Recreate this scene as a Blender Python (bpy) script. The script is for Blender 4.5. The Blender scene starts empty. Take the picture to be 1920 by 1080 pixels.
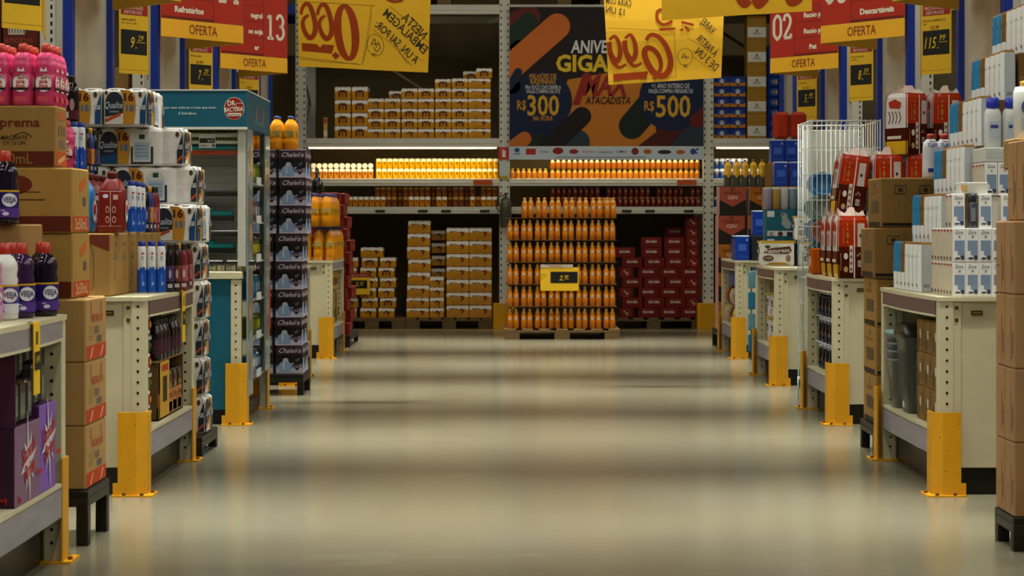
import bpy, math, random
from mathutils import Vector as V
random.seed(7)
S = bpy.context.scene
COL = S.collection
# ---------------------------------------------------------------- camera, world, light, exposure
F, H, CX, CY = 3400.0, 1.2, 960.0, 422.0      # focal length in px, eye height, optical axis
cam = bpy.data.cameras.new('camera'); cam.sensor_width = 36.0; cam.lens = F / 1920 * 36
cam.shift_y = (CY - 540) / 1920
cam.clip_end = 200
cam.dof.use_dof = True; cam.dof.focus_distance = 9.6; cam.dof.aperture_fstop = 7.0
co = bpy.data.objects.new('camera', cam); co.location = (0, 0, H); co.rotation_euler = (math.pi/2, 0, 0)
COL.objects.link(co); S.camera = co
S.view_settings.view_transform = 'Standard'; S.view_settings.look = 'None'
S.view_settings.gamma = 1; S.view_settings.exposure = 0.32; S.view_settings.use_curve_mapping = False
W = bpy.data.worlds.new('hall_ambient'); S.world = W; W.use_nodes = True
W.node_tree.nodes['Background'].inputs[0].default_value = (1.0, .93, .76, 1)
W.node_tree.nodes['Background'].inputs[1].default_value = 0.05
def area(name, loc, sx, sy, watt, col, rot=(0, 0, 0)):
    l = bpy.data.lights.new(name, 'AREA'); l.shape = 'RECTANGLE'; l.size = sx; l.size_y = sy
    l.energy = watt; l.color = col
    o = bpy.data.objects.new(name, l); o.location = loc; o.rotation_euler = rot; COL.objects.link(o); return o
WARM = (1.0, .90, .68); NEUT = (1.0, .99, .905)
RACKS = [(5.35, 6.5), (8.05, 9.27), (10.9, 12.05), (13.55, 14.7), (16.3, 17.4), (19.0, 20.0)]
# strip lamps hung along the centre line of every shelf aisle
for k, yc in enumerate([1.9, 4.6, 7.3, 10.1, 12.8, 15.5, 18.2]):
    for s in (-1, 1):
        area('aisle_strip_lamp', (s*5.4, yc, 5.2), 6.0, .25, 110, NEUT)
    c = area('cross_band_light', (0, yc+.15, 5.4), 5.0, .12, 44, NEUT); c.data.spread = math.radians(30)   # unseen, added with narrow spread to lay one bright floor band each
area('main_run_fill', (0, 6.5, 6.7), .3, 20, 200, NEUT)  # unseen overhead fill, added to light tops and aisle-facing sides
for xs in (-1.26, 1.09):                      # lit strip under the deck beam of the beverage rack
    area('shelf_lamp', (xs, 20.885, 2.088), 2.1, .02, 7.5, (1.0, .82, .46), (math.radians(8), 0, 0)).data.spread = math.radians(125)
area('shelf_lamp', (3.44, 20.885, 2.088), 2.1, .02, 6, (1.0, .88, .60), (math.radians(8), 0, 0)).data.spread = math.radians(125)

# ---------------------------------------------------------------- helpers
def X(px, d): return (px-CX)*d/F
def Z(py, d): return H-(py-CY)*d/F
ORD = ('first second third fourth fifth sixth seventh eighth ninth tenth eleventh twelfth thirteenth fourteenth fifteenth sixteenth '
       'seventeenth eighteenth nineteenth twentieth twenty-first twenty-second twenty-third twenty-fourth twenty-fifth twenty-sixth '
       'twenty-seventh twenty-eighth twenty-ninth thirtieth').split()
def lin(h):
    h = h.lstrip('#'); o = []
    for i in (0, 2, 4):
        c = int(h[i:i+2], 16)/255
        o.append(c/12.92 if c <= .04045 else ((c+.055)/1.055)**2.4)
    return (*o, 1)
MATS = {}
def M(hexc, kind='print'):
    k = (hexc, kind)
    if k in MATS: return MATS[k]
    m = bpy.data.materials.new(kind + '_' + hexc.lstrip('#')); m.use_nodes = True
    nt = m.node_tree; b = nt.nodes['Principled BSDF']; N = nt.nodes.new; L = nt.links.new
    c = lin(hexc)
    rough, var, sc, bump = dict(print=(.5, .06, 30, 0), card=(.85, .16, 26, .02), paint=(.42, .08, 9, .01), plastic=(.3, .05, 12, 0),
        gloss=(.14, .05, 10, 0), film=(.16, .12, 24, .25), paper=(.7, .05, 14, .02), wood=(.8, .35, 14, .1), metal=(.35, .18, 10, .02),
        rail=(.38, .3, 12, .02), fabric=(.9, .2, 60, .1), wall=(.8, .12, 3, .02), liquid=(.1, .12, 7, 0))[kind]
    tc = N('ShaderNodeTexCoord'); no = N('ShaderNodeTexNoise'); no.inputs['Scale'].default_value = sc; no.inputs['Detail'].default_value = 3
    src = tc.outputs['Object']
    if kind in ('wood', 'card', 'rail'):
        mp = N('ShaderNodeMapping'); mp.inputs['Scale'].default_value = {'wood': (1, 6, 6), 'card': (1, 1, .15), 'rail': (.4, .4, 2)}[kind]
        L(src, mp.inputs[0]); src = mp.outputs[0]
    L(src, no.inputs['Vector'])
    mx = N('ShaderNodeMix'); mx.data_type = 'RGBA'
    mx.inputs[6].default_value = (*[x*(1-var) for x in c[:3]], 1); mx.inputs[7].default_value = (*[min(1, x*(1+var)) for x in c[:3]], 1)
    L(no.outputs['Fac'], mx.inputs[0]); L(mx.outputs[2], b.inputs['Base Color'])
    b.inputs['Roughness'].default_value = rough
    if kind == 'metal': b.inputs['Metallic'].default_value = .85
    if kind in ('liquid', 'gloss'): b.inputs['Coat Weight'].default_value = .15; b.inputs['Specular IOR Level'].default_value = .35
    if kind in ('print', 'card', 'film'): b.inputs['Specular IOR Level'].default_value = .22
    if kind == 'paint': b.inputs['Specular IOR Level'].default_value = .35
    if bump:
        bp = N('ShaderNodeBump'); bp.inputs['Strength'].default_value = min(1, bump*4); bp.inputs['Distance'].default_value = .004
        L(no.outputs['Fac'], bp.inputs['Height']); L(bp.outputs[0], b.inputs['Normal'])
    MATS[k] = m; return m
def special(name, fn):
    m = bpy.data.materials.new(name); m.use_nodes = True; fn(m.node_tree, m.node_tree.nodes['Principled BSDF']); return m
def _clear(nt, b):      # clear wrapping film / acrylic
    b.inputs['Base Color'].default_value = (.12, .11, .09, 1); b.inputs['Roughness'].default_value = .2; b.inputs['Specular IOR Level'].default_value = .3; b.inputs['Alpha'].default_value = .05
    n = nt.nodes.new('ShaderNodeTexNoise'); n.inputs['Scale'].default_value = 40
    bp = nt.nodes.new('ShaderNodeBump'); bp.inputs['Strength'].default_value = .6; bp.inputs['Distance'].default_value = .004
    nt.links.new(n.outputs[0], bp.inputs['Height']); nt.links.new(bp.outputs[0], b.inputs['Normal'])
CLEAR = special('clear_film', _clear)
def _milky(nt, b):
    _clear(nt, b); b.inputs['Base Color'].default_value = (.80, .60, .50, 1); b.inputs['Alpha'].default_value = .5
MILKY = special('milky_film', _milky)

class Pl:               # a flat printing surface: origin, right, up
    def __init__(s, o, r, u): s.o, s.r, s.u = V(o), V(r), V(u); s.n = s.r.cross(s.u)
    def at(s, a, b, k=1): return s.o + s.r*a + s.u*b + s.n*(k*.0008)
TXT = {}
def glyphs(t, bold, shear):
    k = (t, bold, shear)
    if k not in TXT:
        cu = bpy.data.curves.new('t', 'FONT'); cu.body = t; cu.size = 1; cu.resolution_u = 2; cu.offset = bold*.35; cu.shear = shear
        o = bpy.data.objects.new('t', cu); me = bpy.data.meshes.new_from_object(o)
        vs = [v.co[:2] for v in me.vertices]; fs = [tuple(p.vertices) for p in me.polygons]
        bpy.data.objects.remove(o); bpy.data.curves.remove(cu); bpy.data.meshes.remove(me)
        xs = [v[0] for v in vs] or [0]; ys = [v[1] for v in vs] or [0]
        TXT[k] = (vs, fs, min(xs), max(xs), min(ys), max(ys))
    return TXT[k]
ACC = {'á': ('a', "'"), 'Á': ('A', "'"), 'é': ('e', "'"), 'É': ('E', "'"), 'ó': ('o', "'"), 'à': ('a', '`'), 'À': ('A', '`'), 'ã': ('a', '~'), 'Ã': ('A', '~'), 'õ': ('o', '~'), 'Õ': ('O', '~'), 'ê': ('e', '^'), 'Ê': ('E', '^'), 'ç': ('c', ','), 'Ç': ('C', ',')}
class MB:
    def __init__(s): s.v, s.f, s.m, s.sm, s.mats = [], [], [], [], []
    def mi(s, mt):
        if isinstance(mt, str): mt = M(mt)
        if mt not in s.mats: s.mats.append(mt)
        return s.mats.index(mt)
    def face(s, pts, mt, smooth=False, c=None):
        i = len(s.v); pts = [V(p) for p in pts]
        if c is not None:
            n = (pts[1]-pts[0]).cross(pts[2]-pts[1])
            if n.dot(sum(pts, V())/len(pts)-V(c)) < 0: pts.reverse()
        s.v += [tuple(p) for p in pts]; s.f.append(tuple(range(i, i+len(pts)))); s.m.append(s.mi(mt)); s.sm.append(smooth)
    def box(s, x0, x1, y0, y1, z0, z1, mt, b=0):
        x0, x1 = min(x0, x1), max(x0, x1); y0, y1 = min(y0, y1), max(y0, y1); z0, z1 = min(z0, z1), max(z0, z1)
        g = (lambda k: mt.get(k, mt['*'])) if isinstance(mt, dict) else (lambda k: mt)
        c = ((x0+x1)/2, (y0+y1)/2, (z0+z1)/2); b = min(b, (x1-x0)*.45, (y1-y0)*.45, (z1-z0)*.45)
        lo, hi = (x0, y0, z0), (x1, y1, z1)
        def P(sg, ax):
            return tuple((hi[a]-(0 if a == ax else b)) if sg[a] > 0 else (lo[a]+(0 if a == ax else b)) for a in range(3))
        names = {(0, -1): 'l', (0, 1): 'r', (1, -1): 'f', (1, 1): 'k', (2, -1): 'b', (2, 1): 't'}
        for ax in range(3):
            o1, o2 = [a for a in range(3) if a != ax]
            for sg in (-1, 1):
                q = []
                for a, bb in ((-1, -1), (1, -1), (1, 1), (-1, 1)):
                    t = [0, 0, 0]; t[ax] = sg; t[o1] = a; t[o2] = bb; q.append(P(t, ax))
                s.face(q, g(names[(ax, sg)]), c=c)
        if b > 0:
            for ax in range(3):         # edges along ax
                o1, o2 = [a for a in range(3) if a != ax]
                for a in (-1, 1):
                    for bb in (-1, 1):
                        q = []
                        for e, w in ((-1, o1), (1, o1), (1, o2), (-1, o2)):
                            t = [0, 0, 0]; t[ax] = e; t[o1] = a; t[o2] = bb; q.append(P(t, w))
                        s.face(q, g(names[(o1, a)]) if o1 != 2 else g(names[(o2, bb)]), c=c)
            for a in (-1, 1):
                for bb in (-1, 1):
                    for e in (-1, 1): s.face([P((a, bb, e), 0), P((a, bb, e), 1), P((a, bb, e), 2)], g(names[(0, a)]), c=c)
        return s
    def lathe(s, prof, mt, n=16, cx=0, cy=0, ex=1, ey=1, p=2.0, cap=True, z0=0):
        ring = []
        for r, z in prof:
            i = len(s.v)
            for k in range(n):
                t = 2*math.pi*(k+.5)/n; c_, s_ = math.cos(t), math.sin(t)
                s.v.append((cx+ex*r*math.copysign(abs(c_)**(2/p), c_), cy+ey*r*math.copysign(abs(s_)**(2/p), s_), z+z0))
            ring.append(i)
        for j in range(len(prof)-1):
            mm = s.mi(mt[min(j, len(mt)-1)] if isinstance(mt, (list, tuple)) else mt)
            for k in range(n):
                k2 = (k+1) % n
                s.f.append((ring[j]+k, ring[j]+k2, ring[j+1]+k2, ring[j+1]+k)); s.m.append(mm); s.sm.append(True)
        if cap:
            ml = mt if not isinstance(mt, (list, tuple)) else None
            s.f.append(tuple(ring[0]+k for k in range(n-1, -1, -1))); s.m.append(s.mi(ml or mt[0])); s.sm.append(False)
            s.f.append(tuple(ring[-1]+k for k in range(n))); s.m.append(s.mi(ml or mt[-1])); s.sm.append(False)
        return s
    def tube(s, a, b, r, mt, n=6):
        a, b = V(a), V(b); d = (b-a).normalized(); u = d.orthogonal().normalized(); w = d.cross(u); i = len(s.v)
        for p in (a, b):
            for k in range(n):
                t = 2*math.pi*k/n; s.v.append(tuple(p+u*(r*math.cos(t))+w*(r*math.sin(t))))
        mm = s.mi(mt)
        for k in range(n):
            s.f.append((i+k, i+(k+1) % n, i+n+(k+1) % n, i+n+k)); s.m.append(mm); s.sm.append(True)
        for q in (tuple(i+k for k in range(n-1, -1, -1)), tuple(i+n+k for k in range(n))): s.f.append(q); s.m.append(mm); s.sm.append(False)
        return s
    def extrude(s, pts, z0, z1, mt, close=True):    # outline in x,y -> prism
        n = len(pts); c = (sum(p[0] for p in pts)/n, sum(p[1] for p in pts)/n)
        for k in range(n if close else n-1):
            a, b = pts[k], pts[(k+1) % n]; s.face([(*a, z0), (*b, z0), (*b, z1), (*a, z1)], mt)
        s.face([(*p, z1) for p in pts], mt); s.face([(*p, z0) for p in reversed(pts)], mt); return s
    # printing on a plane
    def poly(s, pl, pts, mt, k=1): s.face([pl.at(a, b, k) for a, b in pts], mt); return s
    def rect(s, pl, a0, b0, a1, b1, mt, k=1): return s.poly(pl, [(a0, b0), (a1, b0), (a1, b1), (a0, b1)], mt, k)
    def ell(s, pl, a, b, ra, rb, mt, k=1, n=20): return s.poly(pl, [(a+ra*math.cos(2*math.pi*i/n), b+rb*math.sin(2*math.pi*i/n)) for i in range(n)], mt, k)
    def text(s, pl, t, a, b, h, mt, w=None, al='c', rot=0, shear=0, bold=.02, mirror=False, k=2, wmax=None):
        base = ''.join(ACC.get(ch, (ch,))[0] for ch in t)
        s._text(pl, base, a, b, h, mt, w, al, rot, shear, bold, mirror, k, wmax)
        if base == t: return s
        vs, fs, x0, x1, y0, y1 = glyphs(base, bold, shear); sc = h/.7; sx = sc if w is None else w/max(1e-6, x1-x0)
        if wmax and (x1-x0)*sx > wmax: sx = wmax/(x1-x0)
        off = {'c': (x0+x1)/2, 'l': x0, 'r': x1}[al]; cr, sr = math.cos(rot), math.sin(rot)
        for i, ch in enumerate(t):          # accents are drawn as small strokes over their letter
            if ch not in ACC: continue
            g0 = glyphs(base[:i]+'i', bold, shear)[3] if i else x0; g1 = glyphs(base[:i+1], bold, shear)[3]; c = (g0+g1)/2-(.04 if i else 0)
            up = .80 if ch.isupper() else .60; c += shear*up*.6
            for dx0, dy0, dx1, dy1 in {"'": [(-.05, 0, .09, .14)], '`': [(.05, 0, -.09, .14)], '~': [(-.15, .02, -.04, .10), (-.04, .10, .05, .03), (.05, .03, .15, .11)], '^': [(-.12, 0, 0, .12), (0, .12, .12, 0)], ',': [(.02, -.78, -.05, -.66)]}[ACC[ch][1]]:
                if ch.isupper() and ACC[ch][1] == ',': dy0 -= .2; dy1 -= .2
                q = [(c+dx0-.035, up+dy0), (c+dx0+.035, up+dy0), (c+dx1+.035, up+dy1), (c+dx1-.035, up+dy1)]; P = []
                for x, y in q: u = (x-off)*sx*(-1 if mirror else 1); r = y*sc; P.append((a+u*cr-r*sr, b+u*sr+r*cr))
                s.poly(pl, P, mt, k)
        return s
    def _text(s, pl, t, a, b, h, mt, w=None, al='c', rot=0, shear=0, bold=.02, mirror=False, k=2, wmax=None):
        vs, fs, x0, x1, y0, y1 = glyphs(t, bold, shear); sc = h/.7
        sx = sc if w is None else w/max(1e-6, x1-x0)
        if wmax and (x1-x0)*sx > wmax: sx = wmax/(x1-x0)
        off = {'c': (x0+x1)/2, 'l': x0, 'r': x1}[al]; cr, sr = math.cos(rot), math.sin(rot); i = len(s.v)
        for x, y in vs:
            q = (x-off)*sx*(-1 if mirror else 1); r = y*sc
            s.v.append(tuple(pl.at(a+q*cr-r*sr, b+q*sr+r*cr, k)))
        mm = s.mi(mt)
        for f in fs: s.f.append(tuple(i+j for j in (reversed(f) if mirror else f))); s.m.append(mm); s.sm.append(False)
        return s
    def stroke(s, pl, pts, w, mt, k=2, sub=6):
        n = len(pts); P = []
        for i in range(n-1):
            p0, p1, p2, p3 = pts[max(0, i-1)], pts[i], pts[i+1], pts[min(n-1, i+2)]
            for j in range(sub):
                t = j/sub; P.append(tuple(.5*(2*p1[a]+(p2[a]-p0[a])*t+(2*p0[a]-5*p1[a]+4*p2[a]-p3[a])*t*t+(3*p1[a]-p0[a]-3*p2[a]+p3[a])*t**3) for a in (0, 1)))
        P.append(pts[-1]); L = []; R = []
        for i, p in enumerate(P):
            q0, q1 = P[max(0, i-1)], P[min(len(P)-1, i+1)]; dx, dy = q1[0]-q0[0], q1[1]-q0[1]; l = math.hypot(dx, dy) or 1
            ww = (w if not callable(w) else w(i/(len(P)-1)))/2
            L.append((p[0]-dy/l*ww, p[1]+dx/l*ww)); R.append((p[0]+dy/l*ww, p[1]-dx/l*ww))
        for i in range(len(P)-1): s.face([pl.at(*L[i], k), pl.at(*R[i], k), pl.at(*R[i+1], k), pl.at(*L[i+1], k)], mt)
        return s
    def mesh(s, name):
        me = bpy.data.meshes.new(name); me.from_pydata(s.v, [], s.f)
        for m in s.mats: me.materials.append(m)
        me.polygons.foreach_set('material_index', s.m); me.polygons.foreach_set('use_smooth', s.sm); me.update(); return me
    def bulge(s, fn): s.v = [tuple(fn(*p)) for p in s.v]; return s

def clip(pts, a0, b0, a1, b1):                      # clip a convex outline to a rectangle
    for ax, lim, sg in ((0, a0, 1), (0, a1, -1), (1, b0, 1), (1, b1, -1)):
        out = []
        for i in range(len(pts)):
            p, q = pts[i], pts[(i+1) % len(pts)]; dp, dq = (p[ax]-lim)*sg, (q[ax]-lim)*sg
            if dp >= 0: out.append(p)
            if dp*dq < 0: t = dp/(dp-dq); out.append((p[0]+(q[0]-p[0])*t, p[1]+(q[1]-p[1])*t))
        pts = out
        if not pts: return []
    return pts
def new(name, me, parent=None, loc=(0, 0, 0), rz=0, rot=None, scale=None):
    o = bpy.data.objects.new(name, me); COL.objects.link(o); o.location = loc
    o.rotation_euler = rot or (0, 0, rz)
    if scale: o.scale = scale
    if parent: o.parent = parent
    return o
def tag(o, label, cat, group=None):
    o['label'] = label; o['category'] = cat
    if group: o['group'] = group
    return o
def thing(name, label, cat, loc=(0, 0, 0), rz=0, group=None, rot=None): return tag(new(name, None, None, loc, rz, rot), label, cat, group)
def part(name, mb, parent, label=None, loc=(0, 0, 0)):
    o = new(name, mb.mesh(name) if isinstance(mb, MB) else mb, parent, loc)
    if label: o['label'] = label
    return o
def solo(name, mb, label, cat, loc=(0, 0, 0), rz=0, group=None, rot=None):
    return tag(new(name, mb.mesh(name) if isinstance(mb, MB) else mb, None, loc, rz, rot), label, cat, group)
def struct(name, mb):
    o = new(name, mb.mesh(name)); o['kind'] = 'structure'; return o
def rebase(t):                                        # move a thing's empty to the middle of its base
    P = [o.matrix_basis @ v.co for o in COL.objects if o.parent is t and o.type == 'MESH' for v in o.data.vertices]
    lo = [min(p[i] for p in P) for i in range(3)]; hi = [max(p[i] for p in P) for i in range(3)]
    c = V(((lo[0]+hi[0])/2, (lo[1]+hi[1])/2, lo[2])); t.location = c
    for o in COL.objects:
        if o.parent is t: o.location = V(o.location)-c
class Proto:                                          # one kind of goods: name + its parts; put() sets one copy down
    def __init__(s, name, cat, parts):
        s.name, s.cat = name, cat; s.parts = [(n, m.mesh(n) if isinstance(m, MB) else m) for n, m in parts]
    def put(s, label, group, x, y, z, rz=0, rot=None, scale=None):
        if len(s.parts) == 1:
            o = new(s.name, s.parts[0][1], None, (x, y, z), rz, rot, scale)
        else:
            o = new(s.name, None, None, (x, y, z), rz, rot, scale)
            for n, m in s.parts: new(n, m, o)
        return tag(o, label, s.cat, group)
def front(w, d, h): return Pl((0, -d/2, 0), (1, 0, 0), (0, 0, 1))       # planes of a box standing centred on its base
def rside(w, d, h): return Pl((w/2, 0, 0), (0, 1, 0), (0, 0, 1))
def lside(w, d, h): return Pl((-w/2, 0, 0), (0, -1, 0), (0, 0, 1))
def topside(w, d, h): return Pl((0, 0, h), (1, 0, 0), (0, 1, 0))
def wrap_label(mb, r, ex, ey, z0, z1, mt, p=2.0, n=24, t0=0, t1=2*math.pi, d=.0012):   # a label band round a bottle
    m_ = mb.mi(mt); i = len(mb.v)
    for z in (z0, z1):
        for k in range(n+1):
            t = t0+(t1-t0)*k/n; c_, s_ = math.cos(t), math.sin(t)
            mb.v.append((ex*(r+d)*math.copysign(abs(c_)**(2/p), c_), ey*(r+d)*math.copysign(abs(s_)**(2/p), s_), z))
    for k in range(n): mb.f.append((i+k, i+k+1, i+n+2+k, i+n+1+k)); mb.m.append(m_); mb.sm.append(True)
    return mb
# ---------------------------------------------------------------- the hall
def floor_mat(nt, b):
    N = nt.nodes.new; L = nt.links.new; tc = N('ShaderNodeTexCoord')
    def nz(scale, det, sc3):
        mp = N('ShaderNodeMapping'); mp.inputs['Scale'].default_value = sc3; n = N('ShaderNodeTexNoise'); n.inputs['Scale'].default_value = scale
        n.inputs['Detail'].default_value = det; L(tc.outputs['Object'], mp.inputs[0]); L(mp.outputs[0], n.inputs['Vector']); return n.outputs['Fac']
    big, streak, fine = nz(.7, 1, (1, 1, 1)), nz(3.0, 2, (.25, 1.6, 1)), nz(40, 3, (1, 1, 1))
    def mix(f, a, c, fac=None):
        m = N('ShaderNodeMix'); m.data_type = 'RGBA'; L(f, m.inputs[0])
        for i, q in ((6, a), (7, c)):
            if isinstance(q, tuple): m.inputs[i].default_value = q
            else: L(q, m.inputs[i])
        return m.outputs[2]
    def ramp(f, p0, p1):
        r = N('ShaderNodeMapRange'); r.inputs[1].default_value = p0; r.inputs[2].default_value = p1; L(f, r.inputs[0]); return r.outputs[0]
    c1 = mix(ramp(streak, .3, .7), lin('#6f6a55'), lin('#7a7661'))
    c2 = mix(ramp(big, .3, .7), lin('#66614c'), lin('#7f7b68'))
    mm = N('ShaderNodeMix'); mm.data_type = 'RGBA'; mm.inputs[0].default_value = .5; L(c1, mm.inputs[6]); L(c2, mm.inputs[7])
    L(mm.outputs[2], b.inputs['Base Color'])
    r = N('ShaderNodeMapRange'); r.inputs[3].default_value = .20; r.inputs[4].default_value = .25; L(streak, r.inputs[0]); L(r.outputs[0], b.inputs['Roughness'])
    b.inputs['Specular IOR Level'].default_value = .5
m = MB(); m.box(-13, 13, -6, 23, -.2, 0, special('polished_concrete', floor_mat)); struct('floor', m)
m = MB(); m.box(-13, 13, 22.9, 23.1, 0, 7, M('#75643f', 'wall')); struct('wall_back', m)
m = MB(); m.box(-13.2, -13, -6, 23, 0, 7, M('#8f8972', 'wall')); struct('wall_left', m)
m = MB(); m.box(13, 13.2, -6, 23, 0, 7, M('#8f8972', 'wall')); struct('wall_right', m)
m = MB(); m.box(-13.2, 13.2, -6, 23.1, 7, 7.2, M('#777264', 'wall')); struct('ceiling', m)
m = MB()                                               # painted line on the floor along the beverage rack
m.box(-2.1, 0.2, 20.72, 20.77, .0005, .002, M('#b08420', 'paint')); m.box(-2.16, -2.1, 19.3, 20.77, .0005, .002, M('#b08420', 'paint')); tag_ = struct('trim_1', m)

CREAM, GALV, YEL, YELP = M('#cac3a0', 'paint'), M('#c9c6b6', 'paint'), M('#d69a12', 'paint'), M('#f0c010', 'paper')
BLK = M('#15130f', 'plastic')
# ---------------------------------------------------------------- beverage rack across the end of the aisle
RD = 20.9
UPX = [-4.78, -2.435, -0.086, 2.263, 4.61]
rack = thing('pallet_rack', 'tall pale grey perforated storage rack spanning the end of the aisle', 'rack', (0, RD, 0))
for ux in UPX:
    for dy in (0, 1.0):
        m = MB(); m.box(ux-.06, ux+.06, dy, dy+.07, 0, 5.2, GALV)
        pl = Pl((ux, dy, 0), (1, 0, 0), (0, 0, 1))
        if dy == 0:
            for k in range(64):
                for q in (-.04, .04): m.rect(pl, q-.008, .35+k*.075, q+.008, .375+k*.075, BLK)
        part('upright', m, rack)
    m = MB()
    for k in range(5): m.tube((ux, .05, .4+k*.9), (ux, 1.02, .85+k*.9), .015, GALV); m.tube((ux, .05, 1.3+k*.9), (ux, 1.02, .85+k*.9), .015, GALV)
    part('bracing', m, rack)
    m = MB(); m.extrude([(ux-.13, .06), (ux-.13, -.05), (ux-.1, -.08), (ux+.1, -.08), (ux+.13, -.05), (ux+.13, .06)], 0, .30, YEL); part('foot_guard', m, rack, 'yellow foot guard')
for i in range(4):
    a, b = UPX[i]+.06, UPX[i+1]-.06
    zs = [(3.74, .11, 1), (2.2, .10, 1), (1.735, .085, 0), (1.41, .08, 0)]
    for z, h, deck in zs:
        m = MB(); mt = GALV if not (i == 0 and deck and z > 3) else M('#1f3f9a', 'paint')
        m.box(a, b, -.012, .05, z-h, z, mt, .004); m.box(a, b, -.018, .0, z-h*.62, z-h*.5, mt)
        if deck: m.box(a, b, .95, 1.0, z-h, z, mt)
        part('beam', m, rack)
        m = MB(); m.box(a, b, .04, 1.0 if deck else .66, z-.025, z-.002, M('#8d8468', 'wood') if deck else M('#cfcabb', 'paint')); part('deck' if deck else 'shelf_board', m, rack)
    m = MB(); m.box(a, b, .68, .70, 1.36, 2.1, M('#8c7c52', 'paint')); part('back_sheet', m, rack)
    def _lit(nt, b_): b_.inputs['Emission Color'].default_value = (1, .86, .55, 1); b_.inputs['Emission Strength'].default_value = 1.1
    if i == 1: LIT = special('lit_tube', _lit)
    if i >= 1:
        m = MB(); m.tube((a+.03, .0, 2.088), (b-.03, .0, 2.088), .010, LIT, 8); part('lamp_tube', m, rack, 'glowing lamp tube under the deck')
    for q in (.36, .58, .7, .9): m = MB(); m.box(a+(b-a)*q, a+(b-a)*q+.11, -.022, -.012, 1.345, 1.375, M('#26301f')); part('shelf_ticket', m, rack, 'dark shelf ticket')
    m = MB(); m.box(b-.3, b-.08, -.024, -.012, 1.662, 1.722, M('#b8501a')); part('shelf_ticket', m, rack, 'orange shelf ticket')
    m = MB(); m.tube((a+.1, 1.0, 3.6), (b-.1, 1.0, 2.3), .02, M('#8a6a3a', 'paint')); part('bracing', m, rack)
# slow cans standing on its two lit shelves
def can_proto(nm, cat, body, top, mark, cap=None, h=.117, r=.0315, style=0):
    b = MB()
    if style == 0:
        b.lathe([(r*.8, 0), (r, .006), (r, h*.70), (r, h*.71), (r, h*.92), (r*.82, h), (r*.74, h*.985)], [body, body, body, top, top, top, top], 14)
        pl = Pl((0, -r-.001, 0), (1, 0, 0), (0, 0, 1))
        b.ell(pl, .003, h*.58, .013, .008, mark, 1, 10); b.stroke(pl, [(.014, h*.6), (.012, h*.45), (.0, h*.36)], .007, mark, 1, 3)
    elif style == 1:      # small bottle with a coloured crown
        b.lathe([(r*.85, 0), (r, .008), (r, h*.55), (r*.9, h*.63), (r*.5, h*.80), (r*.45, h*.9), (r*.52, h*.9), (r*.52, h), (r*.4, h)], [body, body, body, top, top, cap or top, cap or top, cap or top], 12)
    return Proto(nm, cat, [(nm, b)])
amber = can_proto('beer_can', 'can', M('#d28a18', 'gloss'), M('#f0ead8', 'gloss'), M('#7a2412'))
yellow = can_proto('beer_can', 'can', M('#f2b800', 'gloss'), M('#f6ecc4', 'gloss'), M('#8a3a12'))
brown = can_proto('beer_can', 'can', M('#8c4a14', 'gloss'), M('#b9873c', 'gloss'), M('#3a150a'))
redcan = can_proto('beer_can', 'can', M('#661a0c', 'gloss'), M('#7a4628', 'gloss'), M('#c98a5a'))
bluecan = can_proto('beer_can', 'can', M('#1f57b4', 'gloss'), M('#dfe9f2', 'gloss'), M('#e9a020'))
small = can_proto('beer_bottle', 'bottle', M('#a85a12', 'liquid'), M('#efd9a0', 'gloss'), M('#7a2412'), M('#f0e2b0', 'plastic'), .118, .031, 1)
small2 = can_proto('beer_bottle', 'bottle', M('#b56a14', 'liquid'), M('#d09a3a', 'gloss'), M('#7a2412'), M('#e8b42a', 'plastic'), .118, .031, 1)
zt, zl = 1.736, 1.411
def xr(px): return X(px, RD+.13)
lid = MB(); lid.lathe([(.012, 0), (.033, 0), (.033, .012), (.027, .016), (.012, .016)], M('#ece6d4', 'gloss'), 16, cap=True)
lying = MB(); lying.lathe([(.028, 0), (.0315, .006), (.0315, .105), (.027, .114), (.024, .112)], [M('#ece6d4', 'gloss'), M('#d28a18', 'gloss'), M('#d28a18', 'gloss'), M('#ece6d4', 'gloss')], 14)
LYING = Proto('beer_can', 'can', [('beer_can', lying)])
for i in range(11):
    x = xr(588+i*10.7)
    amber.put(f'amber white-topped can, {ORD[i]} from the left on the upper lit shelf', 'amber cans on the upper lit shelf', x, RD+.14, zt)
    LYING.put(f'can lying with its pale end forward, {ORD[i]} from the left on the amber cans', 'cans lying on the amber cans', x, RD+.11, zt+.117+.0318, rot=(-math.pi/2, 0, 0))
for i in range(22):
    for t in range(2):
        yellow.put(f'bright yellow can, {ORD[i]} from the left in the {("lower", "upper")[t]} tier on the upper lit shelf', 'yellow cans on the upper lit shelf', xr(710+i*10.45), RD+.14, zt+t*.1175)
k0 = [0]
for i in range(27):
    px = 656+i*10.45
    gap = i in (23,)
    dark = not (i in (0, 1, 2, 3, 4, 5, 6, 11, 12, 13, 14, 16, 17, 22, 24, 25, 26))
    (brown if dark else amber).put(f'{"brown" if dark else "amber white-topped"} can, {ORD[i]} from the left in the lower tier on the second shelf', 'cans on the second shelf', xr(px), RD+(.16 if dark and i % 3 == 0 else .08), zl)
    if 4 < i and not gap:
        brown.put(f'dark brown can stacked over the {ORD[i]} can from the left on the second shelf', 'cans stacked on the second shelf', xr(px), RD+(.16 if dark and i % 3 == 0 else .08), zl+.1175)
for i in range(7):
    small2.put(f'yellow-capped amber bottle, {ORD[i]} in the single row under the poster', 'single row of amber bottles under the poster', xr(961+i*10.3), RD+.14, zt)
for i in range(27):
    for t in range(2):
        (small2 if t == 0 else small).put(f'small amber bottle, {ORD[i]} from the left, {("lower", "upper")[t]} tier under the poster', 'two tiers of amber bottles under the poster', xr(1036+i*10.45), RD+.14, zt+t*.1185)
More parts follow.
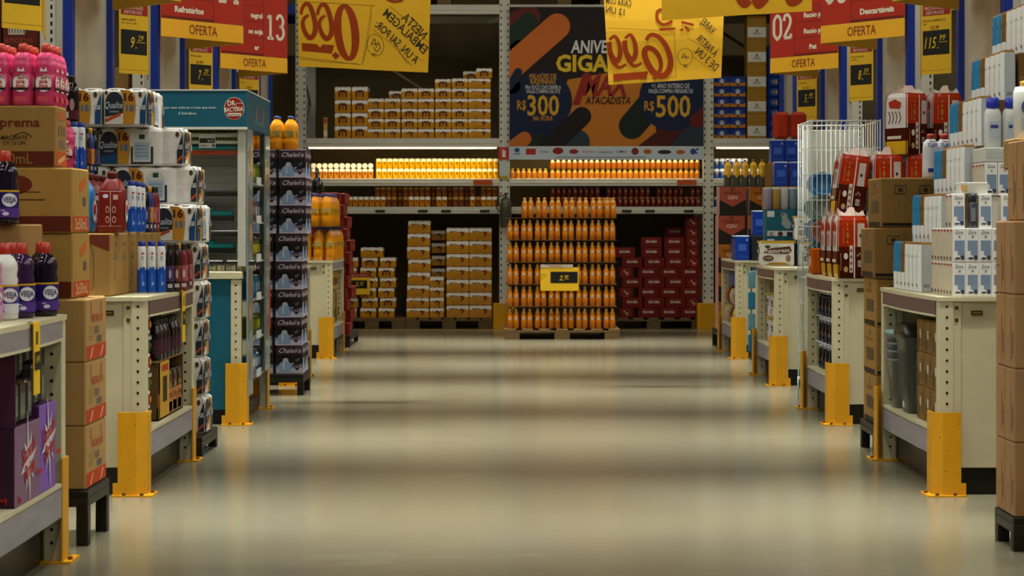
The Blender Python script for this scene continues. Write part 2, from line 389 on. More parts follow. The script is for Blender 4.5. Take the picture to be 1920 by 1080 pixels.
for i in range(27):
    for t in range(2):
        if t == 1 and i in (9, 18, 24): continue
        redcan.put(f'dark red can, {ORD[i]} from the left {("lower", "upper")[t]} tier, second shelf behind the soda', 'dark red cans on the second shelf', xr(1036+i*10.45), RD+.09+(i % 4)*.012, zl+t*.1175)
for i in range(6):
    for t in range(2):
        bluecan.put(f'blue and white can, {ORD[i]} from the left, {("lower", "upper")[t]} tier past the last rack post', 'blue cans on the lit shelf', xr(1343+i*10.8), RD+.14, zt+t*.1175)
for i in range(5):
    bluecan.put(f'blue can, {ORD[i]} from the left on the second shelf behind the gin cartons', 'blue cans on the second shelf', xr(1343+i*10.8), RD+.08, zl)
for i in range(9):
    bluecan.put(f'white-topped can, {ORD[i]} from the left behind the yellow-topped bottles', 'cans behind the yellow-topped bottles', xr(1408+i*10.4), RD+.14, zt)

# shrink packs of beer
def beer_pack(w, h, d, kind):
    b = MB(); am, fo, dk = M('#c98a1e', 'gloss'), M('#f2efe6', 'plastic'), M('#4c260e')
    b.box(-w/2, w/2, -d/2, d/2, 0, h-.006, {'t': fo, '*': am}, .006)
    pl = front(w, d, h); n = 7
    pts = [(-w/2+.004, h-.010), (-w/2+.004, h*.66)]+[(-w/2+w*(i+.5)/n, h*(.64+(.08 if i % 2 else -.03))) for i in range(n)]+[(w/2-.004, h*.66), (w/2-.004, h-.010)]
    b.poly(pl, pts, fo)
    for s_, side in ((1, rside(w, d, h)), (-1, lside(w, d, h))): b.rect(side, -d/2+.004, h*.72, d/2-.004, h-.010, fo)
    for i in range(3): b.lathe([(w/6.6, h-.010), (w/6.6, h-.002), (w/9, h)], fo, 12, cx=-w/3+w*i/3, cy=-d/2+w/6+.004)
    if kind == 0:
        b.poly(pl, [(-w*.26, h*.18), (-w*.26, h*.55), (-w*.16, h*.74), (w*.16, h*.74), (w*.26, h*.55), (w*.26, h*.18), (w*.15, h*.18), (w*.15, h*.5), (w*.05, h*.6), (0, h*.1), (-w*.05, h*.6), (-w*.15, h*.5), (-w*.15, h*.18)], dk, 2)
        b.rect(pl, -w*.08, h*.2, w*.08, h*.45, M('#a8641a'), 2)
    elif kind == 1:
        b.ell(pl, w*.02, h*.5, w*.2, h*.2, dk, 2); b.ell(pl, -w*.02, h*.42, w*.13, h*.12, M('#b97c22'), 3); b.rect(pl, w*.1, h*.1, w*.16, h*.45, dk, 3)
    else:
        b.stroke(pl, [(w*.1, h*.62), (w*.2, h*.66), (w*.24, h*.5), (w*.16, h*.36)], w*.07, M('#5a1c10'), 2, 4)
        b.rect(pl, -w*.36, h*.66, -w*.05, h*.74, M('#8a5a2a'), 2); b.rect(pl, -w*.3, h*.2, w*.2, h*.26, M('#a86a1a'), 2)
        for i in (-1, 1): b.rect(pl, w*i/6-.001, .01, w*i/6+.001, h*.7, M('#a5701a'), 2)
    return Proto('beer_pack', 'beer pack', [('beer_pack', b)])
bpA, bpB, bpT, bpW = beer_pack(.187, .116, .26, 0), beer_pack(.187, .116, .26, 1), beer_pack(.187, .149, .26, 0), beer_pack(.262, .116, .2, 2)
z0 = 2.201; yp = RD+.22
colx = [(705, 4), (736, 4), (768, 5), (799, 5), (831, 5), (862, 6)]
for ci, (px, n) in enumerate(colx):
    for r in range(n):
        (bpA if (ci*3+r*5) % 3 else bpB).put(f'foam-topped amber beer pack, {ORD[r]} up in the {ORD[ci]} short-pack column on deck', 'beer packs on the rack deck', X(px, yp-.1), yp, z0+r*.1165)
for r in range(6): bpW.put(f'wide amber beer pack, {ORD[r]} up in the column beside the middle rack post', 'wide beer packs on the rack deck', X(899, yp-.1), yp-.03, z0+r*.1165)
bpA.put('single amber beer pack topping the tall wide column on the deck', 'beer packs on the rack deck', X(908, yp-.1), yp, z0+6*.1165)
bpA.put('beer pack topping the fifth short-pack column on the deck', 'beer packs on the rack deck', X(830, yp-.1), yp+.1, z0+5*.1165)
for ci, px in enumerate((643, 675)):
    for r in range(4): bpT.put(f'tall amber beer pack, {ORD[r]} up in the {ORD[ci]} column left on the deck', 'tall beer packs on the rack deck', X(px, yp-.1), yp, z0+r*.1505)
for i, (px, n) in enumerate(((676, 5), (744, 5), (883, 7))):
    for r in range(n):
        if r >= n-2: bpA.put(f'shaded beer pack on the deck, {ORD[r]} up behind the {("tall packs", "low columns", "tall wide column")[i]}', 'rear beer packs on the deck', X(px, yp+.3), yp+.4, z0+r*.1165+(.05 if i == 0 else 0))
        else: bpA.put(f'hidden beer pack supporting the rear row, {ORD[r]} up behind the {("tall packs", "low columns", "tall wide column")[i]}', 'rear beer packs on the deck', X(px, yp+.3), yp+.4, z0+r*.1165+(.05 if i == 0 and r else 0))
m = MB(); m.box(-.022, .022, -.004, .004, 0, .24, M('#c9a050', 'paper')); pl = Pl((0, -.004, 0), (1, 0, 0), (0, 0, 1)); m.rect(pl, -.018, .02, .018, .09, M('#e8dcc0')); m.rect(pl, -.018, .17, .018, .23, M('#c24a2a'))
solo('paper_tag', m, 'narrow paper price strip hanging beside the tall beer packs', 'tag', (X(611, 21.0), RD+.06, 2.203))
# upper deck load: undersides of pallets just in view
def pallet(w, d, lab, x, y, z=0, h=.125):
    t = thing('wooden_pallet', lab, 'pallet', (x, y, z), 0, 'wooden pallets'); wd = M('#7a5f34', 'wood'); w2 = M('#6b532d', 'wood')
    for i in range(7):
        m = MB(); m.box(-w/2+i*(w-.12)/6, -w/2+i*(w-.12)/6+.12, -d/2, d/2, h-.02, h, wd, .003); part('deck_board', m, t)
    for j in range(3):
        yy = -d/2+j*(d-.1)/2
        m = MB(); m.box(-w/2, w/2, yy, yy+.1, h-.038, h-.02, w2, .002); part('stringer_board', m, t)
        for i in range(3):
            xx = -w/2+i*(w-.16)/2
            m = MB(); m.box(xx, xx+.16, yy, yy+.1, .018, h-.038, w2, .003); part('block', m, t)
    for i in range(3):
        xx = -w/2+i*(w-.16)/2
        m = MB(); m.box(xx, xx+.16, -d/2, d/2, 0, .018, wd, .002); part('bottom_board', m, t)
    return t
pallet(1.15, .9, 'wooden pallet on the top deck above the amber beer packs', -1.28, RD+.5, 3.741)
pallet(1.15, .9, 'wooden pallet on the top deck above the poster', 1.1, RD+.5, 3.741)
m = MB(); m.box(-.5, .5, -.4, .4, 0, .6, M('#3d2a1c', 'card'), .01)
big = m.mesh('carton'); solo('carton', big, 'dark carton load on the top pallet above the beer packs', 'carton', (-1.28, RD+.5, 3.867)); solo('carton', big, 'dark carton load on the top pallet above the poster', 'carton', (1.1, RD+.5, 3.867))

# ---- floor pallets of beer in the first bay
pd = 20.98
pallet(.78, .9, 'wooden pallet in shade under the low block of beer packs', X(697, pd), pd+.45)
pz = .126
rowpx = [(656, 702, 740), (664, 706, 740), (664, 702, 740), (664, 704, 740), (660, 700, 740), (664, 704, 740)]
for r in range(6):
    for ci, px in enumerate((653, 690, 724)):
        (bpB if (r+ci) % 3 else bpA).put(f'amber beer pack, {ORD[ci]} from the left in the {ORD[r]} layer of the low pallet block', 'beer packs on the low pallet', X(px+(r % 2)*3, pd), pd+.15, pz+r*.1165)
bpW.put('single wide beer pack lying on top of the low pallet block', 'beer packs on the low pallet', X(697, pd), pd+.12, pz+6*.1165)
pallet(1.0, .9, 'wooden pallet carrying the tall white-topped beer stacks', X(842, pd), pd+.45)
bpW2 = beer_pack(.262, .148, .2, 2); bpN = beer_pack(.165, .118, .24, 1)
for ci, px in enumerate((858, 901)):
    for r in range(7): bpW2.put(f'white-topped beer pack, {ORD[r]} up in the {("first", "second")[ci]} tall stack by the soda pallet', 'tall beer stacks on the pallet', X(px, pd), pd+.12, pz+r*.149)
for r in range(2): bpW.put(f'white-topped beer pack, {("bottom", "second")[r]} one of the tall dim stack', 'dim tall beer stack', X(783, pd), pd+.12, pz+r*.1165)
for r in range(6): bpW2.put(f'amber beer pack, {ORD[r+2]} up in the tall dim stack', 'dim tall beer stack', X(784+(r % 3), pd), pd+.13, pz+.233+r*.149)
for r in range(4): bpN.put(f'narrow amber beer pack, {ORD[r]} up in the short front stack between the tall stacks', 'short beer stack', X(819, pd), pd+.14, pz+r*.119)
for r in range(7): bpN.put(f'shaded beer pack, {ORD[r]} up in the rear stack behind the short front stack', 'rear beer stack', X(822, pd+.3), pd+.45, pz+r*.149)

# ---- red beer cartons
def red_box(end):
    w, h, d = (.165 if end else .238), .116, .25; b = MB(); b.box(-w/2, w/2, -d/2, d/2, 0, h-.003, M('#70160e', 'print'), .004); pl = front(w, d, h)
    for k in range(6 if end else 9): b.lathe([(.011, h-.005), (.011, h)], M('#8c2420'), 8, cx=-w/2+.016+k*.0258, cy=-d/2+.014)
    if end:
        b.ell(pl, 0, h*.5, .05, .05, M('#a53a30'), 1); b.ell(pl, 0, h*.5, .04, .04, M('#5a1210'), 2); b.ell(pl, .01, h*.42, .02, .018, M('#c98f70'), 3); b.ell(pl, -.015, h*.62, .012, .012, M('#c9a080'), 3)
    else:
        b.text(pl, 'BRAHMA', 0, h*.45, .03, M('#e8d6c4'), .125, bold=.03); b.rect(pl, -.06, h*.82, .06, h*.87, M('#9c4038'), 1)
    for s_ in (rside(w, d, h), lside(w, d, h)): b.ell(s_, 0, h*.5, .045, .045, M('#a53a30'), 1); b.ell(s_, 0, h*.5, .035, .035, M('#5a1210'), 2); b.ell(s_, .01, h*.45, .018, .018, M('#c98f70'), 3)
    return Proto('beer_carton', 'carton', [('beer_carton', b)])
rb, re_ = red_box(0), red_box(1)
re2 = Proto('beer_carton', 'carton', [('beer_carton', re_.parts[0][1])])
pallet(1.2, .9, 'wooden pallet under the dark red beer cartons', X(1226, pd), pd+.45)
rows = [[(1174, 1), (1216, 0), (1255.5, 0), (1295, 0)], [(1186, 0), (1227, 0), (1267, 0), (1300, 1)]]
for r in range(6):
    for ci, (px, e) in enumerate(rows[r % 2]):
        if r == 5 and ci == 3: e = 1
        (re_ if e else rb).put(f'dark red beer carton, {ORD[ci]} from the left in the {ORD[r]} layer up from the pallet', 'dark red beer cartons on the pallet', X(px, pd), pd+.15, pz+r*.1165)
for r in range(6, 9):
    for ci, px in enumerate((1222, 1265) if r > 6 or True else ()):
        if r == 8: continue
        rb.put(f'dark red beer carton, {("second", "third")[ci]} stack from the left in the {ORD[r]} layer up', 'dark red beer cartons on the pallet', X(px, pd), pd+.15, pz+r*.1165)
rb.put('dark red beer carton lying alone at the stepped end beside the soda pallet', 'dark red beer cartons on the pallet', X(1172, pd), pd+.15, pz+6*.1165)
for r in range(6, 10): re_.put(f'dark red beer carton end-on, {ORD[r]} up in the tallest stack by the rack post', 'dark red beer cartons on the pallet', X(1300, pd), pd+.2, pz+r*.1165)
for r in range(9): rb.put(f'shaded red beer carton, {ORD[r]} up in the rear stack of the pallet', 'rear red beer cartons', X(1266, pd+.3), pd+.48, pz+r*.1165)

# ---- orange soda pallet in front of the rack
SD = 19.0
pallet(1.21, 1.0, 'wooden pallet under the orange soda tower in mid aisle', X(1054, SD), SD+.5, 0, .112)
bt = MB(); org, orl = M('#d07a00', 'liquid'), M('#e08c06', 'gloss')
bt.lathe([(.026, 0), (.033, .006), (.033, .075), (.031, .08), (.033, .086), (.033, .125), (.026, .15), (.0125, .172), (.0125, .178), (.014, .178), (.014, .192), (.011, .193)],
         [M('#c46c00', 'liquid'), M('#c46c00', 'liquid'), orl, orl, org, M('#a85e00', 'liquid'), M('#bc8424', 'liquid'), M('#dcc08c', 'liquid'), M('#e8cfa0', 'plastic'), M('#e3932c', 'plastic'), M('#e3932c', 'plastic')], 12)
pb = Pl((0, -.0335, 0), (1, 0, 0), (0, 0, 1)); bt.rect(pb, -.012, .088, .012, .108, M('#e8e0d0'), 1); bt.ell(pb, .004, .098, .006, .006, M('#2a4a6a'), 2, 8)
bt.v = [(x*.955, y*.955, z*1.10) for x, y, z in bt.v]
BTM = bt.mesh('bottle')
fm = MB(); fm.box(-.068, .068, -.104, .104, .0, .14, CLEAR, .02); FILM = fm.mesh('shrink_film')
def soda_pack(lab, grp, x, y, z, rz=0):
    t = thing('soda_pack', lab, 'soda pack', (x, y, z), rz, grp)
    for i in range(2):
        for j in range(3): new('bottle', BTM, t, (-.032+.064*i, -.066+.066*j, 0))
    new('shrink_film', FILM, t)
for L_ in range(6):
    z = .1125+L_*.2325
    n = 8 if L_ < 5 else 7
    for i in range(n):
        x = X(962+i*25.7, SD+.1)+(.0 if L_ < 5 else .155)
        nm = ('bottom', 'second', 'third', 'fourth', 'fifth', 'top')[L_]
        soda_pack(f'orange soda six-pack, {ORD[i]} from the left in the front of the {nm} layer', 'orange soda packs on the pallet', x, SD+.12, z)
    for j in range(1, 4):
        soda_pack(f'orange soda six-pack, {ORD[j]} behind the corner on the right side of the {nm} layer', 'orange soda packs on the pallet', X(962+7*25.7, SD+.1)-(0 if L_ < 5 else .0), SD+.12+j*.215, z)
        soda_pack(f'orange soda six-pack, {ORD[j]} behind the corner on the left side of the {nm} layer', 'orange soda packs on the pallet', X(962, SD+.1)+(0 if L_ < 5 else .155), SD+.12+j*.215, z)
for L_ in range(1, 6):
    m = MB(); m.box(-.585, .585, 0, .84, 0, .003, M('#7a6340', 'card')); solo('layer_card', m, f'cardboard sheet under the {ORD[L_]} layer of orange soda', 'sheet', (X(962+3.5*25.7, SD+.1), SD+.02, .1125+L_*.2325-.0036), group='cardboard sheets between soda layers')
# price board on the pallet
t = thing('price_board', 'yellow price board reading 2,99 tied to the orange soda tower', 'price board', (X(1049, SD), SD-.035, Z(545, SD)))
w, h = .40, .245
m = MB(); m.box(-w/2, w/2, -.004, .004, 0, h, YELP); bd = part('board', m, t)
def price_text(mb, pl, cx, cy, hh, a, b, col='#e6c21a'):
    mb.text(pl, a, cx-hh*.15, cy, hh, col, al='r', shear=.25, bold=.03, k=3); mb.text(pl, ',', cx-hh*.1, cy, hh*.7, col, al='l', shear=.25, bold=.03, k=3)
    mb.text(pl, b, cx+hh*.25, cy+hh*.45, hh*.6, col, al='l', shear=.25, bold=.03, k=3); mb.rect(pl, cx+hh*.25, cy+hh*.22, cx+hh*1.15, cy+hh*.32, col, 3)
pl = Pl((0, -.004, 0), (1, 0, 0), (0, 0, 1))
m = MB(); m.rect(pl, -.095, .08, w/2-.01, h-.045, M('#1c1a16')); price_text(m, pl, .04, .11, .05, '2', '99')
for i, s_ in enumerate(('REF. 350', 'LARANJA', 'PET', 'UN')): m.text(pl, s_, -w/2+.008, h-.075-i*.018, .009, '#4a3a10', al='l', bold=.0)
part('price_print', m, bd)
m = MB(); m.box(-w/2, w/2-.06, -.006, .0, h-.002, h+.03, M('#c4b8a4')); m.text(Pl((0, -.006, h), (1, 0, 0), (0, 0, 1)), 'PREÇO DE ATACADO', -.05, .015, .011, '#a02818', bold=.02); m.text(Pl((0, -.006, h), (1, 0, 0), (0, 0, 1)), 'DIRETO PRA VOCÊ', -.04, .002, .010, '#a02818', bold=.02); part('header_strip', m, t)
t = thing('price_board', 'yellow price board ending in ,39 before the low beer pallet', 'price board', (X(673, pd-.06), pd-.05, Z(552, pd)))
w, h = .25, .245
m = MB(); m.box(-w/2, w/2, -.004, .004, 0, h, YELP); m.rect(pl, -w/2+.0, .07, w/2-.03, h-.08, M('#1c1a16')); price_text(m, pl, .0, .1, .045, '2', '39'); part('board', m, t)
m = MB(); m.box(-w/2, w/2, -.006, .0, h-.045, h, M('#a02c22')); m.text(Pl((0, -.006, h-.045), (1, 0, 0), (0, 0, 1)), 'PREÇO DE ATACADO', 0, .015, .014, '#e0cfae', bold=.02, wmax=.2); part('header_strip', m, t)

# ---- last bay deck: blue packs and pale cartons
def blue_pack(k):
    w, h, d = .184, .118, .24; b = MB(); b.box(-w/2, w/2, -d/2, d/2, 0, h, M('#16327a', 'gloss'), .005); pl = front(w, d, h)
    if k == 0:
        b.poly(pl, [(-w/2+.004, .004), (w/2-.004, .004), (w/2-.004, h*.42), (w*.2, h*.3), (0, h*.36), (-w*.2, h*.3), (-w/2+.004, h*.42)], M('#c07a1c'), 1); b.ell(pl, 0, h*.52, .045, .03, M('#3a62b0'), 2); b.ell(pl, .0, h*.5, .02, .03, M('#c9c2b0'), 3); b.ell(pl, 0, h*.2, .012, .016, M('#1a1a2a'), 3)
    else:
        b.ell(pl, 0, h*.5, .06, .042, M('#2a5cae'), 1); b.ell(pl, .01, h*.5, .045, .03, M('#12286a'), 2); b.ell(pl, .012, h*.5, .014, .028, M('#c9a878'), 3); b.ell(pl, -.02, h*.5, .008, .02, M('#b0b8c8'), 3)
    return Proto('beer_pack', 'beer pack', [('beer_pack', b)])
b0, b1 = blue_pack(0), blue_pack(1)
for ci, px in enumerate((1353, 1383)):
    for r in range(6): b0.put(f'blue and orange beer pack, {ORD[r]} up in the {("first", "second")[ci]} column past the last rack post', 'blue and orange beer packs', X(px, yp-.1), yp, z0+r*.121)
def pale_carton():
    w, h, d = .22, .285, .3; b = MB(); b.box(-w/2, w/2, -d/2, d/2, 0, h, M('#a37a2a', 'card'), .005); pl = front(w, d, h)
    b.rect(pl, -w/2+.004, .03, w/2-.004, .145, M('#d9d4c6'), 1); b.ell(pl, 0, .105, .013, .016, M('#8a6a3a'), 2); b.text(pl, 'AMSTEL', 0, .07, .016, '#4a4238', .08, k=2); b.rect(pl, -.05, .06, .05, .064, M('#6a6252'), 2); b.rect(pl, -.09, .19, .09, .194, M('#8a6422'), 1)
    return Proto('beer_carton', 'carton', [('beer_carton', b)])
pc = pale_carton()
for r in range(5): pc.put(f'gold carton with a white band, {ORD[r]} up in the single column on the last deck', 'gold and white cartons', X(1418, yp-.1), yp, z0+r*.2855)
for ci, px in enumerate((1453, 1486, 1519, 1550)):
    for r in range((9, 9, 8, 8)[ci]): b1.put(f'deep blue beer pack, {ORD[r]} up in the {ORD[ci]} column beside the gold cartons', 'deep blue beer packs', X(px, yp-.1), yp, z0+r*.12)
# ---- fire point
t = thing('fire_sign', 'small red square extinguisher sign on the middle rack post', 'sign', (X(945, RD), RD-.012, Z(299, RD)))
m = MB(); m.box(-.062, .062, -.004, .004, 0, .14, M('#b3261c', 'paint')); pl = Pl((0, -.004, 0), (1, 0, 0), (0, 0, 1)); m.rect(pl, -.02, .025, .02, .10, M('#e6ddc8')); m.rect(pl, -.008, .10, .008, .115, M('#e6ddc8')); m.rect(pl, -.03, .105, .008, .113, M('#e6ddc8')); part('sign_plate', m, t)
m = MB(); m.box(-.05, .05, -.003, .003, -.19, -.02, M('#b9c0bd', 'paper')); m.box(-.05, .05, -.004, .003, -.23, -.19, M('#a8902c', 'paper')); part('notice_card', m, t)
t = thing('fire_extinguisher', 'dark extinguisher with curled hose hung on the middle rack post', 'extinguisher', (X(948, RD-.15), RD-.13, 1.17))
m = MB(); m.lathe([(.06, 0), (.07, .02), (.07, .28), (.05, .33), (.02, .36), (.02, .38)], M('#4a4638', 'gloss'), 16); part('tank', m, t)
m = MB(); m.box(-.015, .015, -.05, .03, .375, .40, BLK, .004); part('lever', m, t)
m = MB()
for i in range(14): a = i/14*math.pi*1.5; a2 = (i+1)/14*math.pi*1.5; m.tube((-.02-.09*math.sin(a), -.03, .27+.10*math.cos(a)), (-.02-.09*math.sin(a2), -.03, .27+.10*math.cos(a2)), .008, BLK)
part('hose', m, t)

# ---- poster and its sponsor strip
PD = RD-.055
def pz2(x, y): return (930+x/3.483, y/3.483)
sc = PD/F/3.483
po = V((X(930, PD), PD, Z(0, PD)))
t = thing('promo_poster', 'large dark poster with orange bars and prices 300 and 500', 'poster', (0, 0, 0))
m = MB(); x0, x1 = po.x+88*sc, po.x+1355*sc; zt_, zb_ = po.z-45*sc, po.z-955*sc
m.box(x0, x1, PD, PD+.006, zb_, zt_, M('#1d0f0b')); art = part('sheet', m, t)
PP = Pl((po.x, PD, po.z), (1, 0, 0), (0, 0, 1))
m = MB()
def cps(p0, p1, r, c, k):
    a = math.atan2(p1[1]-p0[1], p1[0]-p0[0]); n = 14
    q = [(p1[0]+r*math.cos(a-math.pi/2+math.pi*i/n), p1[1]+r*math.sin(a-math.pi/2+math.pi*i/n)) for i in range(n+1)]+[(p0[0]+r*math.cos(a+math.pi/2+math.pi*i/n), p0[1]+r*math.sin(a+math.pi/2+math.pi*i/n)) for i in range(n+1)]
    shp(q, c, k)
def shp(q, c, k):
    q = clip(q, 89, 46, 1354, 954)
    if q: m.poly(PP, [(a*sc, -b*sc) for a, b in q][::-1], M(c), k)
shp([(300, 955), (470, 520), (760, 470), (1000, 520), (1060, 955)], '#b8701e', 1)
cps((60, 190), (215, 110), 75, '#5c1c12', 1); cps((40, 300), (215, 140), 56, '#142a18', 2); cps((60, 470), (400, 172), 84, '#c0641f', 3)
cps((150, 300), (-40, 480), 40, '#10100e', 2)
cps((300, 660), (120, 830), 198, '#0c1838', 4); cps((90, 560), (145, 470), 26, '#0f1c34', 5); cps((90, 560), (108, 560), 52, '#24313c', 4)
cps((60, 1000), (185, 906), 46, '#b8661f', 6); cps((230, 990), (268, 900), 38, '#142416', 5)
cps((300, 1010), (560, 760), 62, '#130c0a', 6); cps((440, 1000), (530, 930), 84, '#27343c', 5)
cps((1000, 690), (888, 822), 86, '#101e12', 5); cps((1150, 640), (1155, 640), 216, '#0c1838', 6)
cps((940, 1020), (1300, 740), 60, '#4a120f', 4); cps((1210, 1000), (1400, 800), 90, '#26323a', 5); cps((1310, 790), (1400, 720), 46, '#5e1612', 7)
part('artwork', m, art)
m = MB()
def tx(s_, xa, xb, y0_, y1_, c, bold=.03, shear=0, k=9):
    m.text(PP, s_, (xa+xb)/2*sc, -y1_*sc, (y1_-y0_)*sc, M(c), (xb-xa)*sc, bold=bold, shear=shear, k=k)
tx('ANIVERSÁRIO', 488, 1010, 264, 345, '#d8d6d2', .06, .1); tx('GIGA', 392, 735, 360, 465, '#d9b322', .1)
tx('MAX', 560, 885, 480, 620, '#8c2114', .09, .35); shp([(500, 685), (545, 685), (610, 480), (570, 480)][::-1], '#8c2114', 8); tx('ATACADISTA', 582, 876, 632, 680, '#120a08', .04, .25)
tx('MILHÕES DE', 220, 395, 482, 516, '#c58a22', .04); tx('RASPINHAS', 226, 390, 517, 550, '#c58a22', .04)
tx('PRA VOCÊ CONCORRER A', 192, 424, 557, 582, '#c4c6c6'); tx('VALES-COMPRA DE ATÉ', 196, 418, 585, 609, '#c4c6c6')
tx('R$', 138, 196, 655, 716, '#c58a22', .04); tx('300', 205, 412, 622, 752, '#c99a24', .05); tx('NA HORA', 242, 370, 756, 788, '#c58a22', .03)
tx('+1 ANO INTEIRO DE', 1016, 1264, 545, 576, '#c4c6c6'); tx('VALES-COMPRA MENSAIS DE', 994, 1286, 582, 608, '#c4c6c6')
tx('R$', 968, 1032, 660, 722, '#c58a22', .04); tx('500', 1044, 1270, 624, 762, '#c99a24', .05)
part('lettering', m, art)
rebase(t)
t = thing('sponsor_strip', 'narrow pale strip of small sponsor logos below the poster', 'banner', (0, 0, 0))
m = MB(); m.box(po.x+85*sc, po.x+1358*sc, PD-.004, PD+.004, po.z-1042*sc, po.z-958*sc, M('#b9c4cc', 'paper')); art = part('sheet', m, t)
SP = Pl((po.x, PD-.004, po.z), (1, 0, 0), (0, 0, 1)); m = MB()
for x_, y_, rx, ry, c in ((137, 980, 18, 14, '#2a4a7a'), (405, 985, 36, 22, '#8c1f1c'), (508, 990, 30, 16, '#8c2a1c'), (908, 988, 24, 24, '#7a2a1c'), (990, 990, 27, 16, '#a85a1c'), (1100, 993, 45, 14, '#2a2626'), (1205, 993, 30, 14, '#b05a1c'), (1288, 990, 20, 20, '#1c4a86'), (1315, 975, 8, 8, '#1c3a66'), (1312, 1000, 6, 6, '#1c3a66')):
    m.ell(SP, x_*sc, -y_*sc, rx*sc, ry*sc, M(c), 1)
m.rect(SP, 195*sc, -1010*sc, 260*sc, -970*sc, M('#a82a20'), 1)
for s_, x_, y_, w_, c in (('Downy', 318, 995, 54, '#3a4a66'), ('Bombril', 605, 995, 76, '#b0641c'), ('nestle', 716, 998, 84, '#5a6a72'), ('OMO', 820, 996, 66, '#1c2c4a'), ('vida', 137, 1008, 44, '#2a4a7a')):
    m.text(SP, s_, x_*sc, -y_*sc-.004, .028, M(c), w_*sc, k=2)
m.rect(SP, 395*sc, -1030*sc, 980*sc, -1025*sc, M('#5a666e'), 1)
part('logos', m, art); rebase(t)
# ---------------------------------------------------------------- tall aisle racks behind the end units
BLUE, SHEET = M('#16308a', 'paint'), special('ribbed_sheet', lambda nt, b: (b.inputs['Base Color'].__setattr__('default_value', (.62, .57, .44, 1)), b.inputs['Roughness'].__setattr__('default_value', .34), b.inputs['Metallic'].__setattr__('default_value', .25)))
RX = {-1: 2.64, 1: 2.95}
SIDE = {-1: 'left', 1: 'right'}
carton_cols = {}
def sbox(m, s, a0, a1, y0, y1, z0, z1, mt, b=0): m.box(s*a0, s*a1, y0, y1, z0, z1, mt, b); return m
for s in (-1, 1):
    for ri, (d0, d1) in enumerate(RACKS):
        x = RX[s]
        t = thing('aisle_rack', f'tall {SIDE[s]}-hand aisle rack with blue corner posts, {ORD[ri]} one counted from the front', 'rack', (s*x, d0, 0), 0, 'tall aisle racks')
        def lp(m): m.v = [(a-s*x, b-d0, c) for a, b, c in m.v]; return m
        for y in (d0, d1-.06):
            m = MB(); sbox(m, s, x, x+.062, y, y+.06, 0, 5.0, BLUE, .004); part('corner_post', lp(m), t, 'blue corner post')
        for y in (d0+.01, d1-.05):
            m = MB(); sbox(m, s, x+.11, x+.2, y, y+.05, 0, 5.0, GALV); pl = Pl((s*(x+.155), y, 0), (1, 0, 0), (0, 0, 1))
            for k in range(90):
                if y < d0+.1: m.rect(pl, .018, .4+k*.05, .03, .425+k*.05, BLK)
            sbox(m, s, x+.062, x+.11, y+.01, y+.03, 0, 5.0, GALV); part('upright', lp(m), t)
        m = MB(); n = 40; pts = []
        for i in range(n+1):
            yy = d0+.06+(d1-d0-.12)*i/n; pts.append((s*(x+.03+.028*math.sin(math.pi*i/n)+.012*math.cos(4*math.pi*i/n)), yy))
        for i in range(n): m.face([(*pts[i], 0), (*pts[i+1], 0), (*pts[i+1], 5.0), (*pts[i], 5.0)], SHEET, True)
        part('end_sheet', lp(m), t, 'ribbed pale end sheet')
        m = MB(); sbox(m, s, x+.2, x+8, (d0+d1)/2-.01, (d0+d1)/2+.01, 0, 4.6, M('#a39c86', 'paint')); part('light_block_sheet', lp(m), t)  # unseen sheet along the rack middle, added to block light between aisles
        for zz in (.15, .95, 1.9, 2.9, 3.9):
            m = MB(); sbox(m, s, x+.2, x+8, d0+.02, d1-.02, zz-.03, zz, M('#b5ae98', 'paint')); sbox(m, s, x+.2, x+8, d0+.005, d0+.02, zz-.09, zz, GALV); part('shelf', lp(m), t)
# cartons on those racks in the slots that stay in view
def carton(w, d, h, base, deco=None):
    b = MB(); b.box(-w/2, w/2, -d/2, d/2, 0, h, M(base, 'card'), .006)
    b.rect(topside(w, d, h), -w/2+.01, -.02, w/2-.01, .02, M('#b08a4e', 'gloss'))
    if deco: deco(b, w, d, h)
    return Proto('carton', 'carton', [('carton', b)])
def deco_red(b, w, d, h):
    f = front(w, d, h); b.text(f, 'BTIG7215', -.01, .045, .028, '#a8553a', w*.75, bold=.01); b.rect(f, -w*.35, h*.55, w*.1, h*.82, M('#c9c2ae'), 1)
    for i in range(7): b.rect(f, -w*.33+i*.017, h*.6, -w*.33+i*.017+.006, h*.78, M('#5a5448'), 2)
redc = carton(.22, .3, .175, '#5e2416', deco_red); brownc = carton(.36, .34, .24, '#8a6836')
z_ = 1.901
for c in range(2):
    for r in range(5): redc.put(f'dark red-brown carton, {ORD[r]} up, {("outer", "inner")[c]} column of the rack above the pink bottles', 'red-brown cartons on the left aisle rack', -2.965-c*.235, 11.1, z_+r*.1765)
for s in (-1, 1):
    for ri in (2, 3, 4, 5):
        if s == -1 and ri == 2: continue
        for r in range(2 if s < 0 else 1): brownc.put(f'brown carton, {("lower", "upper")[r]} on the shelf of the {ORD[ri]} {SIDE[s]} aisle rack', 'brown cartons on aisle racks', s*(RX[s]+.42), RACKS[ri][0]+.24, z_+r*.2415)

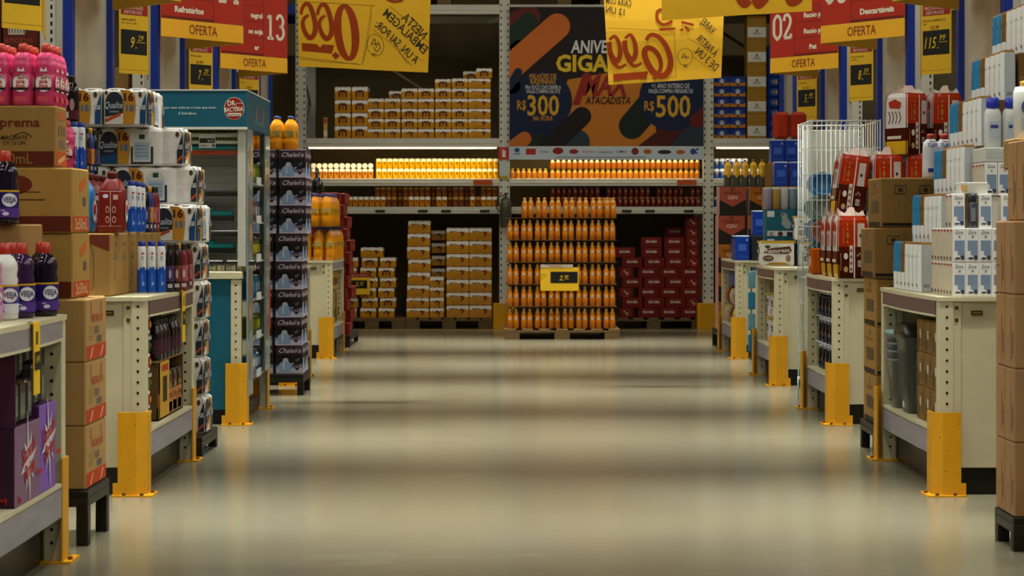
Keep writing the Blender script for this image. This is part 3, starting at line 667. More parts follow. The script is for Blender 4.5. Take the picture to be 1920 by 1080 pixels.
# ---------------------------------------------------------------- low end units along the main aisle
PURP, MAUV = M('#6a5250', 'rail'), M('#8f8a8c', 'rail')
def end_unit(s, xf, d0, d1, lab, rail=PURP, low=MAUV, top=True, body=CREAM, shelf2=None, depth=.93):
    t = thing('end_unit', lab, 'shelf unit', (s*xf, d0, 0)); L_ = lambda m: (setattr(m, 'v', [(a-s*xf, b-d0, c) for a, b, c in m.v]), m)[1]
    for nm, y in (('near', d0+.012), ('far', d1-.03)):
        m = MB(); sbox(m, s, xf+.06, xf+depth, y, y+.018, .12, .87, body, .003); part('side_panel', L_(m), t)
    for y in (d0, d1-.055):
        m = MB(); sbox(m, s, xf, xf+.066, y, y+.055, 0, .872, CREAM, .003); sbox(m, s, xf+.066, xf+.10, y+.006, y+.05, 0, .87, CREAM)
        for y_, sg in ((y, 1),):
            pl = Pl((s*(xf+.036), y_, 0), (1, 0, 0), (0, 0, 1))
            for k in range(17): m.ell(pl, 0, .07+k*.048, .0062, .0062, BLK, 1, 8)
        part('upright', L_(m), t)
    m = MB(); sbox(m, s, xf+.5, xf+.515, d0+.03, d1-.03, .12, .86, body); part('back_panel', L_(m), t)
    def bow(y0, y1, n=10, q=.018): return [(s*(xf-.004-q*math.sin(math.pi*i/n)), y0+(y1-y0)*i/n) for i in range(n+1)]
    if top:
        ft = bow(d0-.004, d1+.004); m = MB()
        m.extrude(ft+[(s*(xf+depth), d1+.004), (s*(xf+depth), d0-.004)], .862, .88, CREAM); part('top_board', L_(m), t)
        m = MB(); fr = bow(d0+.058, d1-.058)
        inn = [(a+s*.006, b) for a, b in reversed(fr)]; m.extrude(fr+inn, .798, .868, rail)
        m.extrude([(a-s*.003, b) for a, b in fr]+[(a+s*.006, b) for a, b in reversed(fr)], .790, .799, CREAM); part('price_rail', L_(m), t, 'scuffed price rail')
    fr = bow(d0+.058, d1-.058, q=.003); m = MB()
    m.extrude(fr+[(s*(xf+.5), d1-.06), (s*(xf+.5), d0+.06)], .265, .285, CREAM); part('lower_shelf', L_(m), t)
    m = MB(); m.extrude(fr+[(a+s*.006, b) for a, b in reversed(fr)], .165, .272, low); part('shelf_rail', L_(m), t, 'scuffed grey shelf rail')
    m = MB(); sbox(m, s, xf+.07, xf+depth-.03, d0+.04, d1-.05, 0, .12, BLK); part('plinth', L_(m), t, 'black recessed plinth')
    m = MB(); sbox(m, s, xf+.145, xf+.195, d0+.004, d0+.012, .80, .82, M('#5a4e38', 'metal')); sbox(m, s, xf+.15, xf+.19, d0+.003, d0+.005, .807, .813, M('#b8a878', 'metal')); part('name_plate', L_(m), t)
    for q in range(2):
        m = MB(); sbox(m, s, xf+.072, xf+.088, d0+.004, d0+.012, .77+q*.055, .785+q*.055, M('#6a6450', 'metal')); part('screw', L_(m), t)
    return t
def guard(s, xf, d, far, lab):
    g = -1 if far else 1
    t = thing('corner_guard', lab, 'corner guard', (s*xf, d, 0), 0, 'yellow corner guards')
    q = .028 if s < 0 else 0; o = [(.088+q, -.045), (.006+q, -.045), (-.036+q, -.012), (-.036+q, .075)]; th = .007
    i_ = [(-.036+th+q, .075), (-.036+th+q, -.009), (.009+q, -.045+th), (.088+q, -.045+th)]
    m = MB(); pts = [(s*a, g*b) for a, b in o+i_]
    n = len(pts)
    for k in range(n):
        a, b = pts[k], pts[(k+1) % n]; m.face([(*a, .008), (*b, .008), (*b, .372), (*a, .372)], YEL)
    for a, b in ((0, 7), (1, 6), (2, 5)):
        e_ = [pts[a], pts[a+1], pts[b-1], pts[b]]; m.face([(*p, .372) for p in e_], YEL)
    pl = Pl((0, -.0452 if not far else 99, 0), (1, 0, 0), (0, 0, 1))
    for k in range(16):       # rubbed marks with their own shape
        if far: break
        u, w = random.uniform(-.01, .08)*s, random.uniform(.02, .36); m.poly(pl, [(u+random.uniform(-.005, .005), w+random.uniform(-.006, .006)) for _ in range(4)], M('#8c5f10', 'paint'), 1)
    part('guard_plate', m, t)
    m = MB(); y0, y1 = sorted((g*-.062, g*.085)); m.box(s*(.112+q), s*(-.065+q), y0, y1, 0, .008, YEL); y2, y3 = sorted((g*-.045, g*-.04)); m.box(s*(.088+q), s*(.11+q), y2, y3, .008, .06, YEL); fp = part('foot_plate', m, t)
    for a, b in ((.06+q, -.053), (-.02+q, -.055), (-.052+q, .03)):
        m = MB(); m.lathe([(.009, .008), (.009, .016), (.004, .02)], M('#6a4a1a', 'metal'), 8, cx=s*a, cy=g*b); part('bolt', m, fp)
    return t
UN = {}
spec = [(-1, 1.60, 5.25, 6.5, 'grey-railed low end unit with purple cleaner bottles at the left front', 0),
        (-1, 1.625, 8.05, 9.27, 'cream low end unit under the cardboard boxes and blue-white bottles', 1),
        (-1, 1.60, 10.9, 11.9, None, 0),
        (-1, 1.60, 13.55, 14.4, 'cream end unit hidden behind the kettle boxes', 0),
        (-1, 1.615, 16.3, 17.4, 'cream low end unit under the orange juice bottles', 0),
        (1, 1.895, 8.05, 9.31, 'cream low end unit with grey bins, under the white shampoo boxes', 1),
        (1, 1.93, 10.9, 11.9, 'cream low end unit with dark bottles, under the red pouches', 1),
        (1, 1.965, 13.55, 14.57, 'cream low end unit carrying the white paper towel packs', 1),
        (1, 2.01, 16.3, 17.4, 'cream low end unit farthest along the right side', 1)]
gl = ['at the left front beside the purple display', 'before the cream unit under the cardboard boxes', 'before the teal unit', 'beside the kettle boxes', 'before the unit under the orange juice',
      'before the unit under the white shampoo boxes', 'before the unit under the red pouches', 'before the unit with the paper towel packs', 'before the farthest right unit']
for i, (s, xf, d0, d1, lab, c) in enumerate(spec):
    if lab: UN[i] = end_unit(s, xf, d0, d1, lab, PURP if c else MAUV, top=True, low=M('#8a8790', 'rail'))
    if d0 > 6: guard(s, xf, d0, False, 'yellow steel corner guard bolted '+gl[i])
    guard(s, xf, d1, True, 'thin yellow edge of the rear corner guard, '+gl[i].replace('before', 'behind'))
guard(1, 1.95, 6.5, True, 'yellow guard foot beside the stacked plain cartons at the right edge')

# teal display unit (left, second gap)
TEAL, TEALD = M('#0a5266', 'paint'), M('#0d586c', 'paint')
s, xf, d0, d1 = -1, 1.60, 10.9, 11.9
t = thing('display_unit', 'tall teal-topped display unit with squeegees and sponges', 'display unit', (-xf, d0, 0))
Ld = lambda m: (setattr(m, 'v', [(a+xf, b-d0, c) for a, b, c in m.v]), m)[1]
zh0, zh1 = 1.785, 2.01
m = MB(); sbox(m, s, xf-.01, xf+.92, d0-.02, d1+.02, zh0, zh1, TEAL, .003); hd = part('header', Ld(m), t, 'teal header box with a red round seal')
hp = Pl((0, d0-.02, 0), (1, 0, 0), (0, 0, 1)); m = MB()
m.text(hp, 'Limpar sem esforço é mais que bom.', X(353, d0), Z(204, d0), .014, '#cfdcd8', X(407, d0)-X(300, d0), shear=.25, bold=.015); m.text(hp, 'É EsfreBom.', X(353, d0), Z(215, d0), .014, '#cfdcd8', .11, shear=.25, bold=.015)
cx_, cz_ = X(440, d0), Z(204, d0); m.ell(hp, cx_, cz_, .061, .069, M('#d8d4c4'), 1, 28); m.ell(hp, cx_, cz_, .058, .066, M('#8e1f16'), 2, 28)
m.text(hp, 'DR.', cx_-.012, cz_+.018, .03, '#e6dcc8', .05, bold=.05, k=4, rot=.06); m.text(hp, 'BACTÉRIA', cx_, cz_-.017, .026, '#e6dcc8', .112, bold=.05, k=4, rot=.06); m.rect(hp, cx_-.04, cz_-.046, cx_+.042, cz_-.026, M('#d8d0bc'), 3); m.text(hp, 'recomenda', cx_, cz_-.042, .013, '#7a1a12', .075, bold=.03, k=4)
m.rect(hp, cx_+.01, cz_+.03, cx_+.05, cz_+.033, M('#d8d0bc'), 4); part('header_print', Ld(m), hd)
m = MB(); rp = Pl((-xf+.01, d0, 0), (0, 1, 0), (0, 0, 1))
for q, c in ((.35, '#a05a3a'), (.65, '#a05a3a')): m.poly(rp, [(q, zh0+.05), (q+.08, zh0+.09), (q+.05, zh0+.17), (q+.02, zh0+.12)], M(c), 1)
m.text(rp, 'É EsfreBom', .5, zh0+.04, .03, '#6a9aa0', .5, bold=.02); part('header_side_print', Ld(m), hd)
m = MB(); sbox(m, s, xf-.012, xf+.92, d0-.024, d1+.02, zh1-.004, zh1+.004, M('#c9c8bc', 'paint')); sbox(m, s, xf-.012, xf+.92, d0-.024, d0-.02, zh0-.012, zh0+.004, M('#c9c8bc', 'paint')); part('header_edge', Ld(m), hd)
for y in (d0, d1-.05):
    m = MB(); sbox(m, s, xf, xf+.05, y, y+.05, .95 if y == d0 else 0, zh0, M('#b9b9ac', 'paint'), .003); part('post', Ld(m), t)
m = MB(); sbox(m, s, xf+.028, xf+.09, d0-.006, d0+.05, 0, .87, CREAM, .003); pl = Pl((-xf-.06, d0-.006, 0), (1, 0, 0), (0, 0, 1))
for k in range(17): m.ell(pl, 0, .07+k*.048, .006, .006, BLK, 1, 8)
part('upright', Ld(m), t)
m = MB(); sbox(m, s, xf+.09, xf+.92, d0+.004, d0+.02, .09, .875, TEALD); part('side_panel', Ld(m), t, 'teal lower side panel')
m = MB(); sbox(m, s, xf+.02, xf+.92, d0-.012, d0+.28, .875, .92, CREAM, .004); part('side_shelf', Ld(m), t)
m = MB(); sbox(m, s, xf+.05, xf+.92, d0+.26, d0+.28, .92, zh0, M('#b4b6a8', 'paint'))
pl = Pl((0, d0+.26, 0), (1, 0, 0), (0, 0, 1))
for k in range(17): m.rect(pl, -xf-.92, .96+k*.05, -xf-.09, .964+k*.05, M('#8e8f84', 'paint'), 1)
for k in range(26): m.rect(pl, -xf-.085, .94+k*.033, -xf-.07, .956+k*.033, BLK, 1)
part('slat_back', Ld(m), t)
m = MB(); sbox(m, s, xf+.05, xf+.9, d0+.07, d0+.9, 0, .09, BLK); part('plinth', Ld(m), t)
m = MB(); sbox(m, s, xf+.3, xf+.31, d0+.28, d1-.02, .12, zh0, M('#6f7a78', 'paint')); part('back_panel', Ld(m), t)
for q, (yy, zz) in enumerate(((0, 0), (0, 0))): pass
for k, zz in enumerate((.26, .50, .74, .98, 1.22, 1.46)):
    m = MB(); sbox(m, s, xf+.0, xf+.3, d0+.285, d1-.05, zz-.012, zz, M('#a9b2ac', 'paint')); part('tray_shelf', Ld(m), t)
    m = MB(); sbox(m, s, xf-.006, xf+.0, d0+.285, d1-.05, zz-.03, zz+.055, CLEAR); part('clear_lip', Ld(m), t)
    m = MB(); sbox(m, s, xf-.010, xf-.007, d0+.4, d0+.6, zz-.01, zz+.04, M('#c8cfcc', 'paper')); part('price_card', Ld(m), t)
m = MB(); sbox(m, s, xf-.012, xf-.003, d0+.005, d0+.22, .17, 1.78, M('#7f8d8c', 'gloss')); sbox(m, s, xf-.012, xf-.003, d1-.22, d1-.0, .26, 1.78, M('#7f8d8c', 'gloss'))
pl = Pl((-xf+.012, d0, 0), (0, 1, 0), (0, 0, 1))
for k in range(9): m.ell(pl, .1+.02*(k % 2), .35+k*.16, .05, .06, M(('#9a6a4a', '#8d9794', '#b08a5a')[k % 3]), 1, 10); m.ell(pl, .88, .35+k*.16, .05, .06, M(('#8d9794', '#9a6a4a', '#8a9a98')[k % 3]), 1, 10)
part('printed_frame', Ld(m), t, 'glossy printed side frame')
m = MB(); sbox(m, s, xf-.014, xf-.0, d1-.06, d1+.01, .52, .80, M('#b5481c', 'paint')); part('orange_strip', Ld(m), t, 'orange strip')
# goods in the display
def squeegee(c, rub):
    b = MB(); b.box(-.17, .17, -.02, .02, 0, .03, M(c, 'plastic'), .008); b.box(-.05, .05, -.025, .025, .025, .05, M(c, 'plastic'), .01)
    b2 = MB(); b2.box(-.175, .175, -.006, .006, -.03, .002, M(rub, 'plastic'), .002)
    return Proto('squeegee', 'squeegee', [('head', b), ('rubber_blade', b2)])
sqt, sqo = squeegee('#138f94', '#c0481c'), squeegee('#0f7a80', '#1a1a18')
xs = X(397, d0)
sqt.put('teal squeegee head with an orange blade in the upper slot of the teal unit', 'squeegees', -1.83, d0+.10, 1.655)
sqo.put('teal squeegee head lying in the middle slot of the teal unit', 'squeegees', -1.86, d0+.10, 1.255)
sqo.put('teal squeegee head hanging just above the brushes', 'squeegees', -1.85, d0+.10, 1.06)
for zz, nm in ((1.15, 'lower'), (1.395, 'upper')):
    m = MB(); m.box(-.24, .24, -.08, .08, 0, .018, M('#191815', 'plastic'), .006); m.box(-.24, .24, -.075, .075, -.02, 0, M('#2a2822', 'fabric'), .004)
    solo('mop_head', m, f'flat black mop head in the {nm} slot of the teal unit', 'mop', (-1.875, d0+.12, zz))
for zz in (1.71,):
    for k in range(22):
        m = MB() if k == 0 else m
        if k == 0:
            m.lathe([(.011, 0), (.012, .01), (.012, .06), (.009, .065)], M('#7a8414', 'plastic'), 8); SP_ = Proto('scrub_brush', 'brush', [('scrub_brush', m)])
        SP_.put(f'small yellow-green brush, {ORD[k]} from the left in the top row under the teal header', 'yellow-green brushes', X(292+k*7.1, d0)-.0, d0+.07, zz)
m = MB(); sbox(m, 1, -.46, .0, -.01, .01, -.02, -.001, M('#b5b6a8', 'paint')); sbox(m, 1, -.46, .0, -.012, -.008, .02, .045, M('#b5b6a8', 'paint')); solo('brush_rail', m, 'grey rail holding the row of yellow-green brushes', 'rail', (X(448, d0), d0+.05, 1.71))
m = MB(); m.box(-.05, .05, -.002, .002, 0, .085, M('#c9cac0', 'paper')); pl = Pl((0, -.002, 0), (1, 0, 0), (0, 0, 1)); m.rect(pl, -.046, .03, .046, .058, M('#232320')); m.text(pl, '36,74', .02, .036, .014, '#e0dccc', .035, k=3); m.rect(pl, -.04, .01, .0, .018, M('#8a897e')); m.rect(pl, .03, .006, .045, .022, M('#4a4a44'))
solo('price_ticket', m, 'white and black price ticket under the teal header', 'ticket', (X(387, d0), d0+.03, 1.665))
m = MB(); m.box(-.09, .09, -.02, .02, 0, .03, M('#1a1814', 'plastic'), .008)
m2 = MB()
for i in range(22): m2.lathe([(.003, -.035), (.005, 0)], M('#c9bfa0', 'plastic'), 5, cx=-.084+i*.008, cy=random.uniform(-.012, .012))
m3 = MB(); m3.v, m3.f = m2.v[:], m2.f[:]
BR = Proto('floor_brush', 'brush', [('brush_back', m), ('bristles', m2)])
for k in range(3): BR.put(f'dark floor brush with pale bristles, {ORD[k]} from the left on the white side shelf', 'floor brushes on the side shelf', -2.02+k*.19, d0+.07, .958)
def sponge_pack(c1, c2):
    b = MB(); b.box(-.03, .03, -.045, .045, 0, .13, M(c1, 'gloss'), .012); b.box(-.031, .031, -.03, .03, .04, .10, M(c2, 'gloss'), .004); return Proto('sponge_pack', 'sponge pack', [('sponge_pack', b)])
gp, ob, mix_ = sponge_pack('#4c5c1c', '#b5b02a'), sponge_pack('#b34a20', '#d8c8a8'), sponge_pack('#2a5f7a', '#b8c8cc')
seq = [(.26, mix_, 'sixth'), (.50, gp, 'fifth'), (.74, mix_, 'fourth'), (.98, gp, 'third'), (1.22, ob, 'second'), (1.46, gp, 'top')]
for zz, p_, nm in seq:
    for k in range(6):
        q = p_ if p_ is not ob else (ob, mix_, mix_)[k % 3]
        q.put(f'wrapped sponge pack, {ORD[k]} from the front in the {nm} clear tray of the teal unit', 'sponge packs in the clear trays', -1.655, d0+.34+k*.10, zz+.001, rz=random.uniform(-.1, .1))
# ---------------------------------------------------------------- aisle signs, folded price tags, hand-lettered banners
REDS, TAN = M('#b0280a', 'print'), M('#b88e1c', 'paper')
def leaf(m, a, b, z0, z1, th, mt):
    a, b = V((*a, 0)), V((*b, 0)); n = (b-a).normalized().cross(V((0, 0, 1))); o = n*th
    q = [a, b, b-o, a-o]; m.extrude([(p.x, p.y) for p in q], z0, z1, mt); return Pl((a.x, a.y, 0), (b-a).normalized(), (0, 0, 1)), (b-a).length
def aisle_sign(s, d, num, rows, lab):
    x = RX[s]-.04; p0, p1 = (s*x, d-.03), (s*(x-.52), d+.52); zb = 2.605
    if s > 0: p0, p1 = p1, p0
    t = thing('aisle_sign', lab, 'aisle sign')
    m = MB(); pl, w = leaf(m, p0, p1, zb, zb+.135, .012, M('#f0b00e', 'paper')); tw = w*.33
    m.text(pl, 'OFERTA', w*.5, zb+.034, .072, '#8a3a12', tw*1.05, bold=.03); part('offer_board', m, t, 'yellow board reading OFERTA')
    m = MB(); z0 = zb+.137; leaf(m, p0, p1, z0, z0+.62, .012, REDS); nw = w*.37
    a0, a1 = (w-nw, w) if s < 0 else (0, nw)
    m.rect(pl, a0+(0 if s < 0 else nw-.004), z0, a0+.004+(0 if s < 0 else nw-.004), z0+.62, M('#5e120c'), 1)
    r0, r1 = (0, w-nw) if s < 0 else (nw, w)
    for k in (1, 2, 3): m.rect(pl, r0, z0+.015+.145*k, r1, z0+.02+.145*k, M('#6e1610'), 1)
    m.rect(pl, r0, z0+.0, r1, z0+.02, M('#6e1610'), 1)
    for k, q in enumerate(rows):
        if q: m.text(pl, q[0], r0+(r1-r0)*q[1], z0+.145*k+.055, .042, '#e8dcc4', bold=.14, al=q[2], wmax=(r1-r0)*.9)
    cpn = part('category_panel', m, t)
    m = MB(); 
    for i, ch in enumerate(num):
        dw = nw*.34; ox = (a0+a1)/2+(i-.5)*nw*.41
        DG = {'0': ([(.5, .02), (.12, .2), (.08, .5), (.12, .8), (.5, .98), (.88, .8), (.92, .5), (.88, .2), (.5, .02), (.4, .05)],), '1': ([(.5, .0), (.5, .97)], [(.12, .03), (.88, .03)], [(.5, .95), (.15, .84)]),
              '2': ([(.1, .74), (.2, .93), (.55, .98), (.86, .8), (.78, .55), (.4, .28), (.12, .06)], [(.1, .05), (.92, .05)], [(.9, .02), (.92, .2)]), '3': ([(.1, .8), (.25, .95), (.6, .97), (.86, .76), (.7, .56), (.4, .52)], [(.4, .52), (.75, .5), (.92, .28), (.7, .06), (.3, .03), (.08, .2)]),
              '4': ([(.66, 0), (.66, .98)], [(.66, .96), (.08, .3)], [(.04, .28), (.96, .28)], [(.4, .03), (.92, .03)]), '5': ([(.85, .95), (.2, .95)], [(.2, .96), (.16, .55)], [(.16, .53), (.6, .6), (.9, .35), (.7, .06), (.3, .02), (.08, .18)])}
        for S_ in DG[ch]: m.stroke(pl, [(ox+(u-.5)*dw, z0+.165+v*.225) for u, v in S_], .028, M('#e6dcc6'), 2, 5)
    part('aisle_number', m, cpn)
    m = MB(); q0, q1 = (s*(x-.515), d+.535), (s*x, d+.95)
    leaf(m, q0 if s > 0 else q1, q1 if s > 0 else q0, zb-.004, zb+.13, .01, TAN); leaf(m, q0 if s > 0 else q1, q1 if s > 0 else q0, zb+.14, zb+.75, .01, M('#7a1a12', 'paint')); part('rear_leaf', m, t, 'rear leaf of the folded sign')
    m = MB(); m.box(s*(x-.5), s*(x+.06), d+.015, d+.03, zb+.76, zb+.775, GALV); part('bracket', m, t); rebase(t)
aisle_sign(-1, 13.5, '14', [('Refratários', .52, 'c'), ('Porcelanas', .52, 'c')], 'red aisle sign numbered 14 over a yellow offer board, left side')
aisle_sign(-1, 16.25, '13', [('ar', .9, 'r'), ('se soja', .99, 'r'), ('tegral', .98, 'r')], 'red aisle sign numbered 13 beside the hanging yellow banner')
aisle_sign(1, 13.5, '03', [('Descartáveis', .5, 'c'), ('Guardanapos', .5, 'c')], 'red aisle sign numbered 03 above the red pouches, right side')
aisle_sign(1, 16.25, '02', [('Pet', .35, 'l'), ('Ração p', .22, 'l'), ('Ração p', .22, 'l')], 'red aisle sign numbered 02 before the far right bay')
aisle_sign(-1, 10.85, '15', [None, None], 'aisle sign mounted above the frame over the left teal unit')
aisle_sign(1, 10.85, '04', [None, None], 'aisle sign mounted above the frame over the right red pouches')
def price_tag(s, d, main, cents, lines, old, lab):
    x = RX[s]-.02; zb = 2.215; h = .72
    p0, p1 = (s*x, d), (s*(x-.16), d+.17)
    if s > 0: p0, p1 = p1, p0
    t = thing('price_tag', lab, 'price tag', group='folded yellow price tags')
    m = MB(); pl, w = leaf(m, p0, p1, zb, zb+h, .006, YELP); m.rect(pl, 0, zb+.025, w, zb+.028, M('#b58a14'), 1)
    fc = part('front_card', m, t)
    m = MB(); m.rect(pl, .012, zb+.13, w-.012, zb+.295, M('#1d1b16'), 1); m.rect(pl, .012, zb+.395, w-.006, zb+.465, M('#a5281c'), 1)
    m.text(pl, 'PREÇO DE ATACADO', w*.46, zb+.434, .022, '#e4d4b4', w*.7, bold=.04, shear=.2, k=3); m.text(pl, 'DIRETO PRA VOCÊ', w*.46, zb+.403, .022, '#e4d4b4', w*.62, bold=.04, shear=.2, k=3)
    for k, q in enumerate(lines): m.text(pl, q, .014, zb+.355-k*.022, .013, '#3a300c', al='l', bold=.01, shear=.2, wmax=w*.85)
    if old: m.text(pl, old, w*.45, zb+.302, .024, '#3a300c', w*.3, bold=.01, shear=.2)
    hh = .075
    mw = hh*.42*len(main)
    m.text(pl, main, w*.52, zb+.175, hh, '#e8c81c', mw, al='r', bold=.02, shear=.25, k=3); m.text(pl, ',', w*.54, zb+.175, hh*.55, '#e8c81c', al='l', bold=.02, shear=.25, k=3)
    m.text(pl, cents, w*.62, zb+.225, hh*.5, '#e8c81c', hh*.62, al='l', bold=.02, shear=.25, k=3); m.rect(pl, w*.58, zb+.212, w*.88, zb+.216, M('#e8c81c'), 3)
    part('price_print', m, fc)
    q0, q1 = (s*(x-.157), d+.18), (s*(x-.06), d+.62); m = MB()
    leaf(m, q0 if s > 0 else q1, q1 if s > 0 else q0, zb+.0, zb+h, .005, TAN); part('rear_card', m, t, 'plain rear leaf')
    m = MB(); m.box(s*(x-.02), s*(x+.12), d+.2, d+.21, zb+h, zb+h+.02, GALV); m.box(s*(x-.15), s*(x+.06), d+.155, d+.165, zb+h, zb+h+.012, GALV); m.box(s*(x-.0), s*(x+.06), d-.12, d+.21, zb+h+.012, zb+h+.03, GALV); part('bracket', m, t); rebase(t)
price_tag(-1, 12.1, '9', '29', ['SABÃO EM PÓ', 'CX 1,6KG / UN'], None, 'yellow price tag reading 9,29 above the toilet paper')
price_tag(-1, 14.72, '7', '29', ['REFRATÁRIO'], '8,49', 'yellow price tag reading 7,29 above the teal header')
price_tag(-1, 17.45, '4', '99', ['SUCO'], '5,49', 'yellow price tag below the sign numbered 13')
price_tag(-1, 9.32, '8', '99', ['AMACIANTE'], None, 'yellow price tag cut by the top left picture edge')
price_tag(1, 12.1, '115', '99', ['FRALDA PAMPERS XG', 'UN'], '125,99', 'yellow price tag reading 115,99 above the white boxes')
price_tag(1, 14.72, '8', '59', ['PAPEL TOALHA', 'C/2 UN'], '', 'yellow price tag reading 8,59 beside the sign numbered 03')
price_tag(1, 17.45, '5', '49', ['COPO DESC'], '6,10', 'yellow price tag reading 5,49 below the sign numbered 02')

# hand lettered paper banners, seen from behind so the ink shows reversed
PAPER = special('banner_paper', lambda nt, b: (b.inputs['Base Color'].__setattr__('default_value', lin('#eab414')), b.inputs['Roughness'].__setattr__('default_value', .75)))
RINK, KINK = M('#a03a04', 'print'), M('#2a260c', 'paper')
def banner(lab, d, ox, oy, sc_, quad, draw, cords):
    """quad: corners of the sheet in crop units; crop unit -> picture px = o + u/sc"""
    k = d/F/sc_; o = V((X(ox, d), d, Z(oy, d)))
    t = thing('paper_banner', lab, 'paper banner')
    def wob(p): return (p[0], p[1]+.012*math.sin(p[0]*7+1)+.006*math.sin(p[2]*9), p[2])
    m = MB(); n = 12; (ax, ay), (bx, by), (cx_, cy_), (dx, dy) = quad
    g = lambda u, w: ((ax+(bx-ax)*u)*(1-w)+(dx+(cx_-dx)*u)*w, (ay+(by-ay)*u)*(1-w)+(dy+(cy_-dy)*u)*w)
    for off in (0, .0015):
        for i in range(n):
            for j in range(n):
                q = [g(i/n, j/n), g((i+1)/n, j/n), g((i+1)/n, (j+1)/n), g(i/n, (j+1)/n)]
                m.face([wob((o.x+a*k, d+off, o.z-b*k)) for a, b in q], PAPER, True)
    sh = part('sheet', m, t)
    m = MB(); pl = Pl(o, (1, 0, 0), (0, 0, 1))
    draw(m, pl, k); m.v = [wob((a, b-.001, c)) for a, b, c in m.v]; part('hand_lettering', m, sh)
    for u in cords:
        a, b = g(u, 0); m = MB(); m.tube((o.x+a*k, d, o.z-b*k), (o.x+a*k, d, 7.0), .002, M('#c8c4b0')); part('cord', m, t)
    rebase(t)
def ring(m, pl, k, cx_, cy_, rx, ry, w, tilt=0, mt=None, a0=0, a1=2*math.pi, n=20):
    P = []
    for i in range(n+1):
        a = a0+(a1-a0)*i/n; x_, y_ = rx*math.cos(a), ry*math.sin(a); P.append(((cx_+x_*math.cos(tilt)-y_*math.sin(tilt))*k, -(cy_+x_*math.sin(tilt)+y_*math.cos(tilt))*k))
    m.stroke(pl, P, w, mt or RINK, 2, 2)
def st(m, pl, k, pts, w, mt=None, kk=2): m.stroke(pl, [(a*k, -b*k) for a, b in pts], w if callable(w) else w*k, mt or RINK, kk)
def pg(m, pl, k, pts, mt=None, kk=2): m.poly(pl, [(a*k, -b*k) for a, b in pts], mt or RINK, kk)
def mtext(m, pl, k, s_, x_, y_, h, w, ang):           # text seen from the back: runs along ang (picture degrees), reversed
    a = math.radians(ang); r = V((math.cos(a), 0, -math.sin(a))); u = V((r.z, 0, -r.x))
    p2 = Pl(pl.o+pl.r*(x_*k)+pl.u*(-y_*k), r, u); p2.n = pl.n
    m.text(p2, s_, 0, -h*k/2, h*k, KINK, w*k, bold=.025, shear=.15, k=2)
def draw1(m, pl, k):
    wv = lambda t: k*(20+16*math.sin(math.pi*t))
    for dx, dy in ((0, 0), (120, 6)):
        st(m, pl, k, [(95+dx, 105+dy), (105+dx, 60+dy), (130+dx, 28+dy), (160+dx, 45+dy), (185+dx, 110+dy), (200+dx, 190+dy), (190+dx, 250+dy), (160+dx, 275+dy), (128+dx, 240+dy), (108+dx, 180+dy), (118+dx, 135+dy), (150+dx, 110+dy)], wv)
    ring(m, pl, k, 425, 235, 62, 190, lambda t: k*(30+26*abs(math.cos(2*math.pi*t))), -.10)
    pg(m, pl, k, [(100, 312), (335, 328), (318, 390), (104, 368)]); pg(m, pl, k, [(345, 376), (376, 404), (346, 432), (318, 400)])
    for p in ([(80, 12), (580, 40), (600, 60), (570, 270), (535, 470)], [(605, 75), (590, 230), (545, 445)], [(80, 412), (300, 440), (525, 468)], [(90, 425), (300, 450), (500, 460)], [(735, 45), (850, 140), (1020, 310)], [(615, 212), (760, 330), (900, 480)], [(640, 190), (740, 275), (865, 465)], [(800, 380), (890, 470)], [(900, 390), (980, 445)]):
        st(m, pl, k, p, 2.5, M('#7a5c10'))
    mtext(m, pl, k, 'NESTA', 917, 190, 66, 220, 225); mtext(m, pl, k, 'EMBALAGEM', 850, 225, 62, 420, 224); mtext(m, pl, k, 'A UN. SAI POR:', 790, 305, 58, 410, 223)
    ring(m, pl, k, 632, 325, 60, 78, lambda t: 3*k, -.15, KINK)
    st(m, pl, k, [(600, 330), (625, 280), (640, 345)], 5, KINK); st(m, pl, k, [(610, 315), (655, 320)], 5, KINK); st(m, pl, k, [(650, 300), (665, 345), (640, 370), (620, 340)], 5, KINK)
    st(m, pl, k, [(600, 395), (640, 390)], 4, KINK); st(m, pl, k, [(612, 380), (625, 412)], 4, KINK)
    st(m, pl, k, [(700, -15), (760, 10), (830, 2)], 20)
banner('yellow hand-lettered banner with reversed red 0,99 hanging over the left beer rack', 12.6, 540, 0, 3.857, [(62, -330), (1045, -330), (1012, 524), (80, 480)], draw1, (.1, .9))
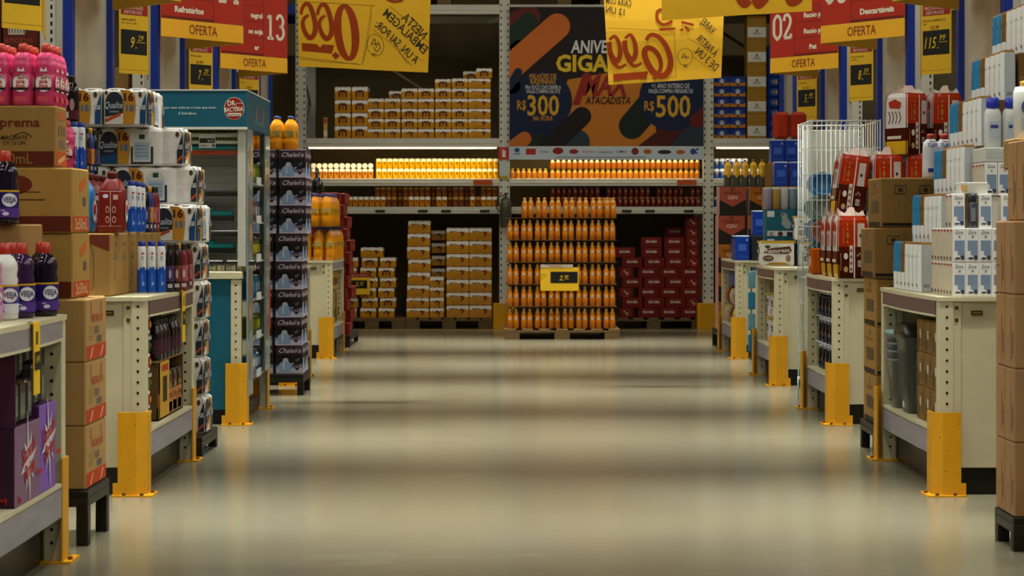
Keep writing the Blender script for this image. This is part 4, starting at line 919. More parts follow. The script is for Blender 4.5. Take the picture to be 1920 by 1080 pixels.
def draw2(m, pl, k):
    wv = lambda t: k*(16+18*math.sin(math.pi*t))
    for dx, dy in ((0, 0), (102, -10)):
        st(m, pl, k, [(740+dx, 262+dy), (775+dx, 238+dy), (805+dx, 290+dy), (810+dx, 360+dy), (785+dx, 400+dy), (748+dx, 350+dy), (738+dx, 275+dy), (755+dx, 380+dy), (800+dx, 440+dy), (850+dx, 420+dy)], wv)
    st(m, pl, k, [(980, 262), (1010, 228), (1060, 240), (1110, 300), (1140, 390), (1128, 460), (1085, 496), (1030, 470), (990, 410), (970, 350), (985, 315), (1030, 325), (1070, 380), (1075, 450), (1030, 515)], lambda t: k*(22+18*math.sin(math.pi*t)))
    pg(m, pl, k, [(765, 484), (995, 464), (984, 512), (768, 528)])
    st(m, pl, k, [(1090, 60), (1055, 75), (1055, 130), (1090, 160), (1130, 150), (1150, 135)], 20); pg(m, pl, k, [(1065, 185), (1170, 180), (1170, 195), (1068, 200)])
    st(m, pl, k, [(1210, 145), (1290, 165)], 16); pg(m, pl, k, [(1200, 190), (1220, 185), (1225, 200), (1208, 206)]); st(m, pl, k, [(1235, 175), (1260, 205)], 16)
    for p in ([(720, 185), (900, 190), (1160, 205)], [(1165, 205), (1175, 510)], [(735, 535), (900, 520), (1170, 505)], [(1245, 250), (1340, 300), (1430, 360)], [(1285, 370), (1420, 470)], [(1310, 130), (1400, 220)]): st(m, pl, k, p, 2.2, M('#7a5c10'))
    mtext(m, pl, k, 'CAIXA COM', 800, 10, 44, 170, 188); mtext(m, pl, k, '12 UN', 778, 70, 44, 130, 190)
    mtext(m, pl, k, 'À PARTIR', 1380, 300, 48, 170, 224); mtext(m, pl, k, 'DE 3 UN.', 1375, 385, 50, 190, 222); mtext(m, pl, k, 'VAREJ', 1385, 170, 44, 110, 224)
    ring(m, pl, k, 1235, 372, 48, 56, lambda t: 2.5*k, 0, KINK); st(m, pl, k, [(1212, 385), (1228, 350), (1244, 390)], 4, KINK); st(m, pl, k, [(1215, 372), (1262, 376)], 4, KINK); st(m, pl, k, [(1225, 440), (1248, 420)], 4, KINK); st(m, pl, k, [(1225, 420), (1248, 442)], 4, KINK)
banner('yellow hand-lettered banner with reversed red 6,99 partly covering the poster', 13.2, 930, 0, 3.483, [(690, -280), (1500, -280), (1470, 508), (735, 554)], draw2, (.15, .85))
def draw3(m, pl, k):
    for p in ([(270, -60), (300, 20), (345, 48), (385, 10)], [(400, -60), (440, 44), (480, 44), (530, -10)], [(690, -60), (720, 22), (770, 26), (820, -10)]): st(m, pl, k, p, 44)
    pg(m, pl, k, [(270, 0), (390, -10), (345, 50)]); pg(m, pl, k, [(410, 0), (520, -6), (484, 42), (436, 46)]); pg(m, pl, k, [(690, 0), (830, 0), (770, 28), (715, 24)])
banner('yellow hand-lettered banner nearest the top centre, only its lower edge in view', 11.2, 1320, 0, 4.5, [(-360, -560), (915, -560), (912, 92), (-355, 172)], draw3, (.15, .85))
# ---------------------------------------------------------------- goods: makers
REDCAP = M('#b02a14', 'plastic')
def bottle(name, cat, body, prof, ex=1, ey=1, cap=REDCAP, capprof=None, bands=(), art=None, n=20, p=2.0):
    b = MB(); b.lathe(prof, body, n, ex=ex, ey=ey, p=p); parts = [('bottle_body', b)]
    if capprof: c = MB(); c.lathe(capprof, cap, 16); parts.append(('cap', c))
    if bands or art:
        l = MB()
        for r, z0, z1, mt in bands: wrap_label(l, r, ex, ey, z0, z1, mt, p)
        if art: art(l)
        parts.append(('label', l))
    return Proto(name, cat, parts)
# pink softener
def pink_art(l):
    for f in (Pl((0, -.0385, 0), (1, 0, 0), (0, 0, 1)), Pl((.0415, 0, 0), (0, 1, 0), (0, 0, 1))):
        l.rect(f, -.022, .015, .022, .035, M('#d24a5a'), 1); l.ell(f, 0, .085, .03, .034, M('#f0e6e2'), 2, 20); l.rect(f, -.029, .058, .029, .068, M('#2a1a2a'), 3)
        l.poly(f, [(-.014, .128), (.014, .128), (.010, .143), (0, .133), (-.010, .143)], M('#f0e6e2'), 2); l.stroke(f, [(-.02, .108), (.002, .118), (.024, .1)], .003, M('#2a1a2a'), 3, 2)
        for k, q in enumerate(('Su', 'pre', 'mo')): l.text(f, q, 0, .1-k*.0165, .015, '#c23020', (.022, .03, .034)[k], bold=.08, k=4)
pinkb = bottle('softener_bottle', 'bottle', M('#d43a6e', 'plastic'), [(.036, 0), (.041, .006), (.041, .115), (.038, .122), (.041, .13), (.041, .15), (.039, .165), (.037, .168), (.038, .175), (.030, .196), (.018, .204), (.017, .21)], 1, .92,
               capprof=[(.019, .203), (.02, .206), (.018, .232), (.012, .236)], art=pink_art)
# wavy cleaner bottles
def wavy(body, lab, pat):
    def art(l):
        F0 = [Pl((0, -.0475, 0), (1, 0, 0), (0, 0, 1)), Pl((.0475, 0, 0), (0, 1, 0), (0, 0, 1))]
        for f in F0:
            f is F0[0] and (l.ell(f, .008, .083, .026, .024, M('#e6e2ea'), 1, 16), l.text(f, 'VEEJA', .008, .075, .019, '#1c1a5a', .046, bold=.06, k=2)); l.ell(f, -.005, .035, .012, .007, M('#d8cce8'), 1, 8); l.rect(f, -.022, .045, -.008, .048, M('#d0c4e0'), 1)
    return bottle('cleaner_bottle', 'bottle', body, [(.04, 0), (.046, .006), (.046, .02), (.045, .115), (.043, .12), (.046, .132), (.041, .15), (.045, .172), (.043, .19), (.03, .212), (.018, .222), (.017, .228)],
                  capprof=[(.02, .218), (.021, .222), (.019, .252), (.014, .258)], bands=[(.0462, .022, .055, lab[0]), (.0462, .055, .112, lab[1]), (.0466, .112, .118, M('#d8a018'))], art=art)
darkb = wavy(M('#1c1020', 'liquid'), (M('#54308a'), M('#231a62')), 0)
purpb = wavy(M('#341a40', 'liquid'), (M('#54308a'), M('#231a62')), 0)
whiteb = wavy(M('#dcdcd6', 'plastic'), (M('#d4d8dc'), M('#3a3a86')), 0)
pinkv = wavy(M('#c886a8', 'plastic'), (M('#c49ac0'), M('#b06a9a')), 0)
# big detergent jugs
def jug(body, col2, cap, nm='detergent_jug'):
    def art(l):
        f = Pl((0, -.0465, 0), (1, 0, 0), (0, 0, 1))
        l.rect(f, -.05, .03, .05, .031, M('#d8d0c8'), 1); l.rect(f, -.048, .186, .048, .188, M('#d8c8c0'), 1); l.rect(f, -.001, .03, .001, .187, M('#d8c8c0'), 1)
        for k in range(2):
            for j in range(2): l.ell(f, -.014+k*.03, .06+j*.045, .009, .016, M(col2), 1, 10); l.ell(f, -.014+k*.03, .06+j*.045, .006, .011, body, 2, 10)
        l.ell(f, -.022, .166, .013, .009, M('#c9ccd8'), 2, 12); l.rect(f, .012, .15, .034, .172, M(col2), 1)
        f2 = Pl((.0635, 0, 0), (0, 1, 0), (0, 0, 1)); l.ell(f2, 0, .10, .03, .05, M('#e8e4dc'), 1, 16); l.ell(f2, 0, .11, .02, .02, M('#b02a1a'), 2, 12); l.text(f2, 'OMO', 0, .08, .018, '#1c2a7a', .036, bold=.05, k=3)
    return bottle(nm, 'jug', body, [(.05, 0), (.06, .008), (.062, .02), (.061, .12), (.0615, .185), (.055, .205), (.034, .24), (.022, .25), (.021, .256)], 1.0, .72, cap, [(.024, .248), (.024, .272), (.02, .278)], art=art, n=24, p=3.0)
mjug, bjug = jug(M('#74180f', 'plastic'), '#c8a09a', M('#5a120c', 'plastic')), jug(M('#2a82c4', 'plastic'), '#9ac4e0', M('#2a82c4', 'plastic'))
# slim spray cans and slim dark bottles
def slim_art(l):
    for f in (Pl((0, -.0215, 0), (1, 0, 0), (0, 0, 1)), Pl((.0215, 0, 0), (0, 1, 0), (0, 0, 1))):
        l.poly(f, [(-.012, .11), (.012, .11), (.013, .118), (.006, .126), (0, .118), (-.007, .124), (-.013, .116)], M('#1c4fae'), 1); l.ell(f, .002, .186, .007, .005, M('#b8402a'), 1, 8); l.ell(f, 0, .165, .006, .012, M('#9aa4b0'), 1, 8); l.rect(f, -.002, .03, .002, .09, M('#5a86d8'), 1); l.ell(f, .004, .045, .006, .008, M('#86a8e0'), 2, 8)
slim = bottle('spray_can', 'spray can', M('#dcdfe2', 'gloss'), [(.019, 0), (.021, .004), (.021, .20), (.019, .215), (.016, .222)], cap=M('#1a2f8a', 'plastic'), capprof=[(.017, .218), (.0175, .222), (.0175, .24), (.014, .244)], bands=[(.0211, .004, .11, M('#1c4fae', 'gloss'))], art=slim_art)
def slimd(body, c2, c3, cap='#171310'):
    def art(l):
        for f in (Pl((0, -.022, 0), (1, 0, 0), (0, 0, 1)), Pl((.022, 0, 0), (0, 1, 0), (0, 0, 1))): l.ell(f, 0, .085, .011, .035, M(c2), 1, 12); l.ell(f, 0, .085, .006, .022, M(c3), 2, 10); l.rect(f, -.011, .02, .011, .038, M(c3), 1)
    return bottle('shampoo_bottle', 'bottle', body, [(.018, 0), (.021, .005), (.021, .15), (.019, .18), (.011, .20), (.010, .206)], cap=M(cap, 'plastic'), capprof=[(.012, .20), (.012, .226), (.009, .23)], bands=[(.0212, .05, .125, M(c2, 'gloss'))], art=art)
sd1, sd2, sd3 = slimd(M('#2a1410', 'liquid'), '#7a3a2a', '#c9b8a8'), slimd(M('#171218', 'liquid'), '#4a3a6a', '#b8b4c8'), slimd(M('#7a2a30', 'liquid'), '#b0606a', '#e0c8c8')
sd4 = slimd(M('#1a3a8a', 'plastic'), '#d88a2a', '#e8d8b0', '#d8a020')
def tall_art(l):
    f = Pl((0, -.0385, 0), (1, 0, 0), (0, 0, 1)); l.rect(f, -.024, .02, -.004, .05, M('#c9c0b8'), 1); l.ell(f, .012, .085, .012, .03, M('#b08a90'), 1, 12)
blackb = bottle('floor_cleaner_bottle', 'bottle', M('#1b1012', 'liquid'), [(.034, 0), (.038, .006), (.038, .14), (.036, .165), (.024, .19), (.015, .2), (.014, .206)], 1, .9, M('#141012', 'plastic'), [(.018, .2), (.018, .226), (.015, .23)], bands=[(.0382, .015, .06, M('#54262c', 'gloss'))], art=tall_art)
# toilet paper pack: wrapped block of rolls
def roll_pack(nm, cat, nx, ny, nz, r, hz, art, lab='#eceae4'):
    w, d, h = nx*2*r, ny*2*r, nz*hz; b = MB(); wh = M(lab, 'film'); n = 6
    def ring(z, sh):
        P = []
        for side in range(4):
            cnt, L_ = ((nx, w), (ny, d), (nx, w), (ny, d))[side]
            for i in range(cnt):
                for k in range(n):
                    u = (i+k/n)/cnt; bump = abs(math.sin(math.pi*(k/n)))*.010-.010
                    a = -L_/2+L_*u
                    q = ((a, -d/2-bump), (w/2+bump, a), (-a, d/2+bump), (-w/2-bump, -a))[side]
                    P.append((q[0]*sh, q[1]*sh, z))
        return P
    rings = [ring(.0, .93), ring(.012, 1.0), ring(h*.5-.004, 1.0), ring(h*.5, .992), ring(h*.5+.004, 1.0), ring(h-.02, 1.0), ring(h-.008, .94)]
    for a, c in zip(rings, rings[1:]):
        for i in range(len(a)):
            j = (i+1) % len(a); b.face([a[i], a[j], c[j], c[i]], wh, True)
    b.face(rings[-1], wh); b.face(rings[0][::-1], wh)
    for i in range(nx):
        for j in range(ny): b.lathe([(r*.9, h-.014), (r*.8, h-.001), (r*.3, h-.004)], wh, 12, cx=-w/2+r+2*r*i, cy=-d/2+r+2*r*j)
    m = MB()
    art(m, Pl((0, -d/2-.002, 0), (1, 0, 0), (0, 0, 1)), w, h); art(m, Pl((w/2+.002, 0, 0), (0, 1, 0), (0, 0, 1)), d, h); art(m, Pl((-w/2-.002, 0, 0), (0, -1, 0), (0, 0, 1)), d, h)
    return Proto(nm, cat, [('paper_rolls', b), ('printed_wrap', m)])
def qart(m, f, w, h):
    D_, G, T_, LB = M('#2b303a'), M('#c28a2a'), M('#1f4a78'), M('#a9bcc8')
    def arch(x0, x1, y0, y1, mt, k): m.poly(f, [(x0, y0), (x1, y0), (x1, y0+(y1-y0)*.62)]+[((x0+x1)/2+(x1-x0)/2*math.cos(a*math.pi/8), y0+(y1-y0)*(.62+.38*math.sin(a*math.pi/8))) for a in range(1, 8)]+[(x0, y0+(y1-y0)*.62)], mt, k)
    wide = w > .3; u = .225; o = -w/2
    arch(o+.008, o+.104, h*.05, h*.9, D_, 1); m.poly(f, [(o+.010, h*.06), (o+.102, h*.06), (o+.102, h*.34), (o+.010, h*.24)], T_ if wide else M('#dcdad2'), 2)
    if not wide: m.poly(f, [(o+.010, h*.2), (o+.09, h*.36), (o+.09, h*.28), (o+.03, h*.14), (o+.010, h*.1)], M('#b8532a'), 3)
    m.poly(f, [(o+.100, h*.06), (o+.158, h*.06), (o+.168, h*.45), (o+.164, h*.8), (o+.135, h*.93), (o+.086, h*.95), (o+.104, h*.75)], G, 2)
    m.text(f, 'Qualité', o+.054, h*.47, h*.17, '#c3d0dc', .092, shear=.3, bold=.03, k=4); m.text(f, 'compacto', o+.056, h*.36, h*.07, '#aab8c4', .05, shear=.3, k=4)
    m.text(f, '16', o+.132, h*.66, h*.2, '#54160f', .05, bold=.09, k=4); m.text(f, '15', o+.138, h*.4, h*.15, '#2f6fb4', .04, bold=.09, k=4)
    m.ell(f, o+.014, h*.87, .008, h*.06, M('#54421c'), 2, 10)
    if wide:
        m.rect(f, o+.172, h*.05, o+.288, h*.5, D_, 1); arch(o+.182, o+.276, h*.1, h*.88, M('#cfd4d2'), 2); m.rect(f, o+.19, h*.16, o+.268, h*.62, LB, 3); m.rect(f, o+.214, h*.7, o+.244, h*.82, M('#2a4a2a'), 3)
        for k in range(4): m.rect(f, o+.196, h*(.24+.09*k), o+.262, h*(.27+.09*k), M('#7f9cb4'), 4)
    e = w/2; m.ell(f, e-.034, h*.82, .010, h*.075, M('#54421c'), 2, 10)
    m.poly(f, [(e-.036, h*.06), (e-.006, h*.06), (e-.004, h*.86), (e-.022, h*.62), (e-.036, h*.4)], D_ if wide else T_, 1); m.text(f, 'Qua', e-.026, h*.44, h*.17, '#dfe4e6', .036, shear=.3, bold=.05, k=3)
    if wide: m.poly(f, [(e-.036, h*.16), (e-.005, h*.3), (e-.005, h*.22), (e-.036, h*.08)], M('#b8532a'), 2)
tp = roll_pack('toilet_paper_pack', 'toilet paper', 4, 2, 2, .056, .1, qart)
def nart(m, f, w, h):
    m.rect(f, -w/2+.006, h*.9, w/2-.006, h*.995, M('#c9a01c'), 1); m.poly(f, [(-w*.4, h*.5), (-w*.3, h*.68), (w*.35, h*.78), (w*.4, h*.6), (w*.3, h*.48)], M('#5a2f1c'), 1); m.text(f, 'Natureza', 0, h*.53, h*.16, '#d8dce0', w*.68, shear=.2, bold=.04, k=3, rot=.06)
    m.ell(f, -w*.26, h*.3, w*.16, h*.12, M('#5f4a3a'), 1, 14); m.ell(f, w*.3, h*.3, w*.07, h*.14, M('#9a7a5a'), 1, 12); m.text(f, '130', -w*.26, h*.27, h*.08, '#c8b49a', w*.2, bold=.05, k=2); m.poly(f, [(-w*.35, h*.05), (w*.35, h*.05), (w*.2, h*.13), (-w*.2, h*.13)], M('#b5801c'), 1); m.ell(f, -w*.28, h*.76, w*.08, h*.06, M('#2a4a1c'), 2, 10)
nat = roll_pack('paper_towel_pack', 'paper towels', 2, 1, 1, .062, .19, nart)
# pouches in red film (nappy packs)
def nappy():
    w, d, h = .185, .2, .374; b = MB(); nx, nz = 8, 14
    RED, BRN, YL, SIL = M('#a02a0a', 'film'), M('#44140a', 'film'), M('#c99a1a', 'film'), M('#c9c0ba', 'film')
    def P(u, v, wz):       # rounded bag
        bul = math.sin(math.pi*min(1, max(0, wz)))**.35
        x, y = u*w/2, v*d/2; sq = .9+.1*bul
        if wz > .9: sq *= 1-(wz-.9)*.5
        return (x*sq*(1+.0*v), y*sq, wz*h)
    for j in range(nz):
        z0, z1 = j/nz, (j+1)/nz
        for i in range(nx):
            a, c = -1+2*i/nx, -1+2*(i+1)/nx
            bc = lambda t: 1-.08*abs(t)**4
            front_m = RED if z0 >= .47 else BRN
            side_m = SIL if z0 >= .42 else (BRN if z0 >= .2 else YL)
            b.face([P(a, -bc(a), z0), P(c, -bc(c), z0), P(c, -bc(c), z1), P(a, -bc(a), z1)], front_m, True)
            b.face([P(-a, bc(a), z0), P(-c, bc(c), z0), P(-c, bc(c), z1), P(-a, bc(a), z1)], front_m, True)
            b.face([P(-bc(a), -a, z0), P(-bc(c), -c, z0), P(-bc(c), -c, z1), P(-bc(a), -a, z1)], side_m, True)
            b.face([P(bc(a), a, z0), P(bc(c), c, z0), P(bc(c), c, z1), P(bc(a), a, z1)], side_m, True)
    b.face([P(-1, -1, 0), P(-1, 1, 0), P(1, 1, 0), P(1, -1, 0)], YL); b.face([P(-1, -1, 1), P(1, -1, 1), P(1, 1, 1), P(-1, 1, 1)], SIL)
    t = MB(); pts = []
    for k in range(9):
        u = -1+2*k/8; pts.append((u*w*.40, .03*math.sin(k*2.2), h+.036+.020*math.cos(k*1.3+.5)))
    for k in range(8):
        for v in (-1, 1): t.face([(-w*.44+w*.88*k/8, v*d*.42, h-.012), (-w*.44+w*.88*(k+1)/8, v*d*.42, h-.012), pts[k+1], pts[k]], MILKY, True)
    q = MB(); f = Pl((0, -d*.5-.0002, 0), (1, 0, 0), (0, 0, 1)); cr, dk, gd = M('#cfc2b4'), M('#3a2420'), M('#b5802a')
    q.rect(f, .006, .0, .013, h*.97, cr, 1); q.rect(f, .028, h*.5, .07, h*.88, M('#b8aca2'), 1); q.ell(f, .047, h*.68, .008, .011, dk, 2, 10); q.rect(f, -.02, h*.09, .0, h*.52, cr, 2)
    for k in range(4): q.ell(f, -.01, h*(.14+.1*k), .007, .012, M('#8a4a34'), 3, 8)
    q.rect(f, .03, h*.18, .055, h*.28, M('#c4c4ba'), 2)
    for k in range(6): q.rect(f, .032+k*.004, h*.19, .034+k*.004, h*.27, dk, 3)
    for k in range(3): q.ell(f, .04+(k-1)*.011, h*(.36+.03*(k % 2)), .005, .007, M('#a08a80'), 2, 8)
    for k in range(5): q.rect(f, -.036, h*(.56+.07*k), -.028, h*(.6+.07*k), gd, 2)
    q.rect(f, -.06, h*.55, -.052, h*.8, M('#b84a30'), 2); q.rect(f, -.042, h*.66, -.022, h*.71, M('#a06a1a'), 2); q.ell(f, -.042, h*.35, .013, .02, cr, 2, 10); q.ell(f, -.042, h*.14, .013, .018, M('#b08a5a'), 2, 10); q.rect(f, -.075, h*.12, -.069, h*.4, M('#8a5a2a'), 2)
    g = Pl((-w*.5+.001, 0, 0), (0, -1, 0), (0, 0, 1)); q.poly(g, [(-.06, h*.86), (.0, h*.9), (.05, h*.84), (.04, h*.74), (-.05, h*.76)], M('#a02a0a'), 2)
    for k in range(4): q.stroke(g, [(-.06+k*.03, h*.5), (-.045+k*.03, h*.6), (-.06+k*.03, h*.7)], .008, M('#5a4640'), 2, 3)
    q.rect(g, -.07, h*.25, .05, h*.3, M('#c8b8a0'), 2)
    return Proto('nappy_pack', 'nappy pack', [('filled_bag', b), ('film_crest', t), ('printed_panel', q)])
nap = nappy()
# narrow shampoo box
def dbox(art):
    w, d, h = .0575, .056, .152; b = MB(); b.box(-w/2, w/2, -d/2, d/2, 0, h, M('#eceae6', 'print'), .002); f = front(w, d, h)
    if art:
        b.rect(f, -w*.36, h*.13, w*.42, h*.64, M('#7f93ac'), 1); b.rect(f, -w*.38, h*.12, -w*.12, h*.33, M('#eceae6'), 2); b.rect(f, -w*.12, h*.12, w*.06, h*.2, M('#eceae6'), 2); b.rect(f, -w*.28, h*.1, w*.04, h*.145, M('#1e2c4a'), 3); b.rect(f, w*.14, h*.08, w*.4, h*.2, M('#3a4250'), 3)
        b.text(f, 'Dove', 0, h*.83, .017, '#3a4250', w*.62, shear=.3, bold=.01); b.ell(f, .002, h*.75, .005, .003, M('#4a4a44'), 1, 8); b.rect(f, -w*.2, h*.695, w*.2, h*.7, M('#8a8a84'), 1)
    l = lside(w, d, h); b.rect(l, -d*.46, h*.02, d*.46, h*.9, M('#cbbfa4'), 1); b.stroke(l, [(-.014, h*.2), (.006, h*.4), (-.008, h*.6), (.01, h*.8)], .004, M('#efe9da'), 2, 3); b.rect(l, -d*.4, h*.06, d*.05, h*.16, M('#5a4a3a'), 2); b.rect(l, -d*.4, h*.9, d*.3, h*.96, M('#a8543a'), 2)
    return Proto('shampoo_box', 'box', [('shampoo_box', b)])
dv, dvp = dbox(1), dbox(1)
# slim upright refill packs that stand in open trays
def refill(body, top, ink, cap=True):
    w, d, h = .075, .082, .225; b = MB(); n = 10; mt, tp_ = M(body, 'film'), M(top, 'gloss')
    for j in range(8):
        z0, z1 = h*j/8, h*(j+1)/8
        q = lambda z: (1-.06*(2*z/h-1)**4)
        for sx in (-1, 1):
            for i in range(n):
                a, c = -1+2*i/n, -1+2*(i+1)/n
                X_ = lambda u: sx*w/2*(1-.35*u*u)
                m_ = M('#e9ebe8', 'film') if (z1 <= h*.38 or body == '#e9ebe8') else mt
                b.face([(X_(a)*q(z0), a*d/2, z0), (X_(c)*q(z0), c*d/2, z0), (X_(c)*q(z1), c*d/2, z1), (X_(a)*q(z1), a*d/2, z1)], m_, True)
        for sy in (-1, 1): b.face([(-w/2*.65*q(z0), sy*d/2, z0), (w/2*.65*q(z0), sy*d/2, z0), (w/2*.65*q(z1), sy*d/2, z1), (-w/2*.65*q(z1), sy*d/2, z1)], M('#b9c0c2', 'film') if body == '#e9ebe8' else mt, True)
    b.face([(-w/2*.6, -d/2, h*.997), (w/2*.6, -d/2, h*.997), (w/2*.6, d/2, h*.997), (-w/2*.6, d/2, h*.997)], tp_)
    t = MB(); t.box(-w*.32, w*.32, -d*.49, d*.49, h*.985, h+.012, tp_, .003)
    l = MB(); f = Pl((-w/2-.001, 0, 0), (0, -1, 0), (0, 0, 1))
    l.stroke(f, [(-.012, h*.72), (0, h*.76), (.012, h*.73)], .004, M(ink), 1, 3); l.rect(f, -.006, h*.10, .006, h*.17, M(ink), 1); l.stroke(f, [(.002, h*.3), (-.004, h*.48), (.003, h*.62)], .003, M('#9aa09c'), 1, 3)
    g = Pl((0, -d/2-.001, 0), (1, 0, 0), (0, 0, 1)); l.rect(g, -.014, h*.1, .014, h*.16, M('#8a949a'), 1)
    return Proto('refill_pack', 'refill pack', [('filled_pouch', b), ('top_flap', t), ('label', l)])
rblue, rbrn, rwht = refill('#2a83b4', '#3a9acb', '#2a5a8a'), refill('#7c5a2a', '#a8662a', '#4a2a12'), refill('#e9ebe8', '#a9834a', '#3a3f44')

# ---------------------------------------------------------------- left front unit and its carton stack
def px_put(p, label, group, px, d, z, **k): return p.put(label, group, X(px, d), d, z, **k)
zt = .881
gC = 'purple cleaner bottles at the left front'
for i, (px, d) in enumerate(((84, 6.38), (98, 6.47), (40, 6.24), (52, 6.36))):
    (darkb if i in (0, 1) else purpb).put(('dark purple cleaner bottle with red cap at the far end of the left front shelf', 'dark purple cleaner bottle just behind the end bottle of the left front shelf', 'purple cleaner bottle between the white bottle and the end bottle', 'purple cleaner bottle in the second rank behind the white bottle')[i], gC, (X(px, d), -1.68, X(px, d), -1.745)[i], (d, d, d, 6.33)[i], zt, rz=.5)
whiteb.put('white wavy cleaner bottle with red cap on the left front shelf', gC, X(8, 6.12), 6.12, zt, rz=.5); whiteb.put('white wavy cleaner bottle behind another one on the left front shelf', gC, -1.79, 6.2, zt, rz=.5)
pinkv.put('pink wavy bottle at the left picture edge of the front shelf', gC, X(-22, 5.98), 5.98, zt, rz=.5)
for k in range(3): darkb.put(f'dark purple bottle, {ORD[k]} from the picture edge on the small cartons', 'dark bottles on the small cartons', X(10-50*k, 6.42), 6.42+.02*k, 1.205+.0, rz=.4)
smallc = carton(.085, .3, .155, '#9a7444'); midc = carton(.4, .3, .162, '#7a5a30')
for k in range(3): smallc.put(f'small tan carton, {ORD[k]} from the end, under the upper dark bottles', 'small tan cartons', X(40, 6.5)-.088*k-.02, 6.56, 1.048)
midc.put('wide brown carton under the small tan cartons on the left front shelf', None, -1.93, 6.56, .882)
for k in range(2): midc.put(f'wide brown carton, {ORD[k]} one behind the white cleaner bottles', 'wide brown cartons', -2.1, 6.2-.32*k, .882)
def deco_sup(b, w, d, h):
    f = front(w, d, h); b.rect(f, -w/2+.006, .006, w/2-.006, h*.26, M('#5e2412', 'card'), 1); b.text(f, 'Suprema', -w*.08, h*.66, .035, '#6a2414', w*.74, bold=.05); b.text(f, '500mL', -w*.06, h*.06, .04, '#8a6a30', w*.5, bold=.04, k=3)
    b.text(f, 'AMACIANTE', -w*.08, h*.45, .016, '#33200e', w*.4); b.text(f, 'CX 12 UN', -w*.06, h*.37, .014, '#33200e', w*.3); b.stroke(f, [(-.02, h*.5), (.02, h*.57), (.05, h*.49)], .004, M('#33200e'), 1, 2)
    r = rside(w, d, h); b.rect(r, -d/2+.006, .006, d/2-.006, h*.26, M('#b5531c', 'card'), 1); b.poly(r, [(-d*.3, h*.05), (d*.3, h*.14), (d*.3, h*.22), (-d*.3, h*.12)], M('#c9a878'), 2); b.rect(r, -d*.35, h*.78, d*.38, h*.9, M('#b5632c'), 1)
    for k in range(3): b.rect(r, -d*.3+k*d*.24, h*.52, -d*.3+k*d*.24+d*.14, h*.68, M('#6a5a44'), 1)
    b.rect(r, -d*.2, h*.32, d*.3, h*.46, M('#75664e'), 1)
def deco_2l(b, w, d, h):
    f = front(w, d, h); b.ell(f, -w*.2, h*.74, .06, .035, M('#6a2a14', 'card'), 1); b.rect(f, -w*.4, h*.62, w*.1, h*.635, M('#4a3216'), 1); b.rect(f, -w*.4, h*.5, w*.16, h*.52, M('#4a3216'), 1); b.rect(f, -w/2+.006, .006, w/2-.006, h*.26, M('#5e2412', 'card'), 1)
    r = rside(w, d, h); b.rect(r, -d/2+.006, .006, d/2-.006, h*.26, M('#b5481a', 'card'), 1); b.text(r, '2x50mL', 0, h*.06, .042, '#d0aa80', d*.72, bold=.04, k=2); b.poly(r, [(-d*.1, h*.62), (d*.3, h*.74), (d*.3, h*.9), (-d*.1, h*.76)], M('#c06424'), 1); b.rect(r, d*.1, h*.42, d*.28, h*.56, M('#5a5648'), 1); b.ell(r, -d*.3, h*.36, .004, .006, M('#5a3a1a'), 1, 6)
def deco_red(b, w, d, h):
    r = rside(w, d, h); b.rect(r, -d/2+.006, .006, d/2-.006, h*.25, M('#b5401c', 'card'), 1)
    for q in (-.25, .25): b.ell(r, d*q, h*.85, .014, .022, M('#c0501c'), 1, 12); b.ell(r, d*q, h*.85, .008, .014, M('#a98652'), 2, 10); b.poly(r, [(d*q-.03, h*.02), (d*q+.0, h*.06), (d*q+.035, h*.22), (d*q+.01, h*.2)], M('#d0a878'), 2)
    b.text(r, 'VIDROS', d*.02, h*.62, .03, '#b5532c', d*.6, bold=.04)
    for k in range(3): b.rect(r, -d*.1+k*.03, h*.42, -d*.1+k*.03+.02, h*.54, M('#6a5e54'), 1)
    for k in range(5): b.rect(r, -d*.38, h*(.34+.05*k), -d*.16, h*(.35+.05*k), M('#7a5c34'), 1)
    b.rect(r, d*.02, h*.28, d*.26, h*.38, M('#5e5a4c'), 1)
cs = carton(.28, .17, .232, '#9a763e', deco_sup); c2 = carton(.30, .27, .246, '#a5803f', deco_2l); c2.name = 'carton'; cr = carton(.30, .34, .238, '#a88550', deco_red)
def stand(lab, s, a0, a1, y0, y1, h, col='#191713'):
    t = thing('stand', lab, 'stand', (s*a0, y0, 0)); K = M(col, 'paint')
    for nm, (u0, u1, v0, v1) in dict(top_frame=(a0, a1, y0, y1)).items():
        m = MB(); m.box(0, s*(a1-a0), 0, y1-y0, h-.025, h, K, .003); part('top_frame', m, t)
        m = MB(); m.box(0, s*(a1-a0), 0, y1-y0, h-.06, h-.025, M('#24211b', 'paint'), .003); part('apron', m, t)
    for u in (0, a1-a0-.045):
        for v in (0, y1-y0-.045):
            m = MB(); m.box(s*u, s*(u+.045), v, v+.045, 0, h-.06, K, .003); part('leg', m, t)
    return t
ys = 6.8
stand('black low metal stand under the tall carton stack at the left', -1, 1.585, 1.93, ys-.02, ys+.34, .205)
zz = .206
for k in range(3): cr.put(f'tan carton with red base band, {ORD[k]} up in the stack beside the purple display', 'tan cartons with red base bands', -1.748+.0, ys+.17, zz+k*.239)
z2 = zz+3*.239
c2.put('tan carton with orange label, lower one above the red-banded cartons', 'tan cartons with orange labels', -1.80, ys+.15, z2); c2.put('tan carton with orange label, upper one beside the blue jug', 'tan cartons with orange labels', -1.80, ys+.14, z2+.2465)
cs.put('brown softener carton on top of the stack, under the pink bottles', 'brown softener cartons', -1.855, ys+.10, z2+.494); cs.put('brown softener carton at the picture edge under the pink bottles', 'brown softener cartons', -2.14, ys+.10, z2+.494)
c2b = Proto('carton', 'carton', [('carton', c2.parts[0][1])])
